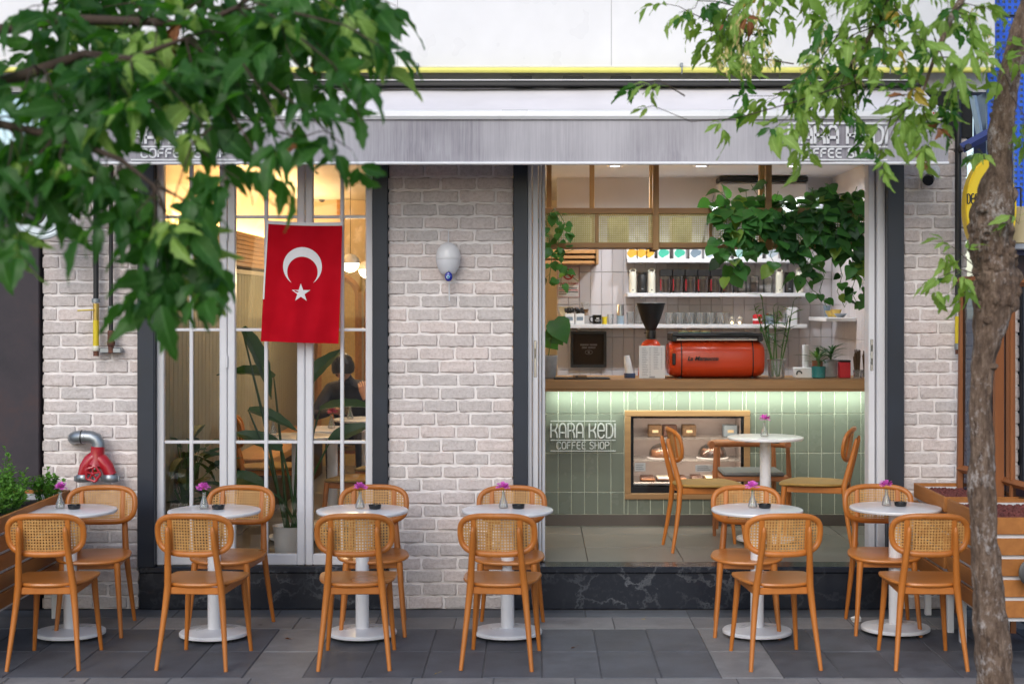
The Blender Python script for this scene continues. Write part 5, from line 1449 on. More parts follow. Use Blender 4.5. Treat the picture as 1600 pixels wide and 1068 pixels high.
for k, (wd) in enumerate((29, 30, 30, 12)):
    a = at(873, 450 + k * 3.1, ys - .005); m = MB(); m.box(a.x, a.x + wd / 191.8, ys - .0055, ys - .0042, a.z - .003, a.z + .003); m.build('text_line', 'print_black' if k != 1 else 'print_red', t, False)
m = MB(); mw = .002; m.box(x0, x1, ys - .0052, ys - .0041, z1 - mw, z1); m.box(x0, x1, ys - .0052, ys - .0041, z0, z0 + mw); m.box(x0, x0 + mw, ys - .0052, ys - .0041, z0 + mw, z1 - mw); m.box(x1 - mw, x1, ys - .0052, ys - .0041, z0 + mw, z1 - mw); m.build('red_border', 'print_red', t, False)
t = thing('wooden_wall_cabinet', 'low wooden cabinet hung at the left end of the tiled wall', 'cabinet', (X_(893, 12.3), 12.4, Z_(414, 12.3)))
x0, x1 = .06, X_(931, 12.3)
for k, (a, b_) in enumerate(((390, 396), (399, 404), (407, 412))):
    m = MB(); m.box(x0, x1 - .0 - k * .004, 12.30 + k * .01, 12.735, Z_(b_, 12.3), Z_(a, 12.3), .003); m.build('board', 'oak_warm', t, False)
m = MB(); m.box(x1 + .001, x1 + .022, 12.29, 12.735, Z_(413, 12.3), Z_(386, 12.3), .003); m.build('side_panel', 'oak', t, False)
m = MB(); m.box(X_(1355, 11.3), X_(1359, 11.3), 11.28, 11.30, ztop, 2.35); tag(m.build('black_standpipe', 'black_metal', None, False), 'thin black upright pipe at the right end of the counter', 'pipe')

# ---- machines on the counter
ym = 11.45; sM = F / ym
t = thing('espresso_machine', 'barrel-shaped red espresso machine with black script on the counter', 'coffee machine', (X_(1116, ym), ym, ztop))
zc = ztop + .139; rY, rZ = .205, .137
def barrel(px_r, mat, name, seg=40):
    m = MB(); vs, fs = [], []
    for px, k in px_r:
        for i in range(seg):
            a = 2 * math.pi * i / seg; c_, s_ = math.cos(a), math.sin(a)
            vs.append((X_(px, ym), ym + rY * k * math.copysign(abs(c_) ** .62, c_), zc + rZ * k * math.copysign(abs(s_) ** .62, s_)))
    n = len(px_r)
    for j in range(n - 1):
        for i in range(seg): fs.append((j * seg + i, j * seg + (i + 1) % seg, (j + 1) * seg + (i + 1) % seg, (j + 1) * seg + i))
    fs += [tuple(range(seg)), tuple((n - 1) * seg + i for i in range(seg))[::-1]]
    m.add(vs, fs); return m.build(name, mat, t)
barrel([(1062, 1.0), (1064, 1.012), (1168, 1.012), (1170, 1.0)], 'machine_red', 'barrel_body')
for a, b_, c_ in ((1062, 1053, 1043.5), (1170, 1180, 1189.5)):
    barrel([(a - (1 if a < 1100 else -1) * .2, 1.02), (a - (1 if a < 1100 else -1) * 1.6, 1.02)], 'black_plastic', 'black_edging')
    barrel([(a - (1 if a < 1100 else -1) * 1.7, .995), (b_, .96), (b_ + (c_ - b_) * .6, .90), (c_, .80)], 'machine_red', 'end_cap')
m = MB(); m.box(X_(1051, 11.23), X_(1056.5, 11.23), ym - .20, ym - .165, zc - .04, zc + .045, .006); m.build('side_vent', 'black_plastic', t, False)
m = MB(); m.box(X_(1046, ym), X_(1187, ym), ym - .17, ym + .17, zc + rZ - .004, zc + rZ + .012, .004); m.build('cup_tray', 'steel', t, False)
m = MB()
for y in (ym - .175, ym + .175): m.tube([(X_(1048, ym), y, zc + rZ + .035), (X_(1184, ym), y, zc + rZ + .035)], .018, 8)
for px in (1050, 1182): m.box(X_(px - 4, ym), X_(px + 4, ym), ym - .19, ym + .19, zc + rZ - .01, zc + rZ + .05, .006)
m.build('top_rail', 'black_plastic', t)
for px in (1060, 1172):
    for y in (ym - .13, ym + .13):
        m = MB(); m.lathe([(0, 0), (.022, 0), (.018, .01), (0, .01)], 14, (X_(px, ym), y, ztop)); m.build('foot', 'black_plastic', t)
text('script_lettering', 'La Marzocco', 1098.5, 560, ym - rY - .004, 48, 'print_black', t, shear=.3, bold=.012, depth=.012)
for k, px in enumerate((1067, 1084, 1101)):
    c = at(px, 524, ym); m = MB(); z = zc + rZ + .0125; m.lathe([(0, .001), (.022, .001), (.036, .03), (.038, .052), (.035, .052), (.02, .008), (0, .007)], 22, (c.x, ym - .05, z)); o = m.build('coffee_cup', 'mint_print', None); tag(o, 'pale green cup on top of the machine, %s of three' % ('left', 'middle', 'right')[k], 'cup', 'cups on the machine')
    b = MB(); b.lathe([(.0383, .046), (.0388, .049), (.0383, .0525)], 22, (c.x, ym - .05, z)); b.build('rim_band', 'brass', o)

yg = 11.52; c = at(1017, 590, yg)
t = thing('coffee_grinder', 'coffee grinder with black funnel hopper and red body on the counter', 'grinder', (c.x, yg, ztop))
zz = lambda py: Z_(py, yg)
m = MB(); m.lathe([(0, zz(529)), (.035, zz(529)), (.036, zz(518)), (.033, zz(516)), (.045, zz(511)), (.07, zz(499)), (.09, zz(486)), (.103, zz(476)), (.107, zz(473.5)), (.104, zz(473)), (0, zz(474))], 36, (c.x, yg, 0)); m.build('hopper', 'black_plastic', t)
m = MB(); m.tube([(c.x - .035, yg, zz(520)), (c.x - .05, yg - .01, zz(520))], .004, 6); m.build('hopper_lever', 'black_plastic', t)
m = MB(); m.lathe([(0, ztop + .001), (.09, ztop + .001), (.095, ztop + .02), (.085, ztop + .10), (.082, zz(548)), (.078, zz(541)), (.06, zz(534)), (.035, zz(530)), (0, zz(529.5))], 32, (c.x, yg, 0)); m.build('grinder_body', 'machine_red', t)
m = MB(); m.box(c.x - .05, c.x + .05, yg + .06, yg + .13, ztop + .001, ztop + .02, .004); m.build('dosing_tray', 'steel', t, False)
yb_ = 11.30
t = thing('menu_board', 'white printed menu sheet standing in front of the grinder', 'menu', (X_(1019, yb_), yb_, ztop))
x0, x1, z1 = X_(998.5, yb_), X_(1039, yb_), Z_(540, yb_)
m = MB(); m.box(x0, x1, yb_, yb_ + .006, ztop + .001, z1, .001); m.build('sheet', 'paper', t, False)
m = MB(); m.box(x0 + .03, x1 - .03, yb_ + .008, yb_ + .07, ztop + .001, ztop + .012, .002); m.build('stand_foot', 'steel', t, False)
for cidx, (a, b_) in enumerate(((.12, .42), (.56, .86))):
    for k in range(17 if cidx == 0 else 13):
        z = z1 - .018 - k * .0122
        m = MB(); m.box(x0 + (x1 - x0) * a, x0 + (x1 - x0) * (a + (b_ - a) * rnd.uniform(.45, .8)), yb_ - .0012, yb_ - .0002, z - .0016, z + .0016); m.build('menu_line', 'print_grey', t, False)
        m = MB(); m.box(x0 + (x1 - x0) * (b_ - .02), x0 + (x1 - x0) * (b_ + .03), yb_ - .0012, yb_ - .0002, z - .0016, z + .0016); m.build('price_mark', 'print_grey', t, False)
m = MB(); p = at(1019, 588.6, yb_); m.box(p.x - .02, p.x + .02, yb_ - .0012, yb_ - .0002, p.z - .005, p.z + .005); m.build('footer_mark', 'print_grey', t, False)
yc = 11.35; c = at(984, 590, yc)
t = thing('paper_cup_stack', 'leaning stack of white paper cups in a dark holder on the counter', 'stack of cups', (c.x, yc, ztop))
m = MB(); m.lathe([(0, .001), (.040, .001), (.042, .03), (.038, .036), (.036, .006), (0, .004)], 24, (c.x, yc, ztop)); m.build('holder', 'denim', t)
for k in range(8):
    m = MB(); m.lathe([(.026, 0), (.0295, .002), (.0285, .005), (.028, .006), (.021, .062), (0, .063)], 24); m.xf(Matrix.Translation((c.x + .002 - k * .0024, yc, ztop + .012 + k * .0125)) @ Matrix.Rotation(R(-7), 4, 'Y')); m.build('paper_cup', 'paper', t)
c = at(909, 590, 11.2); m = MB(); m.box(X_(865, 11.2), X_(953, 11.2), 11.14, 11.36, ztop + .001, ztop + .009, .003); tag(m.build('serving_tray', 'black_plastic', None, False), 'thin dark tray lying on the counter below the poster', 'tray')
m = MB(); m.box(X_(895, 11.25), X_(917, 11.25), 11.22, 11.28, ztop + .0095, ztop + .027, .004); o = m.build('wooden_block', 'oak', None, False); tag(o, 'small wooden block lying on the dark tray', 'block'); b = MB(); b.box(X_(899, 11.25), X_(903, 11.25), 11.218, 11.2198, ztop + .013, ztop + .023); b.build('slot', 'dark_brown', o, False)

# ---- hanging trough with cane panels
yt0, yt1 = 11.15, 11.47
tr = thing('hanging_planter_trough', 'wooden trough with cane panels hung from the ceiling above the bar', 'planter', (1.25, 11.3, Z_(388, yt0)))
zT0, zT1, zB0, zB1 = Z_(334, yt0), Z_(325, yt0), Z_(387, yt0), Z_(379, yt0)
xl, xr = .07, 2.42
for a, b_ in ((zT0, zT1), (zB0, zB1)):
    m = MB(); m.box(xl, xr, yt0 - .015, yt0 + .015, a, b_, .003); m.build('rail', 'oak', tr, False)
    m = MB(); m.box(xl, xr, yt1 - .015, yt1 + .015, a, b_, .003); m.build('rail', 'oak', tr, False)
for px in (1024.5, 1200.5):
    x = X_(px, yt0)
    for y in (yt0, yt1):
        m = MB(); m.box(x - .022, x + .022, y - .024, y + .024, Z_(391, yt0), CE, .003); m.build('post', 'oak_post', tr, False)
for px, y in ((858, yt0 + .1), (925, yt1 + .03)):
    m = MB(); x = X_(px, y); m.box(x - .018, x + .018, y - .018, y + .018, zB0 + .002, CE, .003); m.build('post', 'oak_post', tr, False)
dv = [xl, X_(932.5, yt0), X_(1024.5, yt0), X_(1110.5, yt0), X_(1200.5, yt0), X_(1278, yt0), xr]
for k in range(6):
    m = MB(); m.add([(dv[k], yt0 - .002, zB1), (dv[k + 1], yt0 - .002, zB1), (dv[k + 1], yt0 - .002, zT0), (dv[k], yt0 - .002, zT0)], [(0, 1, 2, 3)]); m.build('cane_panel', 'cane_panel', tr, False)
    if k in (1, 3, 5):
        m = MB(); x = dv[k]; m.box(x - .013, x + .013, yt0 - .013, yt0 + .012, zB1 + .001, zT0 - .001, .003); m.build('divider', 'oak_post', tr, False)
m = MB(); m.box(xl, xr, yt0 + .017, yt1 - .017, zB0 + .004, zB0 + .016); m.build('bottom_board', 'oak', tr, False)
for k in range(3):
    m = MB(); x = (.35, .62, 1.07)[k]; m.box(x - .09, x + .06, yt0 + .05, yt0 + .25, zB0 + .018, zT1 - .06, .01); m.build('inner_pot', 'cream_enamel', tr, False)
# ================================================================== PLANTS OF THE BAR
def heart_leaf(k, wd=.46, fold=.25, droop=.35):
    """heart-shaped leaf of unit length lying in XY, tip towards +X"""
    rr = random.Random(70 + k)
    pr = [(0.0, .0), (-.06, .20), (.05, .40), (.25, .49), (.48, .42), (.70, .27), (.88, .10), (1.0, 0)]
    vs, fs = [], []
    for x, w_ in pr:
        z = -droop * max(0, x) ** 2 * .5
        for s in (-1, 0, 1):
            xx = x if s else max(x, 0.0) if x < .05 else x
            vs.append((xx, s * w_ * wd / .46, z + abs(s) * w_ * fold + rr.uniform(-.015, .015)))
    for i in range(len(pr) - 1):
        for j in (0, 1): fs.append((i * 3 + j, i * 3 + j + 1, (i + 1) * 3 + j + 1, (i + 1) * 3 + j))
    return MB().add(vs, fs)
HL = [heart_leaf(k, .46, (.15, .28, .05, .35)[k], (.3, .6, .1, .8)[k]).mesh('leaf', 'pothos') for k in range(4)]
HLD = [heart_leaf(k, .46, (.15, .28, .05, .35)[k], (.3, .6, .1, .8)[k]).mesh('leaf', 'indoor_leaf') for k in range(4)]
HLL = [heart_leaf(k + 9, .46, .2, .4).mesh('leaf', 'pothos_lime') for k in range(2)]

def orient(o, p, d, up, s):
    d = d.normalized(); y = up.cross(d)
    if y.length < 1e-4: y = d.orthogonal()
    y.normalize(); z = d.cross(y)
    Mx = Matrix((d, y, z)).transposed().to_4x4()
    o.matrix_local = Matrix.Translation(p) @ Mx @ Matrix.Scale(s, 4)

def pothos(label, pots, vines, seed, size=(.07, .12), lime=.07, dark=.12):
    rr = random.Random(seed)
    t = thing('pothos_plant', label, 'plant', tuple(pots), 'trailing plants above the bar')
    vm = MB(); o = Vector(pots)
    for pts, dens in vines:
        P = [Vector(p) for p in pts]
        # resample
        L = [0]
        for a, b_ in zip(P[:-1], P[1:]): L.append(L[-1] + (b_ - a).length)
        vm.tube([p - o + o for p in P], .0025, 5)
        n = max(2, int(L[-1] * dens))
        for k in range(n):
            q = (k + rr.random()) / n * L[-1]
            i = max(j for j in range(len(L)) if L[j] <= q + 1e-9); i = min(i, len(P) - 2)
            f = (q - L[i]) / max(1e-6, L[i + 1] - L[i]); p = P[i].lerp(P[i + 1], f)
            d = Vector((rr.uniform(-1, 1), rr.uniform(-1, .35), rr.uniform(-.9, .45))).normalized()
            pe = p + d * rr.uniform(.01, .05)
            vm.tube([p, pe], .0014, 4)
            ld = (d + Vector((0, -.15, rr.uniform(-1.0, .1)))).normalized()
            me = rr.choice(HLL) if rr.random() < lime else rr.choice(HLD) if rr.random() < dark else rr.choice(HL)
            lf = link('leaf', me, t)
            up = Vector((rr.uniform(-.5, .5), -.75 + rr.uniform(-.4, .4), .75)).normalized()
            orient(lf, pe - o, ld, up, rr.uniform(*size))
    vm.build('vines', 'stem_green', t)
    return t
rv = random.Random(5)
def vine_set(x0, x1, ytop, n, ylow, seed, wig=.06):
    rr = random.Random(seed); out = []
    for k in range(n):
        px = x0 + (x1 - x0) * (k + rr.random()) / n
        yy = rr.uniform(11.04, 11.22)
        p0 = at(px, rr.uniform(318, 330), 11.28)
        up = at(px + rr.uniform(-20, 20), ytop + rr.uniform(0, 35), 11.24 + rr.uniform(-.1, .15))
        low = rr.uniform(*ylow) if rr.random() < .8 else ylow[1] + rr.uniform(0, 22)
        over = at(px + rr.uniform(-12, 12), 326, 11.10 - rr.uniform(0, .08))
        pts = [p0, over]
        m_ = 5
        for j in range(1, m_ + 1):
            yy_ = 326 + (low - 326) * j / m_
            pts.append(at(px + rr.uniform(-16, 16), yy_, 11.06 - rr.uniform(0, .10)))
        out.append((pts, 21)); out.append(([p0, p0.lerp(up, .6) + Vector((rr.uniform(-.03, .03), 0, 0)), up], 30))
    return out
pothos('bushy pothos trailing over the middle of the cane trough', at(1165, 345, 11.3), vine_set(1124, 1210, 288, 9, (370, 420), 1), 3)
pothos('darker pothos trailing over the right end of the cane trough', at(1265, 345, 11.3), vine_set(1212, 1352, 284, 11, (380, 440), 2), 4, (.07, .13), .02, .45)
lv = [([at(856, 338, 11.12), at(866, 326, 11.08), at(874, 345, 11.04), at(872, 385, 11.03), at(878, 415, 11.03), at(876, 448, 11.03)], 28), ([at(854, 335, 11.1), at(872, 330, 11.06), at(884, 352, 11.03), at(888, 380, 11.03)], 22),
      ([at(853, 345, 11.08), at(858, 372, 11.04), at(862, 404, 11.03), at(858, 438, 11.03)], 26), ([at(868, 380, 11.03), at(880, 395, 11.03), at(896, 390, 11.03)], 20), ([at(872, 410, 11.03), at(888, 428, 11.03), at(904, 440, 11.03)], 14)]
pothos('sparse pothos strands hanging at the left end of the cane trough', at(860, 350, 11.2), lv, 8, (.045, .075), .03)
rvine = [([at(1300 + a, 400, 11.05), at(1308 + a, 430, 11.05), at(1300 + a, 455, 11.05), at(1312 + a, 480, 11.05)], 16) for a in (-20, 8, 30)] + [([at(1250, 420, 11.05), at(1268, 452, 11.04), at(1290, 468, 11.04)], 14), ([at(1345, 330, 11.1), at(1350, 400, 11.06), at(1348, 450, 11.06), at(1352, 478, 11.06)], 34)]
pothos('thin strands of pothos trailing lowest at the right end of the trough', at(1320, 380, 11.2), rvine, 12, (.05, .09), .05)

# large-leaved plant in grey pot at the left end of the counter
yl = 11.3
pc = at(858, 590, yl)
t = thing('potted_monstera', 'broad-leaved plant in a grey stone pot at the left end of the counter', 'plant', (pc.x, yl, ztop))
m = MB(); m.lathe([(0, .001), (.045, .001), (.06, .02), (.072, .165), (.066, .167), (.055, .14), (0, .14)], 28, (pc.x - .01, yl, ztop)); m.build('pot', 'grey_stone_pot', t)
m = MB()
big = heart_leaf(31, .5, .12, .5)
for tip, nrm, s in ((at(866, 500, yl - .03), Vector((.15, -.8, .55)), .19), (at(861, 512, yl + .02), Vector((-.4, -.7, .6)), .15), (at(852, 520, yl + .05), Vector((-.5, -.6, .5)), .15)):
    b = MB(); b.v, b.f = list(big.v), list(big.f)
    o = link('leaf', MB().add(b.v, b.f).mesh('leaf', 'pothos'), t)
    orient(o, tip - t.location, Vector((.55, -.25, -.8)), nrm, s)
    m.tube([(pc.x - .01, yl, ztop + .14), (pc.x - .01 + .02, yl, ztop + .24), tip], .0035, 6)
m.build('stems', 'stem_green', t)

# lucky bamboo in a glass vase
yb2 = 11.32; bc = at(1213, 590, yb2)
t = thing('bamboo_vase', 'lucky bamboo stalks in a clear glass vase right of the machine', 'plant', (bc.x, yb2, ztop))
m = MB(); m.lathe([(0, .002), (.055, .002), (.060, .008), (.066, .13), (.075, .14), (.072, .141), (.062, .13), (.055, .012), (0, .010)], 28, (bc.x, yb2, ztop)); m.build('glass_vase', 'bottle_glass', t)
rr = random.Random(21); blade = MB(); 
bl_pr = [(0, .012), (.25, .07), (.55, .075), (.8, .045), (1, 0)]
vs, fs = [], []
for x, w_ in bl_pr:
    for s in (-1, 0, 1): vs.append((x, s * w_, -.35 * x * x + abs(s) * w_ * .3))
for i in range(4):
    for j in (0, 1): fs.append((i * 3 + j, i * 3 + j + 1, i * 3 + j + 4, i * 3 + j + 3))
BLD = MB().add(vs, fs).mesh('leaf', 'bamboo_leaf'); BLD2 = MB().add(vs, fs).mesh('leaf', 'indoor_leaf')
for k, (px, py) in enumerate(((1178, 476), (1190, 462), (1208, 480), (1216, 478), (1232, 492), (1240, 470), (1200, 500))):
    top = at(px, py, yb2 + rr.uniform(-.05, .05)); base = Vector((bc.x + rr.uniform(-.03, .03), yb2 + rr.uniform(-.03, .03), ztop + .012)); md = base.lerp(top, .5) + Vector((rr.uniform(-.02, .02), 0, 0))
    m = MB(); m.tube([base, base.lerp(md, .6), md, md.lerp(top, .6), top], [.0055, .005, .005, .004, .002], 7); m.build('stalk', 'stem_green', t)
    for j in range(10):
        f = .45 + .55 * j / 9; p = base.lerp(md, f * 2) if f < .5 else md.lerp(top, f * 2 - 1)
        o = link('leaf', BLD if f > .7 else BLD2, t); a = rr.uniform(0, 6.28)
        orient(o, p - t.location, Vector((math.cos(a), math.sin(a) * .7, rr.uniform(-.1, .9))), Vector((0, -.3, 1)), rr.uniform(.06, .12))
# small things at the right end of the counter
def potted(label, px, py0, r_, h, mat, yy, leaves, seed, lsz, spread, mt='indoor_leaf', tall=.1):
    rr = random.Random(seed); c = at(px, 590, yy)
    t = thing('potted_plant', label, 'plant', (c.x, yy, ztop), 'small potted plants on the counter')
    m = MB(); m.lathe([(0, .001), (r_ * .8, .001), (r_ * .95, .006), (r_, h), (r_ * .93, h), (r_ * .85, h * .85), (0, h * .85)], 26, (c.x, yy, ztop)); m.build('pot', mat, t)
    m = MB()
    for k in range(leaves):
        a = rr.uniform(0, 6.28); o = link('leaf', BLD2 if mt == 'indoor_leaf' else BLD, t)
        d = Vector((math.cos(a) * spread, math.sin(a) * spread * .7, rr.uniform(.25, 1)))
        p = Vector((c.x + .01 * math.cos(a), yy + .01 * math.sin(a), ztop + h * .9 + rr.uniform(0, tall)))
        m.tube([(c.x, yy, ztop + h * .85), p], .002, 5); orient(o, p - t.location, d, Vector((0, 0, 1)), rr.uniform(*lsz))
    m.build('stems', 'stem_green', t)
potted('long-leaved plant in a teal pot on the counter', 1279, 572, .052, .085, 'teal_glaze', 11.33, 16, 1, (.10, .20), 1.2)
potted('upright leafy plant in a pale grey pot behind the teal pot', 1298, 563, .05, .13, 'grey_stone_pot', 11.45, 26, 2, (.08, .14), .8)
potted('fine brownish green plant behind the white candle', 1277, 570, .04, .12, 'terracotta', 11.52, 30, 3, (.06, .11), .7, 'bamboo', .05)
c = at(1259, 590, 11.4); m = MB(); m.box(c.x - .085, c.x + .06, 11.34, 11.46, ztop + .001, ztop + .075, .004); o = m.build('white_box', 'paper', None, False); tag(o, 'white carton with a black curl on the counter', 'carton')
m = MB(); m.tube([(c.x - .058 + .018 * math.cos(a), 11.338, ztop + .032 + .02 * math.sin(a)) for a in [k * math.pi / 8 for k in range(10)]], .005, 6); m.build('printed_curl', 'print_black', o)
m = MB(); m.lathe([(0, .0755), (.022, .0755), (.0235, .08), (.0235, .235), (.021, .24), (0, .238)], 20, (c.x, 11.41, ztop)); o = m.build('white_candle', 'paper', None); tag(o, 'tall white pillar candle standing on the white carton', 'candle'); b = MB(); b.tube([(c.x, 11.41, ztop + .238), (c.x + .002, 11.41, ztop + .25)], .0015, 5); b.build('wick', 'print_black', o)
c = at(1319, 590, 11.38); m = MB(); m.box(c.x - .04, c.x + .04, 11.34, 11.42, ztop + .001, ztop + .115, .004); o = m.build('red_tin_box', 'print_red', None, False); tag(o, 'square red tin on the counter right of the pots', 'tin'); b = MB(); b.box(c.x - .041, c.x + .041, 11.339, 11.421, ztop + .116, ztop + .13, .003); b.build('lid', 'black_plastic', o, False)
for k, px in enumerate((1340, 1354)):
    rr = random.Random(k); c = at(px, 590, 11.33); t = thing('reed_bundle', 'bundle of dried brown reeds in a jar, %s at the end of the counter' % ('inner' , 'outermost')[k], 'dried plant', (c.x, 11.33, ztop), 'reed bundles')
    m = MB(); m.lathe([(0, .001), (.03, .001), (.033, .06), (.03, .06), (.027, .006), (0, .005)], 18, (c.x, 11.33, ztop)); m.build('jar', 'bottle_glass', t)
    for j in range(26):
        a, r_ = rr.uniform(0, 6.28), rr.uniform(0, .02); m = MB(); m.tube([(c.x + r_ * math.cos(a), 11.33 + r_ * math.sin(a), ztop + .01), (c.x + 1.6 * r_ * math.cos(a), 11.33 + 1.6 * r_ * math.sin(a), ztop + rr.uniform(.14, .21))], [.003, .005], 5); m.build('reed', 'brown_reed', t)

# ================================================================== THE SEATING ROOM
for k, (px, py, Y) in enumerate(((547.5, 411, 12.6), (573.5, 421, 13.3))):
    c = at(px, py, Y)
    t = thing('globe_pendant', 'lit globe pendant lamp, %s of the pair in the window' % ('left', 'right')[k], 'pendant lamp', tuple(c), 'globe pendants')
    m = MB(); r_ = .075
    m.lathe([(r_ * math.cos(a), r_ * math.sin(a)) for a in [j * math.pi / 20 for j in range(11)]], 28, tuple(c)); m.build('white_cap', 'white_metal', t)
    m = MB(); m.lathe([(r_ * .97 * math.cos(a), -r_ * .97 * math.sin(a)) for a in [j * math.pi / 20 for j in range(11)]], 28, tuple(c)); m.build('glowing_bowl', 'pendant_glow', t)
    m = MB(); m.tube([c + Vector((0, 0, r_)), Vector((c.x, c.y, CE))], .0025, 6); m.build('cord', 'black_plastic', t)
    light('pendant_light', 'POINT', t, c + Vector((0, 0, -.14)), 11, (1, .74, .42), shadow_soft_size=.07)
# arched cane doors on the back wall
def arch_door(label, x0, x1, z1):
    y = 15.44
    t = thing('cane_arch_door', label, 'door', ((x0 + x1) / 2, y, FZ), 'arched cane doors')
    r_ = (x1 - x0) / 2; cx = (x0 + x1) / 2; out = [(x0, FZ)] + [(cx - r_ * math.cos(a), z1 - r_ + r_ * math.sin(a)) for a in [k * math.pi / 16 for k in range(17)]] + [(x1, FZ)]
    m = MB(); m.tube([(u, y, v) for u, v in out], .034, 4, up=(0, 1, 0)); m.build('arched_frame', 'oak_warm', t, False)
    m = MB(); m.add([(u, y + .01, v) for u, v in out], [tuple(range(len(out)))]); m.build('cane_sheet', 'cane_door', t, False)
    m = MB(); m.box(x0 - .03, x1 + .03, y + .03, y + .04, FZ, z1 + .02); m.build('backing', 'lamp_beige', t, False)
arch_door('left arched cane door panel on the back wall of the seating room', X_(497, 15.44), X_(560, 15.44), Z_(432, 15.44))
arch_door('right arched cane door panel on the back wall of the seating room', X_(574, 15.44), X_(640, 15.44), Z_(432, 15.44))
m = MB(); m.box(X_(525, 15.4), X_(531, 15.4), 15.46, 15.495, Z_(338, 15.4), Z_(281, 15.4), .003); o = m.build('wall_batten', 'oak_warm', None, False); tag(o, 'vertical wooden batten high on the back wall of the seating room', 'batten')
c = at(503, 309, 15.42); t = thing('wall_speaker', 'small black round speaker high on the back wall', 'speaker', tuple(c)); m = MB(); m.ball(tuple(c), .045, 16, 10, .8, .6, 1); m.build('cone', 'black_plastic', t); m = MB(); m.tube([c, c + Vector((0, .08, .03))], .012, 8); m.build('bracket', 'black_metal', t)

for k, (x, y, wds) in enumerate(((-1.30, 12.10, 'before the seated person'), (-1.44, 11.15, 'in the middle of the seating room'), (-1.60, 10.55, 'nearest the window inside'))):
    place(table0, (x, y, FZ), .2 * k, 'white round pedestal table ' + wds, 'pedestal tables indoors')
vr = make_vase('petal_red', 8)
for k, (px, y, wds) in enumerate(((547, 12.05, 'before the seated person'), (518, 11.12, 'on the middle indoor table'), (427, 10.52, 'on the indoor table nearest the window'), (580, 12.2, 'at the right of the person\'s table'))):
    place(vr, (X_(px, y), y, FZ + .7105), k * 1.3, 'glass vase with a rosy red flower ' + wds, 'flower vases indoors')
chair_in2 = make_chair('cane_chair', 'mustard_pad')
place(chair_in2, (-1.50, 12.92, FZ), R(180), 'cane-back chair under the seated person in the window', 'chairs in the seating room')
place(chair_in2, (-1.05, 11.2, FZ), R(80), 'cane-back chair right of the middle indoor table', 'chairs in the seating room')
place(chair_in2, (-1.9, 11.3, FZ), R(-80), 'cane-back chair left of the middle indoor table', 'chairs in the seating room')
place(chair_in2, (-1.17, 10.5, FZ), R(75), 'cane-back chair by the indoor table nearest the window', 'chairs in the seating room')

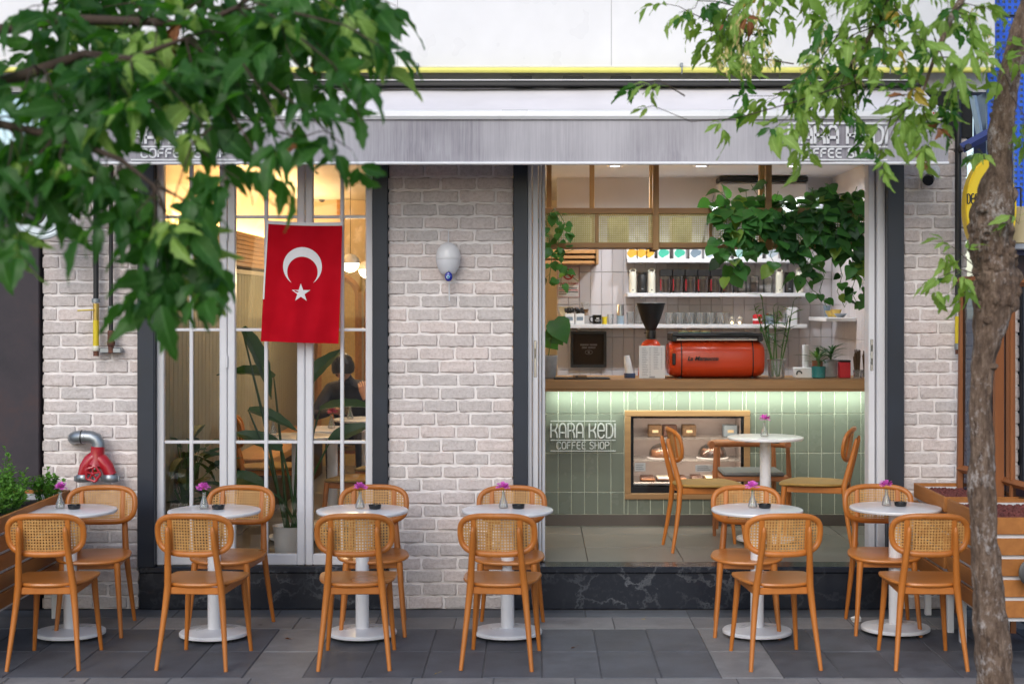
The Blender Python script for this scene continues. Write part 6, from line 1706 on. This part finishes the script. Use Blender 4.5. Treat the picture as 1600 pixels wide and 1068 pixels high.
# ---- the person, seated and bent over a phone
def person():
    ox, oy = -1.50, 12.90
    t = thing('person', 'person with dark hair in a dark top bent over a phone behind the window', 'person', (ox, oy, FZ))
    V, E, RD = [], [], []
    def jt(p, r_, link_=None):
        V.append(Vector(p)); RD.append(r_)
        if link_ is not None: E.append((link_, len(V) - 1))
        return len(V) - 1
    pel = jt((0, 0, .53), .135)
    wst = jt((0, -.06, .68), .125, pel); ch = jt((0, -.15, .84), .14, wst); nb_ = jt((0, -.22, .94), .075, ch); nk = jt((-.02, -.27, .985), .05, nb_); hd0 = jt((-.03, -.32, 1.03), .062, nk); 
    for s, el, wr, hd in ((-1, (-.27, -.34, .70), (-.12, -.52, .74), (-.05, -.55, .75)), (1, (.28, -.36, .70), (.16, -.50, .85), (.14, -.47, .92))):
        sh_ = jt((s * .17, -.18, .90), .062, ch); e = jt(el, .045, sh_); w_ = jt(wr, .032, e)
    legs = []
    for s in (-1, 1):
        hp = jt((s * .09, -.03, .51), .085, pel); kn = jt((s * .12, -.42, .50), .058, hp); an = jt((s * .12, -.40, .09), .04, kn); ft = jt((s * .12, -.53, .05), .035, an)
    me = bpy.data.meshes.new('body'); me.from_pydata(V, E, []); o = link('body', me, t)
    sk = o.modifiers.new('skin', 'SKIN'); o.modifiers.new('sub', 'SUBSURF').levels = 1
    o.modifiers['sub'].render_levels = 2
    if not me.skin_vertices: 
        bpy.context.view_layer.objects.active = o
        bpy.ops.object.select_all(action='DESELECT'); o.select_set(True); bpy.ops.mesh.customdata_skin_add()
    for i, sv in enumerate(me.skin_vertices[0].data): sv.radius = (RD[i], RD[i]); sv.use_root = (i == 0)
    me.materials.append(M_('dark_cloth'))
    # head with face, bowed towards the phone
    m = MB(); hc = Vector((-.035, -.365, 1.085))
    N = 20; vs = []
    def head(u, v):
        a, b_ = u * 2 * math.pi, v * math.pi
        x, y, z = math.sin(b_) * math.sin(a), -math.sin(b_) * math.cos(a), -math.cos(b_)
        fx = math.exp(-((a if a < math.pi else a - 2 * math.pi) / .16) ** 2) * math.exp(-((z + .12) / .16) ** 2)     # nose
        ex = math.exp(-((abs(a if a < math.pi else a - 2 * math.pi) - .42) / .2) ** 2) * math.exp(-((z - .05) / .14) ** 2)
        mo = math.exp(-((a if a < math.pi else a - 2 * math.pi) / .3) ** 2) * math.exp(-((z + .52) / .05) ** 2)
        k = 1 + .22 * fx - .06 * ex - .04 * mo
        jaw = 1 - .28 * max(0, -z - .15)
        return Vector((x * .073 * jaw, y * .092 * k * (1 - .08 * max(0, -z)), z * .112))
    m.grid(40, 26, head)
    Mx = Matrix.Translation(hc) @ Matrix.Rotation(R(-12), 4, 'Z') @ Matrix.Rotation(R(48), 4, 'X')
    m.xf(Mx); hd_ = m.build('head', 'skin', t, True, False)
    for s in (-1, 1):
        b = MB(); b.ball((s * .074, .008, -.005), .026, 10, 8, .35, .7, 1.2); b.xf(Mx); b.build('ear', 'skin', hd_, True, False)
        b = MB(); b.ball((s * .030, -.082, .006), .011, 10, 8, 1.1, .5, .6); b.xf(Mx); b.build('eye', 'hair', hd_, True, False)
    b = MB(); b.tube([(-.022, -.084, -.058), (0, -.090, -.056), (.022, -.084, -.058)], .004, 6); b.xf(Mx); b.build('mouth', 'terracotta', hd_, True, False)
    hm = MB(); rr = random.Random(3)
    def hair(u, v):
        a, b_ = u * 2 * math.pi, (.30 + .70 * v) * math.pi
        front = max(0, math.cos(a))
        b2 = (.40 + .22 * front ** 1.5 + (1 - .40 - .22 * front ** 1.5) * v) * math.pi
        x, y, z = math.sin(b2) * math.sin(a), -math.sin(b2) * math.cos(a), -math.cos(b2)
        k = 1.10 + .05 * noise.noise(Vector((x * 5, y * 5, z * 5))) + .04 * noise.noise(Vector((x * 14, y * 14, z * 14)))
        return Vector((x * .080 * k, (y * .100 + .004) * k, z * .122 * k))
    hm.grid(40, 16, hair); hm.xf(Mx); hm.build('hair', 'hair', t, True, False)
    # hands
    def hand(wr, fwd, up, curl, side):
        fwd, up = Vector(fwd).normalized(), Vector(up).normalized(); rt = fwd.cross(up).normalized(); up = rt.cross(fwd)
        wr = Vector(wr); m = MB()
        m.tube([wr - fwd * .02, wr + fwd * .02, wr + fwd * .055, wr + fwd * .085], [.026, .034, .040, .036], 10, flat=.5, up=tuple(up))
        for k, (off, L) in enumerate(((-.028, .062), (-.010, .072), (.009, .068), (.026, .054))):
            p = wr + fwd * .078 + rt * off * side; pts = [p]; d = fwd.copy()
            for j in range(3):
                d = (d * math.cos(curl) - up * math.sin(curl)).normalized(); p = p + d * L * (.45, .32, .23)[j]; pts.append(p)
            m.tube(pts, [.0088, .0082, .0074, .0055], 7)
        p = wr + fwd * .02 - rt * .03 * side; m.tube([p, p + (fwd * .6 - rt * .7 * side).normalized() * .03, p + (fwd * .85 - rt * .5 * side - up * .3).normalized() * .058], [.011, .0095, .007], 7)
        m.build('hand', 'skin', t, True, False)
    hand((-.115, -.52, .742), (.75, -.25, .15), (0, .5, .9), .35, 1)
    hand((.158, -.495, .86), (-.25, .15, 1), (.2, -1, .1), .45, -1)
    m = MB(); m.box(-.035, .035, -.004, .004, -.07, .07, .004); m.xf(Matrix.Translation((.0, -.56, .79)) @ Matrix.Rotation(R(-35), 4, 'X') @ Matrix.Rotation(R(-20), 4, 'Y'))
    ph = m.build('phone', 'black_gloss', None, False, False); ph.location = t.location; tag(ph, 'dark phone held by the seated person', 'phone')
    b = MB(); b.box(-.031, .031, .0042, .0046, -.064, .064); b.xf(Matrix.Translation((.0, -.56, .79)) @ Matrix.Rotation(R(-35), 4, 'X') @ Matrix.Rotation(R(-20), 4, 'Y')); b.build('screen', 'slate_print', ph, False, False)
person()

# ---- bird of paradise and other foliage behind the glass
def paddle(L, wd, seed):
    rr = random.Random(seed); vs, fs = [], []; n = 10
    for i in range(n + 1):
        x = i / n; w_ = wd * (math.sin(math.pi * min(1, x * .93 + .07) ** .85) ** .8) * (1 if x < .99 else .05)
        z = -.28 * x * x
        for s in (-1, -.5, 0, .5, 1): vs.append((x * L, s * w_ * L, (z + abs(s) * w_ * .45 + .012 * math.sin(x * 30 + s * 3)) * L))
    for i in range(n):
        for j in range(4): fs.append((i * 5 + j, i * 5 + j + 1, i * 5 + j + 6, i * 5 + j + 5))
    return MB().add(vs, fs)
yy = 10.02; pc = at(457, 865, yy)
t = thing('bird_of_paradise', 'tall bird of paradise plant in a white pot behind the window', 'plant', (pc.x, yy, FZ))
m = MB(); m.lathe([(0, .001), (.10, .001), (.11, .01), (.125, .17), (.13, .18), (.118, .18), (.11, .16), (0, .16)], 30, (pc.x, yy, FZ)); m.build('pot', 'white_metal', t)
for k, (px, py, dy, dirn, L, wd, up) in enumerate(((378, 512, .05, (.42, -.1, -.62), .48, .13, (.6, -.6, .5)), (428, 590, .3, (-.9, .2, .25), .42, .15, (0, -.5, .9)), (388, 640, .1, (.8, -.2, -.15), .34, .14, (0, -.6, .8)), (500, 640, .35, (.95, .1, .22), .42, .16, (0, -.35, .9)),
                                                  (470, 610, .1, (.6, -.1, .8), .38, .16, (-.5, -.8, .2)), (515, 690, -.05, (.5, -.2, .3), .30, .18, (0, -.8, .6)), (440, 700, .1, (-.6, -.2, .3), .32, .17, (0, -.8, .5)), (412, 760, -.02, (-.7, 0, .3), .28, .2, (0, -.8, .5)))):
    b = at(px, py, yy + dy); o = link('leaf', paddle(1, wd, k).mesh('leaf', 'indoor_leaf'), t)
    orient(o, b - t.location, Vector(dirn), Vector(up), L)
    m = MB(); base = Vector((pc.x + (k - 3.5) * .012, yy, FZ + .15)); m.tube([base, base.lerp(b, .5) + Vector((0, 0, .06)), b], [.011, .009, .005], 7); m.build('stalk', 'indoor_leaf', t)
yy = 10.05; pc = at(290, 760, yy)
t = thing('peace_lily', 'dark arching broad-leaved plant low behind the left window leaf', 'plant', (pc.x, yy, FZ))
m = MB(); m.lathe([(0, .001), (.13, .001), (.14, .01), (.16, .30), (.15, .30), (.14, .27), (0, .27)], 28, (pc.x, yy, FZ)); m.build('pot', 'dark_brown', t)
rr = random.Random(14); sm = MB()
for k in range(46):
    a = rr.uniform(0, 6.28); rad = rr.uniform(.03, .17); zt = rr.uniform(.62, 1.06)
    b0 = Vector((pc.x, yy, FZ + .26)); p = Vector((pc.x + rad * math.cos(a), yy + rad * .9 * math.sin(a), zt - .05))
    sm.tube([b0, b0.lerp(p, .6) + Vector((0, 0, .05)), p], [.004, .0035, .003], 5)
    o = link('leaf', BLD2 if 0 else None or PL[k % 3], t) if 'PL' in globals() else None
    if o is None:
        PL = [paddle(1, w_, 40 + j).mesh('leaf', 'indoor_leaf') for j, w_ in enumerate((.13, .15, .17))]
        o = link('leaf', PL[k % 3], t)
    orient(o, p - t.location, Vector((math.cos(a), math.sin(a), rr.uniform(-.5, .7))), Vector((0, -.2, 1)), rr.uniform(.16, .27))
sm.build('stems', 'stem_green', t)
t = thing('bench', 'long low wooden bench along the planked wall of the seating room', 'bench', (-2.05, 12.6, FZ))
m = MB(); m.box(-2.295, -1.95, 11.6, 14.8, FZ + .38, FZ + .45, .01); m.build('seat', 'oak_warm', t, False)
m = MB(); m.box(-2.29, -2.0, 11.65, 14.75, FZ + .002, FZ + .379); m.build('plinth', 'dark_brown', t, False)
# ================================================================== TREES
def leaflet(rr, L, W, teeth, fold, droop, lobes=False):
    """pointed toothed leaflet along +X, folded on its midrib"""
    n = 8; vs, fs = [], []; cv = rr.uniform(-.18, .18)
    for i in range(n + 1):
        x = i / n
        w_ = W * (math.sin(math.pi * x ** .74) ** .95)
        if 0 < i < n and teeth: w_ *= 1 + (.17 if i % 2 else -.12) * (.4 + x)
        if i == n: w_ = 0
        if i == 0: w_ = .02
        z = -droop * x * x
        for s in (-1, 0, 1):
            vs.append((x * L - (.03 * L if s and i % 2 == 0 and 0 < i < n else 0), (s * w_ + cv * x * x) * L, (z + abs(s) * w_ * fold + s * .05 * math.sin(x * 7)) * L))
    for i in range(n):
        for j in (0, 1): fs.append((i * 3 + j, i * 3 + j + 1, i * 3 + j + 4, i * 3 + j + 3))
    return vs, fs
def compound(seed, nl, L, mat, spread=62):
    """pinnate leaf: slender stalk with one end leaflet and pairs of side leaflets"""
    rr = random.Random(seed); m = MB(); uv = []
    st = (.25, .55, .95)[0 if nl == 1 else 1 if nl == 3 else 2] * L
    bow = rr.uniform(-.15, .15)
    sp = lambda f: Vector((st * f, bow * L * f * f, -.10 * L * f * f))
    m.tube([sp(0), sp(.5), sp(1)], .007 * L, 4); uv += [(0, 1, 0)] * len(m.v)
    for k in range(nl):
        side = (-1) ** k; lev = (k + 1) // 2
        a = 0 if k == 0 else side * R(spread + rr.uniform(-18, 8))
        p = sp(1 if lev == 0 else (.80 if lev == 1 else .42))
        ll = L * (rr.uniform(.80, 1.05) if k == 0 else rr.uniform(.55, .85))
        vs, fs = leaflet(rr, ll, rr.uniform(.17, .235), True, rr.uniform(.1, .65), rr.uniform(.05, .8))
        Mx = Matrix.Translation(p) @ Matrix.Rotation(a, 4, 'Z') @ Matrix.Translation((.05 * L, 0, 0)) @ Matrix.Rotation(rr.uniform(-.7, .7), 4, 'X') @ Matrix.Rotation(rr.uniform(-.2, .7), 4, 'Y')
        m.add([Mx @ Vector(q) for q in vs], fs)
        uv += [(i // 3 / 8, abs(i % 3 - 1), 1) for i in range(len(vs))]
    me = m.mesh('leaf', mat)
    at_ = me.attributes.new('leafuv', 'FLOAT_VECTOR', 'POINT')
    at_.data.foreach_set('vector', [c for q in uv for c in q])
    return me

def foliage(t, twigs, meshes, alt, dens, size, rr, tw_mat='twig', rad=.004, upb=(0, -.35, .9), droop=(-1.1, .25), keep=None):
    tm = MB(); o = t.location; n_all = 0
    for tw in twigs:
        P = [Vector(p) for p in tw['p']]; d_ = tw.get('d', dens)
        L = [0]
        for a, b_ in zip(P[:-1], P[1:]): L.append(L[-1] + (b_ - a).length)
        n = len(P); r0 = tw.get('r', rad)
        tm.tube(P, [r0 * (1 - .75 * i / max(1, n - 1)) for i in range(n)], 6)
        cnt = max(1, int(L[-1] * d_ + rr.random()))
        for k in range(cnt):
            q = L[-1] * (1 - ((k + rr.random() * .8) / cnt) * tw.get('from', .92))
            i = min(max(j for j in range(n) if L[j] <= q + 1e-9), n - 2); f = (q - L[i]) / max(1e-6, L[i + 1] - L[i])
            p = P[i].lerp(P[i + 1], f)
            if keep is not None and not keep(p, rr): continue
            ax = (P[i + 1] - P[i]).normalized()
            d = (ax * rr.uniform(.1, .9) + Vector((rr.uniform(-1, 1), rr.uniform(-1, 1), rr.uniform(*droop)))).normalized()
            me = rr.choice(meshes)
            for pr, mm in alt:
                if rr.random() < pr: me = rr.choice(mm)
            lf = link('leaf', me, t)
            up = Vector((upb[0] + rr.uniform(-.6, .6), upb[1] + rr.uniform(-.6, .6), upb[2] + rr.uniform(-.3, .3))).normalized()
            orient(lf, p - o, d, up, size * rr.uniform(.75, 1.2)); n_all += 1
    tm.build('twigs', tw_mat, t)
    return n_all

def fork(rr, base, tips_px, Yr, sag=.05):
    """twig polyline from a limb point to a tip"""
    out = []
    for (px, py) in tips_px:
        Y = rr.uniform(*Yr); tip = at(px, py, Y)
        md = base.lerp(tip, .5) + Vector((rr.uniform(-.05, .05), rr.uniform(-.05, .05), sag))
        q = base.lerp(tip, .8) + Vector((rr.uniform(-.03, .03), 0, sag * .5))
        out.append({'p': [base, base.lerp(md, .55) + Vector((0, 0, sag * .3)), md, q, tip]})
    return out

# ---- left tree: trunk just outside the frame, limbs reaching in
rr = random.Random(77)
LT = thing('street_tree', 'dark leafy street tree hanging into the upper left of the view', 'tree', (-2.75, 5.0, 0))
def limb(parent, pts, rad, name='limb', seg=10, mat='bark'):
    m = MB(); m.tube(pts, rad, seg); return m.build(name, mat, parent)
m = MB(); tp = [(-2.75, 5.0, -.05), (-2.72, 5.02, .6), (-2.70, 5.0, 1.3), (-2.66, 4.98, 2.0), (-2.60, 5.0, 2.5)]; m.tube(tp, [.13, .105, .095, .09, .085], 16); m.build('trunk', 'bark', LT)
top = Vector((-2.60, 5.0, 2.48))
L1 = [top, at(-60, 150, 4.95), at(60, 110, 4.9), at(130, 85, 4.85), at(205, 92, 4.8), at(290, 60, 4.75)]
L2 = [top, at(-80, 60, 5.2), at(100, 30, 5.2), at(230, 34, 5.15), at(310, 40, 5.1), at(370, 12, 5.05), at(440, -40, 5.0)]
L3 = [top, at(-140, 160, 4.7), at(-20, 190, 4.6), at(100, 215, 4.6), at(190, 250, 4.55), at(240, 290, 4.55)]
L4 = [top, at(-120, -80, 5.4), at(120, -60, 5.5), at(330, -30, 5.5), at(480, 20, 5.45)]
for P, r0 in ((L1, .034), (L2, .030), (L3, .026), (L4, .032)):
    limb(LT, P, [r0 * .8 * (1 - .78 * i / (len(P) - 1)) for i in range(len(P))], mat='twig')
tw = []
tips1 = {2: [(40, 220), (90, 180), (20, 160)], 3: [(170, 190), (120, 230), (210, 160)], 4: [(260, 210), (230, 150), (300, 170), (330, 230)], 5: [(380, 150), (420, 220), (360, 90), (350, 270)]}
for i, tips in tips1.items(): tw += fork(rr, L1[i], tips, (4.5, 5.1))
tips2 = {2: [(60, 60), (140, 90), (30, 20)], 3: [(260, 110), (200, 60), (160, 20)], 4: [(340, 130), (400, 170), (330, 60), (300, 20)], 5: [(470, 110), (440, 60), (520, 90), (480, 170), (420, 30)], 6: [(560, 50), (600, 20), (540, -10), (500, 40)]}
for i, tips in tips2.items(): tw += fork(rr, L2[i], tips, (4.7, 5.4))
tips3 = {2: [(10, 280), (30, 240), (50, 300), (0, 340), (-10, 230)], 3: [(60, 320), (110, 270), (140, 250), (25, 370)], 4: [(160, 330), (230, 330), (180, 300)], 5: [(225, 360), (265, 370), (300, 385), (300, 340), (325, 430), (262, 425), (290, 445), (235, 440)]}
for i, tips in tips3.items(): tw += fork(rr, L3[i], tips, (4.35, 4.75))
tips4 = {2: [(80, -20), (150, 40), (200, 0)], 3: [(300, 80), (360, 40), (260, 30), (420, 120)], 4: [(560, 100), (530, 160), (590, 40), (620, 10), (500, 130)]}
for i, tips in tips4.items(): tw += fork(rr, L4[i], tips, (5.0, 5.6))
# long hanging sprays on the right side of the crown
for pts in ([(420, 130), (470, 170), (505, 200), (530, 222), (550, 235)], [(400, 180), (430, 205), (470, 215), (500, 205), (520, 208)], [(350, 160), (385, 215), (400, 240), (425, 258)], [(470, 60), (520, 100), (548, 150), (566, 190)], [(460, 20), (540, 40), (590, 70), (612, 95)], [(330, 200), (300, 225), (285, 270), (262, 340), (272, 400), (305, 430)], [(380, 100), (420, 160), (455, 215), (485, 228)], [(300, 220), (345, 262), (375, 280)]):
    Y = rr.uniform(4.5, 4.95); tw.append({'p': [at(a, b_, Y + rr.uniform(-.06, .06)) for a, b_ in pts], 'd': 17, 'from': .85})
def keepL(p, rr):
    """the crown is thin in front of the awning and open below it"""
    px, py = VX + p.x * F / p.y, VY - (p.z - H) * F / p.y
    if px > 560 and py > 15: return False
    if 190 < px < 400 and 110 < py <= 165: return rr.random() < .75
    if px > 480 and py > 60: return rr.random() < .55
    if 190 < px < 400 and 165 < py < 240: return rr.random() < .2
    if 225 < px < 345 and 235 < py < 330: return rr.random() < .30
    if 345 < px < 470 and 285 < py: return rr.random() < .35
    if 440 < px and 215 < py: return rr.random() < .45
    if 95 < px < 190 and 300 < py: return rr.random() < .2
    return True
DL = [compound(100 + k, (5, 5, 3, 3, 5, 1)[k], 1.0, 'leaf_deep') for k in range(6)]
FL = [compound(120 + k, (3, 5, 3, 5)[k], 1.0, 'leaf_fresh') for k in range(4)]
BL = [compound(140 + k, (1, 3)[k], 1.0, 'leaf_brown') for k in range(2)]
YL = [compound(150 + k, (1, 3)[k], 1.0, 'leaf_yellow') for k in range(2)]
nL = foliage(LT, tw, DL, [(.07, FL), (.02, BL)], 16.5, .140, rr, keep=keepL)

# ---- right tree: rough trunk in the frame, light foliage over the awning
RT = thing('street_tree', 'knobbly grey-brown street tree with light foliage at the right', 'tree', (2.06, 6.9, 0))
yt = 6.9
prof = [(1560, 1135, 66), (1556, 1068, 57), (1550, 1000, 54), (1545, 920, 46), (1537, 840, 41), (1534, 770, 42), (1534, 700, 37), (1533, 630, 34), (1536, 560, 37), (1548, 500, 54), (1557, 455, 70), (1557, 420, 64), (1550, 380, 66), (1551, 345, 63), (1556, 300, 54), (1563, 260, 36), (1563, 215, 38), (1568, 170, 34), (1577, 120, 33), (1590, 70, 33), (1606, 20, 32), (1625, -40, 32), (1640, -120, 30)]
pts, rad = [], []
for i in range(len(prof) - 1):
    for k in range(9):
        f = k / 9; a, b_ = prof[i], prof[i + 1]
        f2 = f * f * (3 - 2 * f)
        q = [a[j] + (b_[j] - a[j]) * (f if j < 2 else f2) for j in range(3)]
        pts.append(at(q[0], q[1], yt)); rad.append(q[2] / 2 * yt / F)
m = MB(); m.tube(pts, rad, 44)
out = []
for v_ in m.v:
    p = Vector(v_); i = min(range(len(pts)), key=lambda j: (pts[j] - p).length_squared); c = pts[i]; d = (p - c); r_ = d.length
    if r_ > 1e-6:
        z = p.z; kn = math.exp(-((z - 2.05) / .22) ** 2)
        k = 1 + .16 * noise.noise(Vector((p.x * 22, p.y * 22, p.z * 7))) + .12 * noise.noise(Vector((p.x * 45, p.y * 45, p.z * 18))) + kn * (.26 * noise.noise(p * 16) + .20 * noise.noise(p * 38)) + .05 * noise.noise(Vector((math.atan2(d.y, d.x) * 3, p.z * 3, 5)))
        p = c + d * k
    out.append(tuple(p))
m.v = out
m.build('trunk', 'bark', RT)
lb = MB(); rl = random.Random(12)
for k in range(90):
    z = rl.gauss(2.07, .17); i = min(range(len(pts)), key=lambda j: abs(pts[j].z - z)); a = rl.uniform(0, 6.28); c = pts[i]; r_ = rad[i] * rl.uniform(.80, .98)
    lb.ball((c.x + r_ * math.cos(a), c.y + r_ * math.sin(a), z), rl.uniform(.010, .030), 9, 7, rl.uniform(.7, 1.2), rl.uniform(.7, 1.2), rl.uniform(.6, 1.6))
lb.v = [tuple(Vector(v_) * 1 + Vector((noise.noise(Vector(v_) * 45), noise.noise(Vector(v_) * 45 + Vector((7, 0, 0))), noise.noise(Vector(v_) * 45 + Vector((0, 9, 0))))) * .008) for v_ in lb.v]
tag(lb.build('burl', 'bark', RT), kind='stuff')
kn_ = at(1541, 367, yt - .085); m = MB(); m.tube([kn_ + Vector((.022 * math.cos(a), -.006, .020 * math.sin(a))) for a in [k * math.pi / 8 for k in range(16)]], .009, 6, closed=True); m.build('knot_ring', 'bark', RT)
rt = random.Random(31)
topR = at(1600, 40, yt)
B1 = [at(1640, -120, yt), at(1560, -160, 6.8), at(1460, -110, 6.7), at(1400, -30, 6.65), at(1370, 40, 6.6), at(1330, 100, 6.6)]
B2 = [at(1640, -120, yt), at(1480, -200, 6.9), at(1330, -140, 6.9), at(1230, -60, 6.85), at(1150, 10, 6.8)]
B3 = [at(1640, -120, yt), at(1540, -60, 6.5), at(1490, 20, 6.4), at(1460, 90, 6.35), at(1440, 150, 6.3)]
for P, r0 in ((B1, .030), (B2, .028), (B3, .022)): limb(RT, P, [r0 * (1 - .8 * i / (len(P) - 1)) for i in range(len(P))])
tw = []
for i, tips in {2: [(1420, 20), (1480, 40), (1350, 10)], 3: [(1330, 60), (1440, 70), (1290, 30), (1380, 90)], 4: [(1300, 150), (1340, 170), (1420, 130), (1270, 90), (1250, 130)], 5: [(1240, 190), (1280, 220), (1350, 220), (1200, 210), (1310, 190), (1180, 170)]}.items(): tw += fork(rt, B1[i], tips, (6.3, 6.9), .03)
for i, tips in {2: [(1300, 10), (1360, -20)], 3: [(1180, 60), (1260, 40), (1220, 20), (1140, 30)], 4: [(1090, 80), (1130, 110), (1060, 20), (1170, 120), (1200, 90), (1110, 60)]}.items(): tw += fork(rt, B2[i], tips, (6.5, 7.1), .03)
for i, tips in {2: [(1520, 60), (1550, 20), (1530, 100)], 3: [(1500, 130), (1430, 60), (1490, 160)], 4: [(1410, 200), (1470, 200), (1380, 240), (1360, 180), (1400, 130), (1450, 230)]}.items(): tw += fork(rt, B3[i], tips, (6.1, 6.6), .03)
for ptsx in ([(1330, 130), (1240, 160), (1150, 185), (1080, 190), (1020, 165), (985, 175)], [(1070, 150), (1030, 125), (990, 132)], [(1200, 60), (1120, 40), (1060, 10), (1035, 5)], [(1340, 100), (1290, 180), (1230, 230)], [(1400, 160), (1380, 220), (1372, 252)], [(1240, 100), (1180, 90), (1120, 95)], [(1320, 40), (1270, 110), (1210, 150), (1160, 150)], [(1460, 60), (1490, 130), (1470, 190), (1440, 215)]):
    Y = rt.uniform(6.35, 6.8); tw.append({'p': [at(a, b_, Y + rt.uniform(-.05, .05)) for a, b_ in ptsx], 'd': 13 if ptsx[0][0] != 1330 or ptsx[-1][0] > 1000 else 9, 'from': .8})
# epicormic sprigs from the trunk
for ptsx in ([(1528, 420), (1505, 400), (1488, 385), (1470, 395)], [(1530, 430), (1500, 420), (1475, 430), (1452, 440)], [(1540, 250), (1530, 232), (1516, 240)], [(1575, 330), (1592, 350), (1596, 320)], [(1580, 150), (1600, 180), (1598, 220)], [(1580, 140), (1560, 90), (1575, 60)], [(1530, 425), (1500, 440), (1485, 452)]):
    tw.append({'p': [at(a, b_, 6.75) for a, b_ in ptsx], 'd': 26, 'from': .75, 'r': .003})
def keepR(p, rr):
    """gaps over the lettering of the awning"""
    px, py = VX + p.x * F / p.y, VY - (p.z - H) * F / p.y
    if 1255 < px < 1400 and 150 < py < 250: return rr.random() < .38
    if 985 < px < 1130 and 90 < py: return rr.random() < .8
    return True
RL = [compound(200 + k, (3, 5, 3, 5, 3)[k], 1.0, 'leaf_fresh', 52) for k in range(5)]
RD2 = [compound(220 + k, (3, 5, 3)[k], 1.0, 'leaf_deep', 46) for k in range(3)]
nR = foliage(RT, tw, RL, [(.26, RD2), (.03, YL), (.012, BL)], 24.0, .094, rt, keep=keepR, droop=(-.95, .4), rad=.0032)
def cap_leaves(t, most, mat):
    """the leaves that show largest stay parts of their own, the rest become one mass"""
    lv = [o for o in t.children if o.name.split('.')[0] == 'leaf']
    def rank(o):
        p = o.matrix_basis.translation + t.location; px, py = VX + p.x * F / p.y, VY - (p.z - H) * F / p.y
        return (0 if (-40 < px < 1640 and -60 < py < 1100) else 1, p.y)
    lv.sort(key=rank); m = MB()
    for o in lv[most:]:
        m.add([o.matrix_basis @ v_.co for v_ in o.data.vertices], [tuple(q.vertices) for q in o.data.polygons])
        bpy.data.objects.remove(o)
    if m.v: tag(m.build('leaf_mass', mat, t, True, False), kind='stuff')
cap_leaves(RT, 300, 'leaf_fresh'); cap_leaves(LT, 300, 'leaf_deep')
# hanging seed clusters
for k, (px, py, ln) in enumerate(((1150, 20, 60), (1128, 70, 40), (1165, 75, 40), (1200, 60, 45), (1285, 30, 50), (1330, 60, 40), (1345, 85, 45), (1540, 40, 60), (1520, 10, 50), (1180, 10, 40), (1255, 90, 40), (1440, 232, 28))):
    m = MB(); Y = rt.uniform(6.4, 6.7)
    for j in range(26):
        a = at(px + rt.uniform(-8, 8), py + ln * j / 26, Y + rt.uniform(-.02, .02)); d = Vector((rt.uniform(-1, 1), rt.uniform(-1, 1), -1.6)).normalized(); s = d.cross(Vector((rt.uniform(-1, 1), 1, 0))).normalized() * .0045
        L = rt.uniform(.022, .034); m.add([a, a + d * L * .5 + s, a + d * L, a + d * L * .55 - s * .4], [(0, 1, 2, 3)])
    o = m.build('seed_cluster', 'samara' if k != 11 else 'dry_leaf', RT, False)
def crown_mass(t, c, rad, n, seed, mat):  # foliage above the view, added to shade the leaves below
    rr = random.Random(seed); m = MB()
    for k in range(n):
        while True:
            q = Vector((rr.uniform(-1, 1), rr.uniform(-1, 1), rr.uniform(-1, 1)))
            if .25 < q.length < 1: break
        p = Vector(c) + Vector((q.x * rad[0], q.y * rad[1], q.z * rad[2]))
        L = rr.uniform(.10, .16); d = Vector((rr.uniform(-1, 1), rr.uniform(-1, 1), rr.uniform(-1, .2))).normalized()
        s = d.cross(Vector((rr.uniform(-.5, .5), rr.uniform(-.5, .5), 1))).normalized() * L * .3; u = s.cross(d).normalized() * L * .12
        m.add([p, p + d * L * .45 + s + u, p + d * L, p + d * L * .45 - s + u, p + d * L * .5], [(0, 1, 4), (1, 2, 4), (2, 3, 4), (3, 0, 4)])
    tag(m.build('shade_crown', mat, t, False), kind='stuff')
crown_mass(LT, (-2.7, 5.1, 4.35), (2.1, 1.5, .95), 1700, 5, 'leaf_deep')
crown_mass(RT, (2.4, 6.9, 4.8), (1.7, 1.3, .95), 900, 6, 'leaf_fresh')
for a, b_ in ((top, (-2.7, 5.1, 4.2)), (top, (-3.6, 5.3, 4.4)), (top, (-1.7, 4.9, 4.4))): limb(LT, [a, Vector(a).lerp(Vector(b_), .5) + Vector((.05, .03, .1)), b_], [.05, .035, .015])
for b_ in ((2.3, 6.9, 4.9), (1.6, 6.7, 4.9), (3.2, 7.1, 5.0)): limb(RT, [pts[-1], pts[-1].lerp(Vector(b_), .5) + Vector((.04, .03, .1)), b_], [.04, .03, .012])
print('leaves', nL, nR)

# ================================================================== LITTER ON THE PAVEMENT
lr = random.Random(9)
c = at(1338, 972, F * H / (972 - VY)); m = MB(); rr = random.Random(2)
m.ball((c.x, c.y, .022), .026, 10, 7, 1.2, .9, .75); m.v = [(x + rr.uniform(-.006, .006), y + rr.uniform(-.006, .006), max(.001, z + rr.uniform(-.006, .006))) for x, y, z in m.v]
tag(m.build('crumpled_tissue', 'paper', None, False), 'crumpled white tissue on the pavement by the last table', 'tissue')
for k, (px, py, wds) in enumerate(((1395, 1030, 'behind the last chair'), (690, 1052, 'at the front of the dark paving'), (905, 1010, 'between the pillar table and the doorway table'), (455, 1000, 'on the pale paving band left of the third table'), (1010, 965, 'at the foot of the marble step'))):
    Y = F * H / (py - VY); p = at(px, py, Y); o = link('fallen_leaf', compound(300 + k, 1, .085, ('leaf_brown', 'leaf_yellow', 'leaf_brown', 'leaf_brown', 'leaf_yellow')[k]), None, (p.x, Y, .012)); o.rotation_euler = (lr.uniform(-.1, .1), lr.uniform(0, .2), lr.uniform(0, 6)); tag(o, 'dry fallen leaf ' + wds, 'leaf', 'fallen leaves')
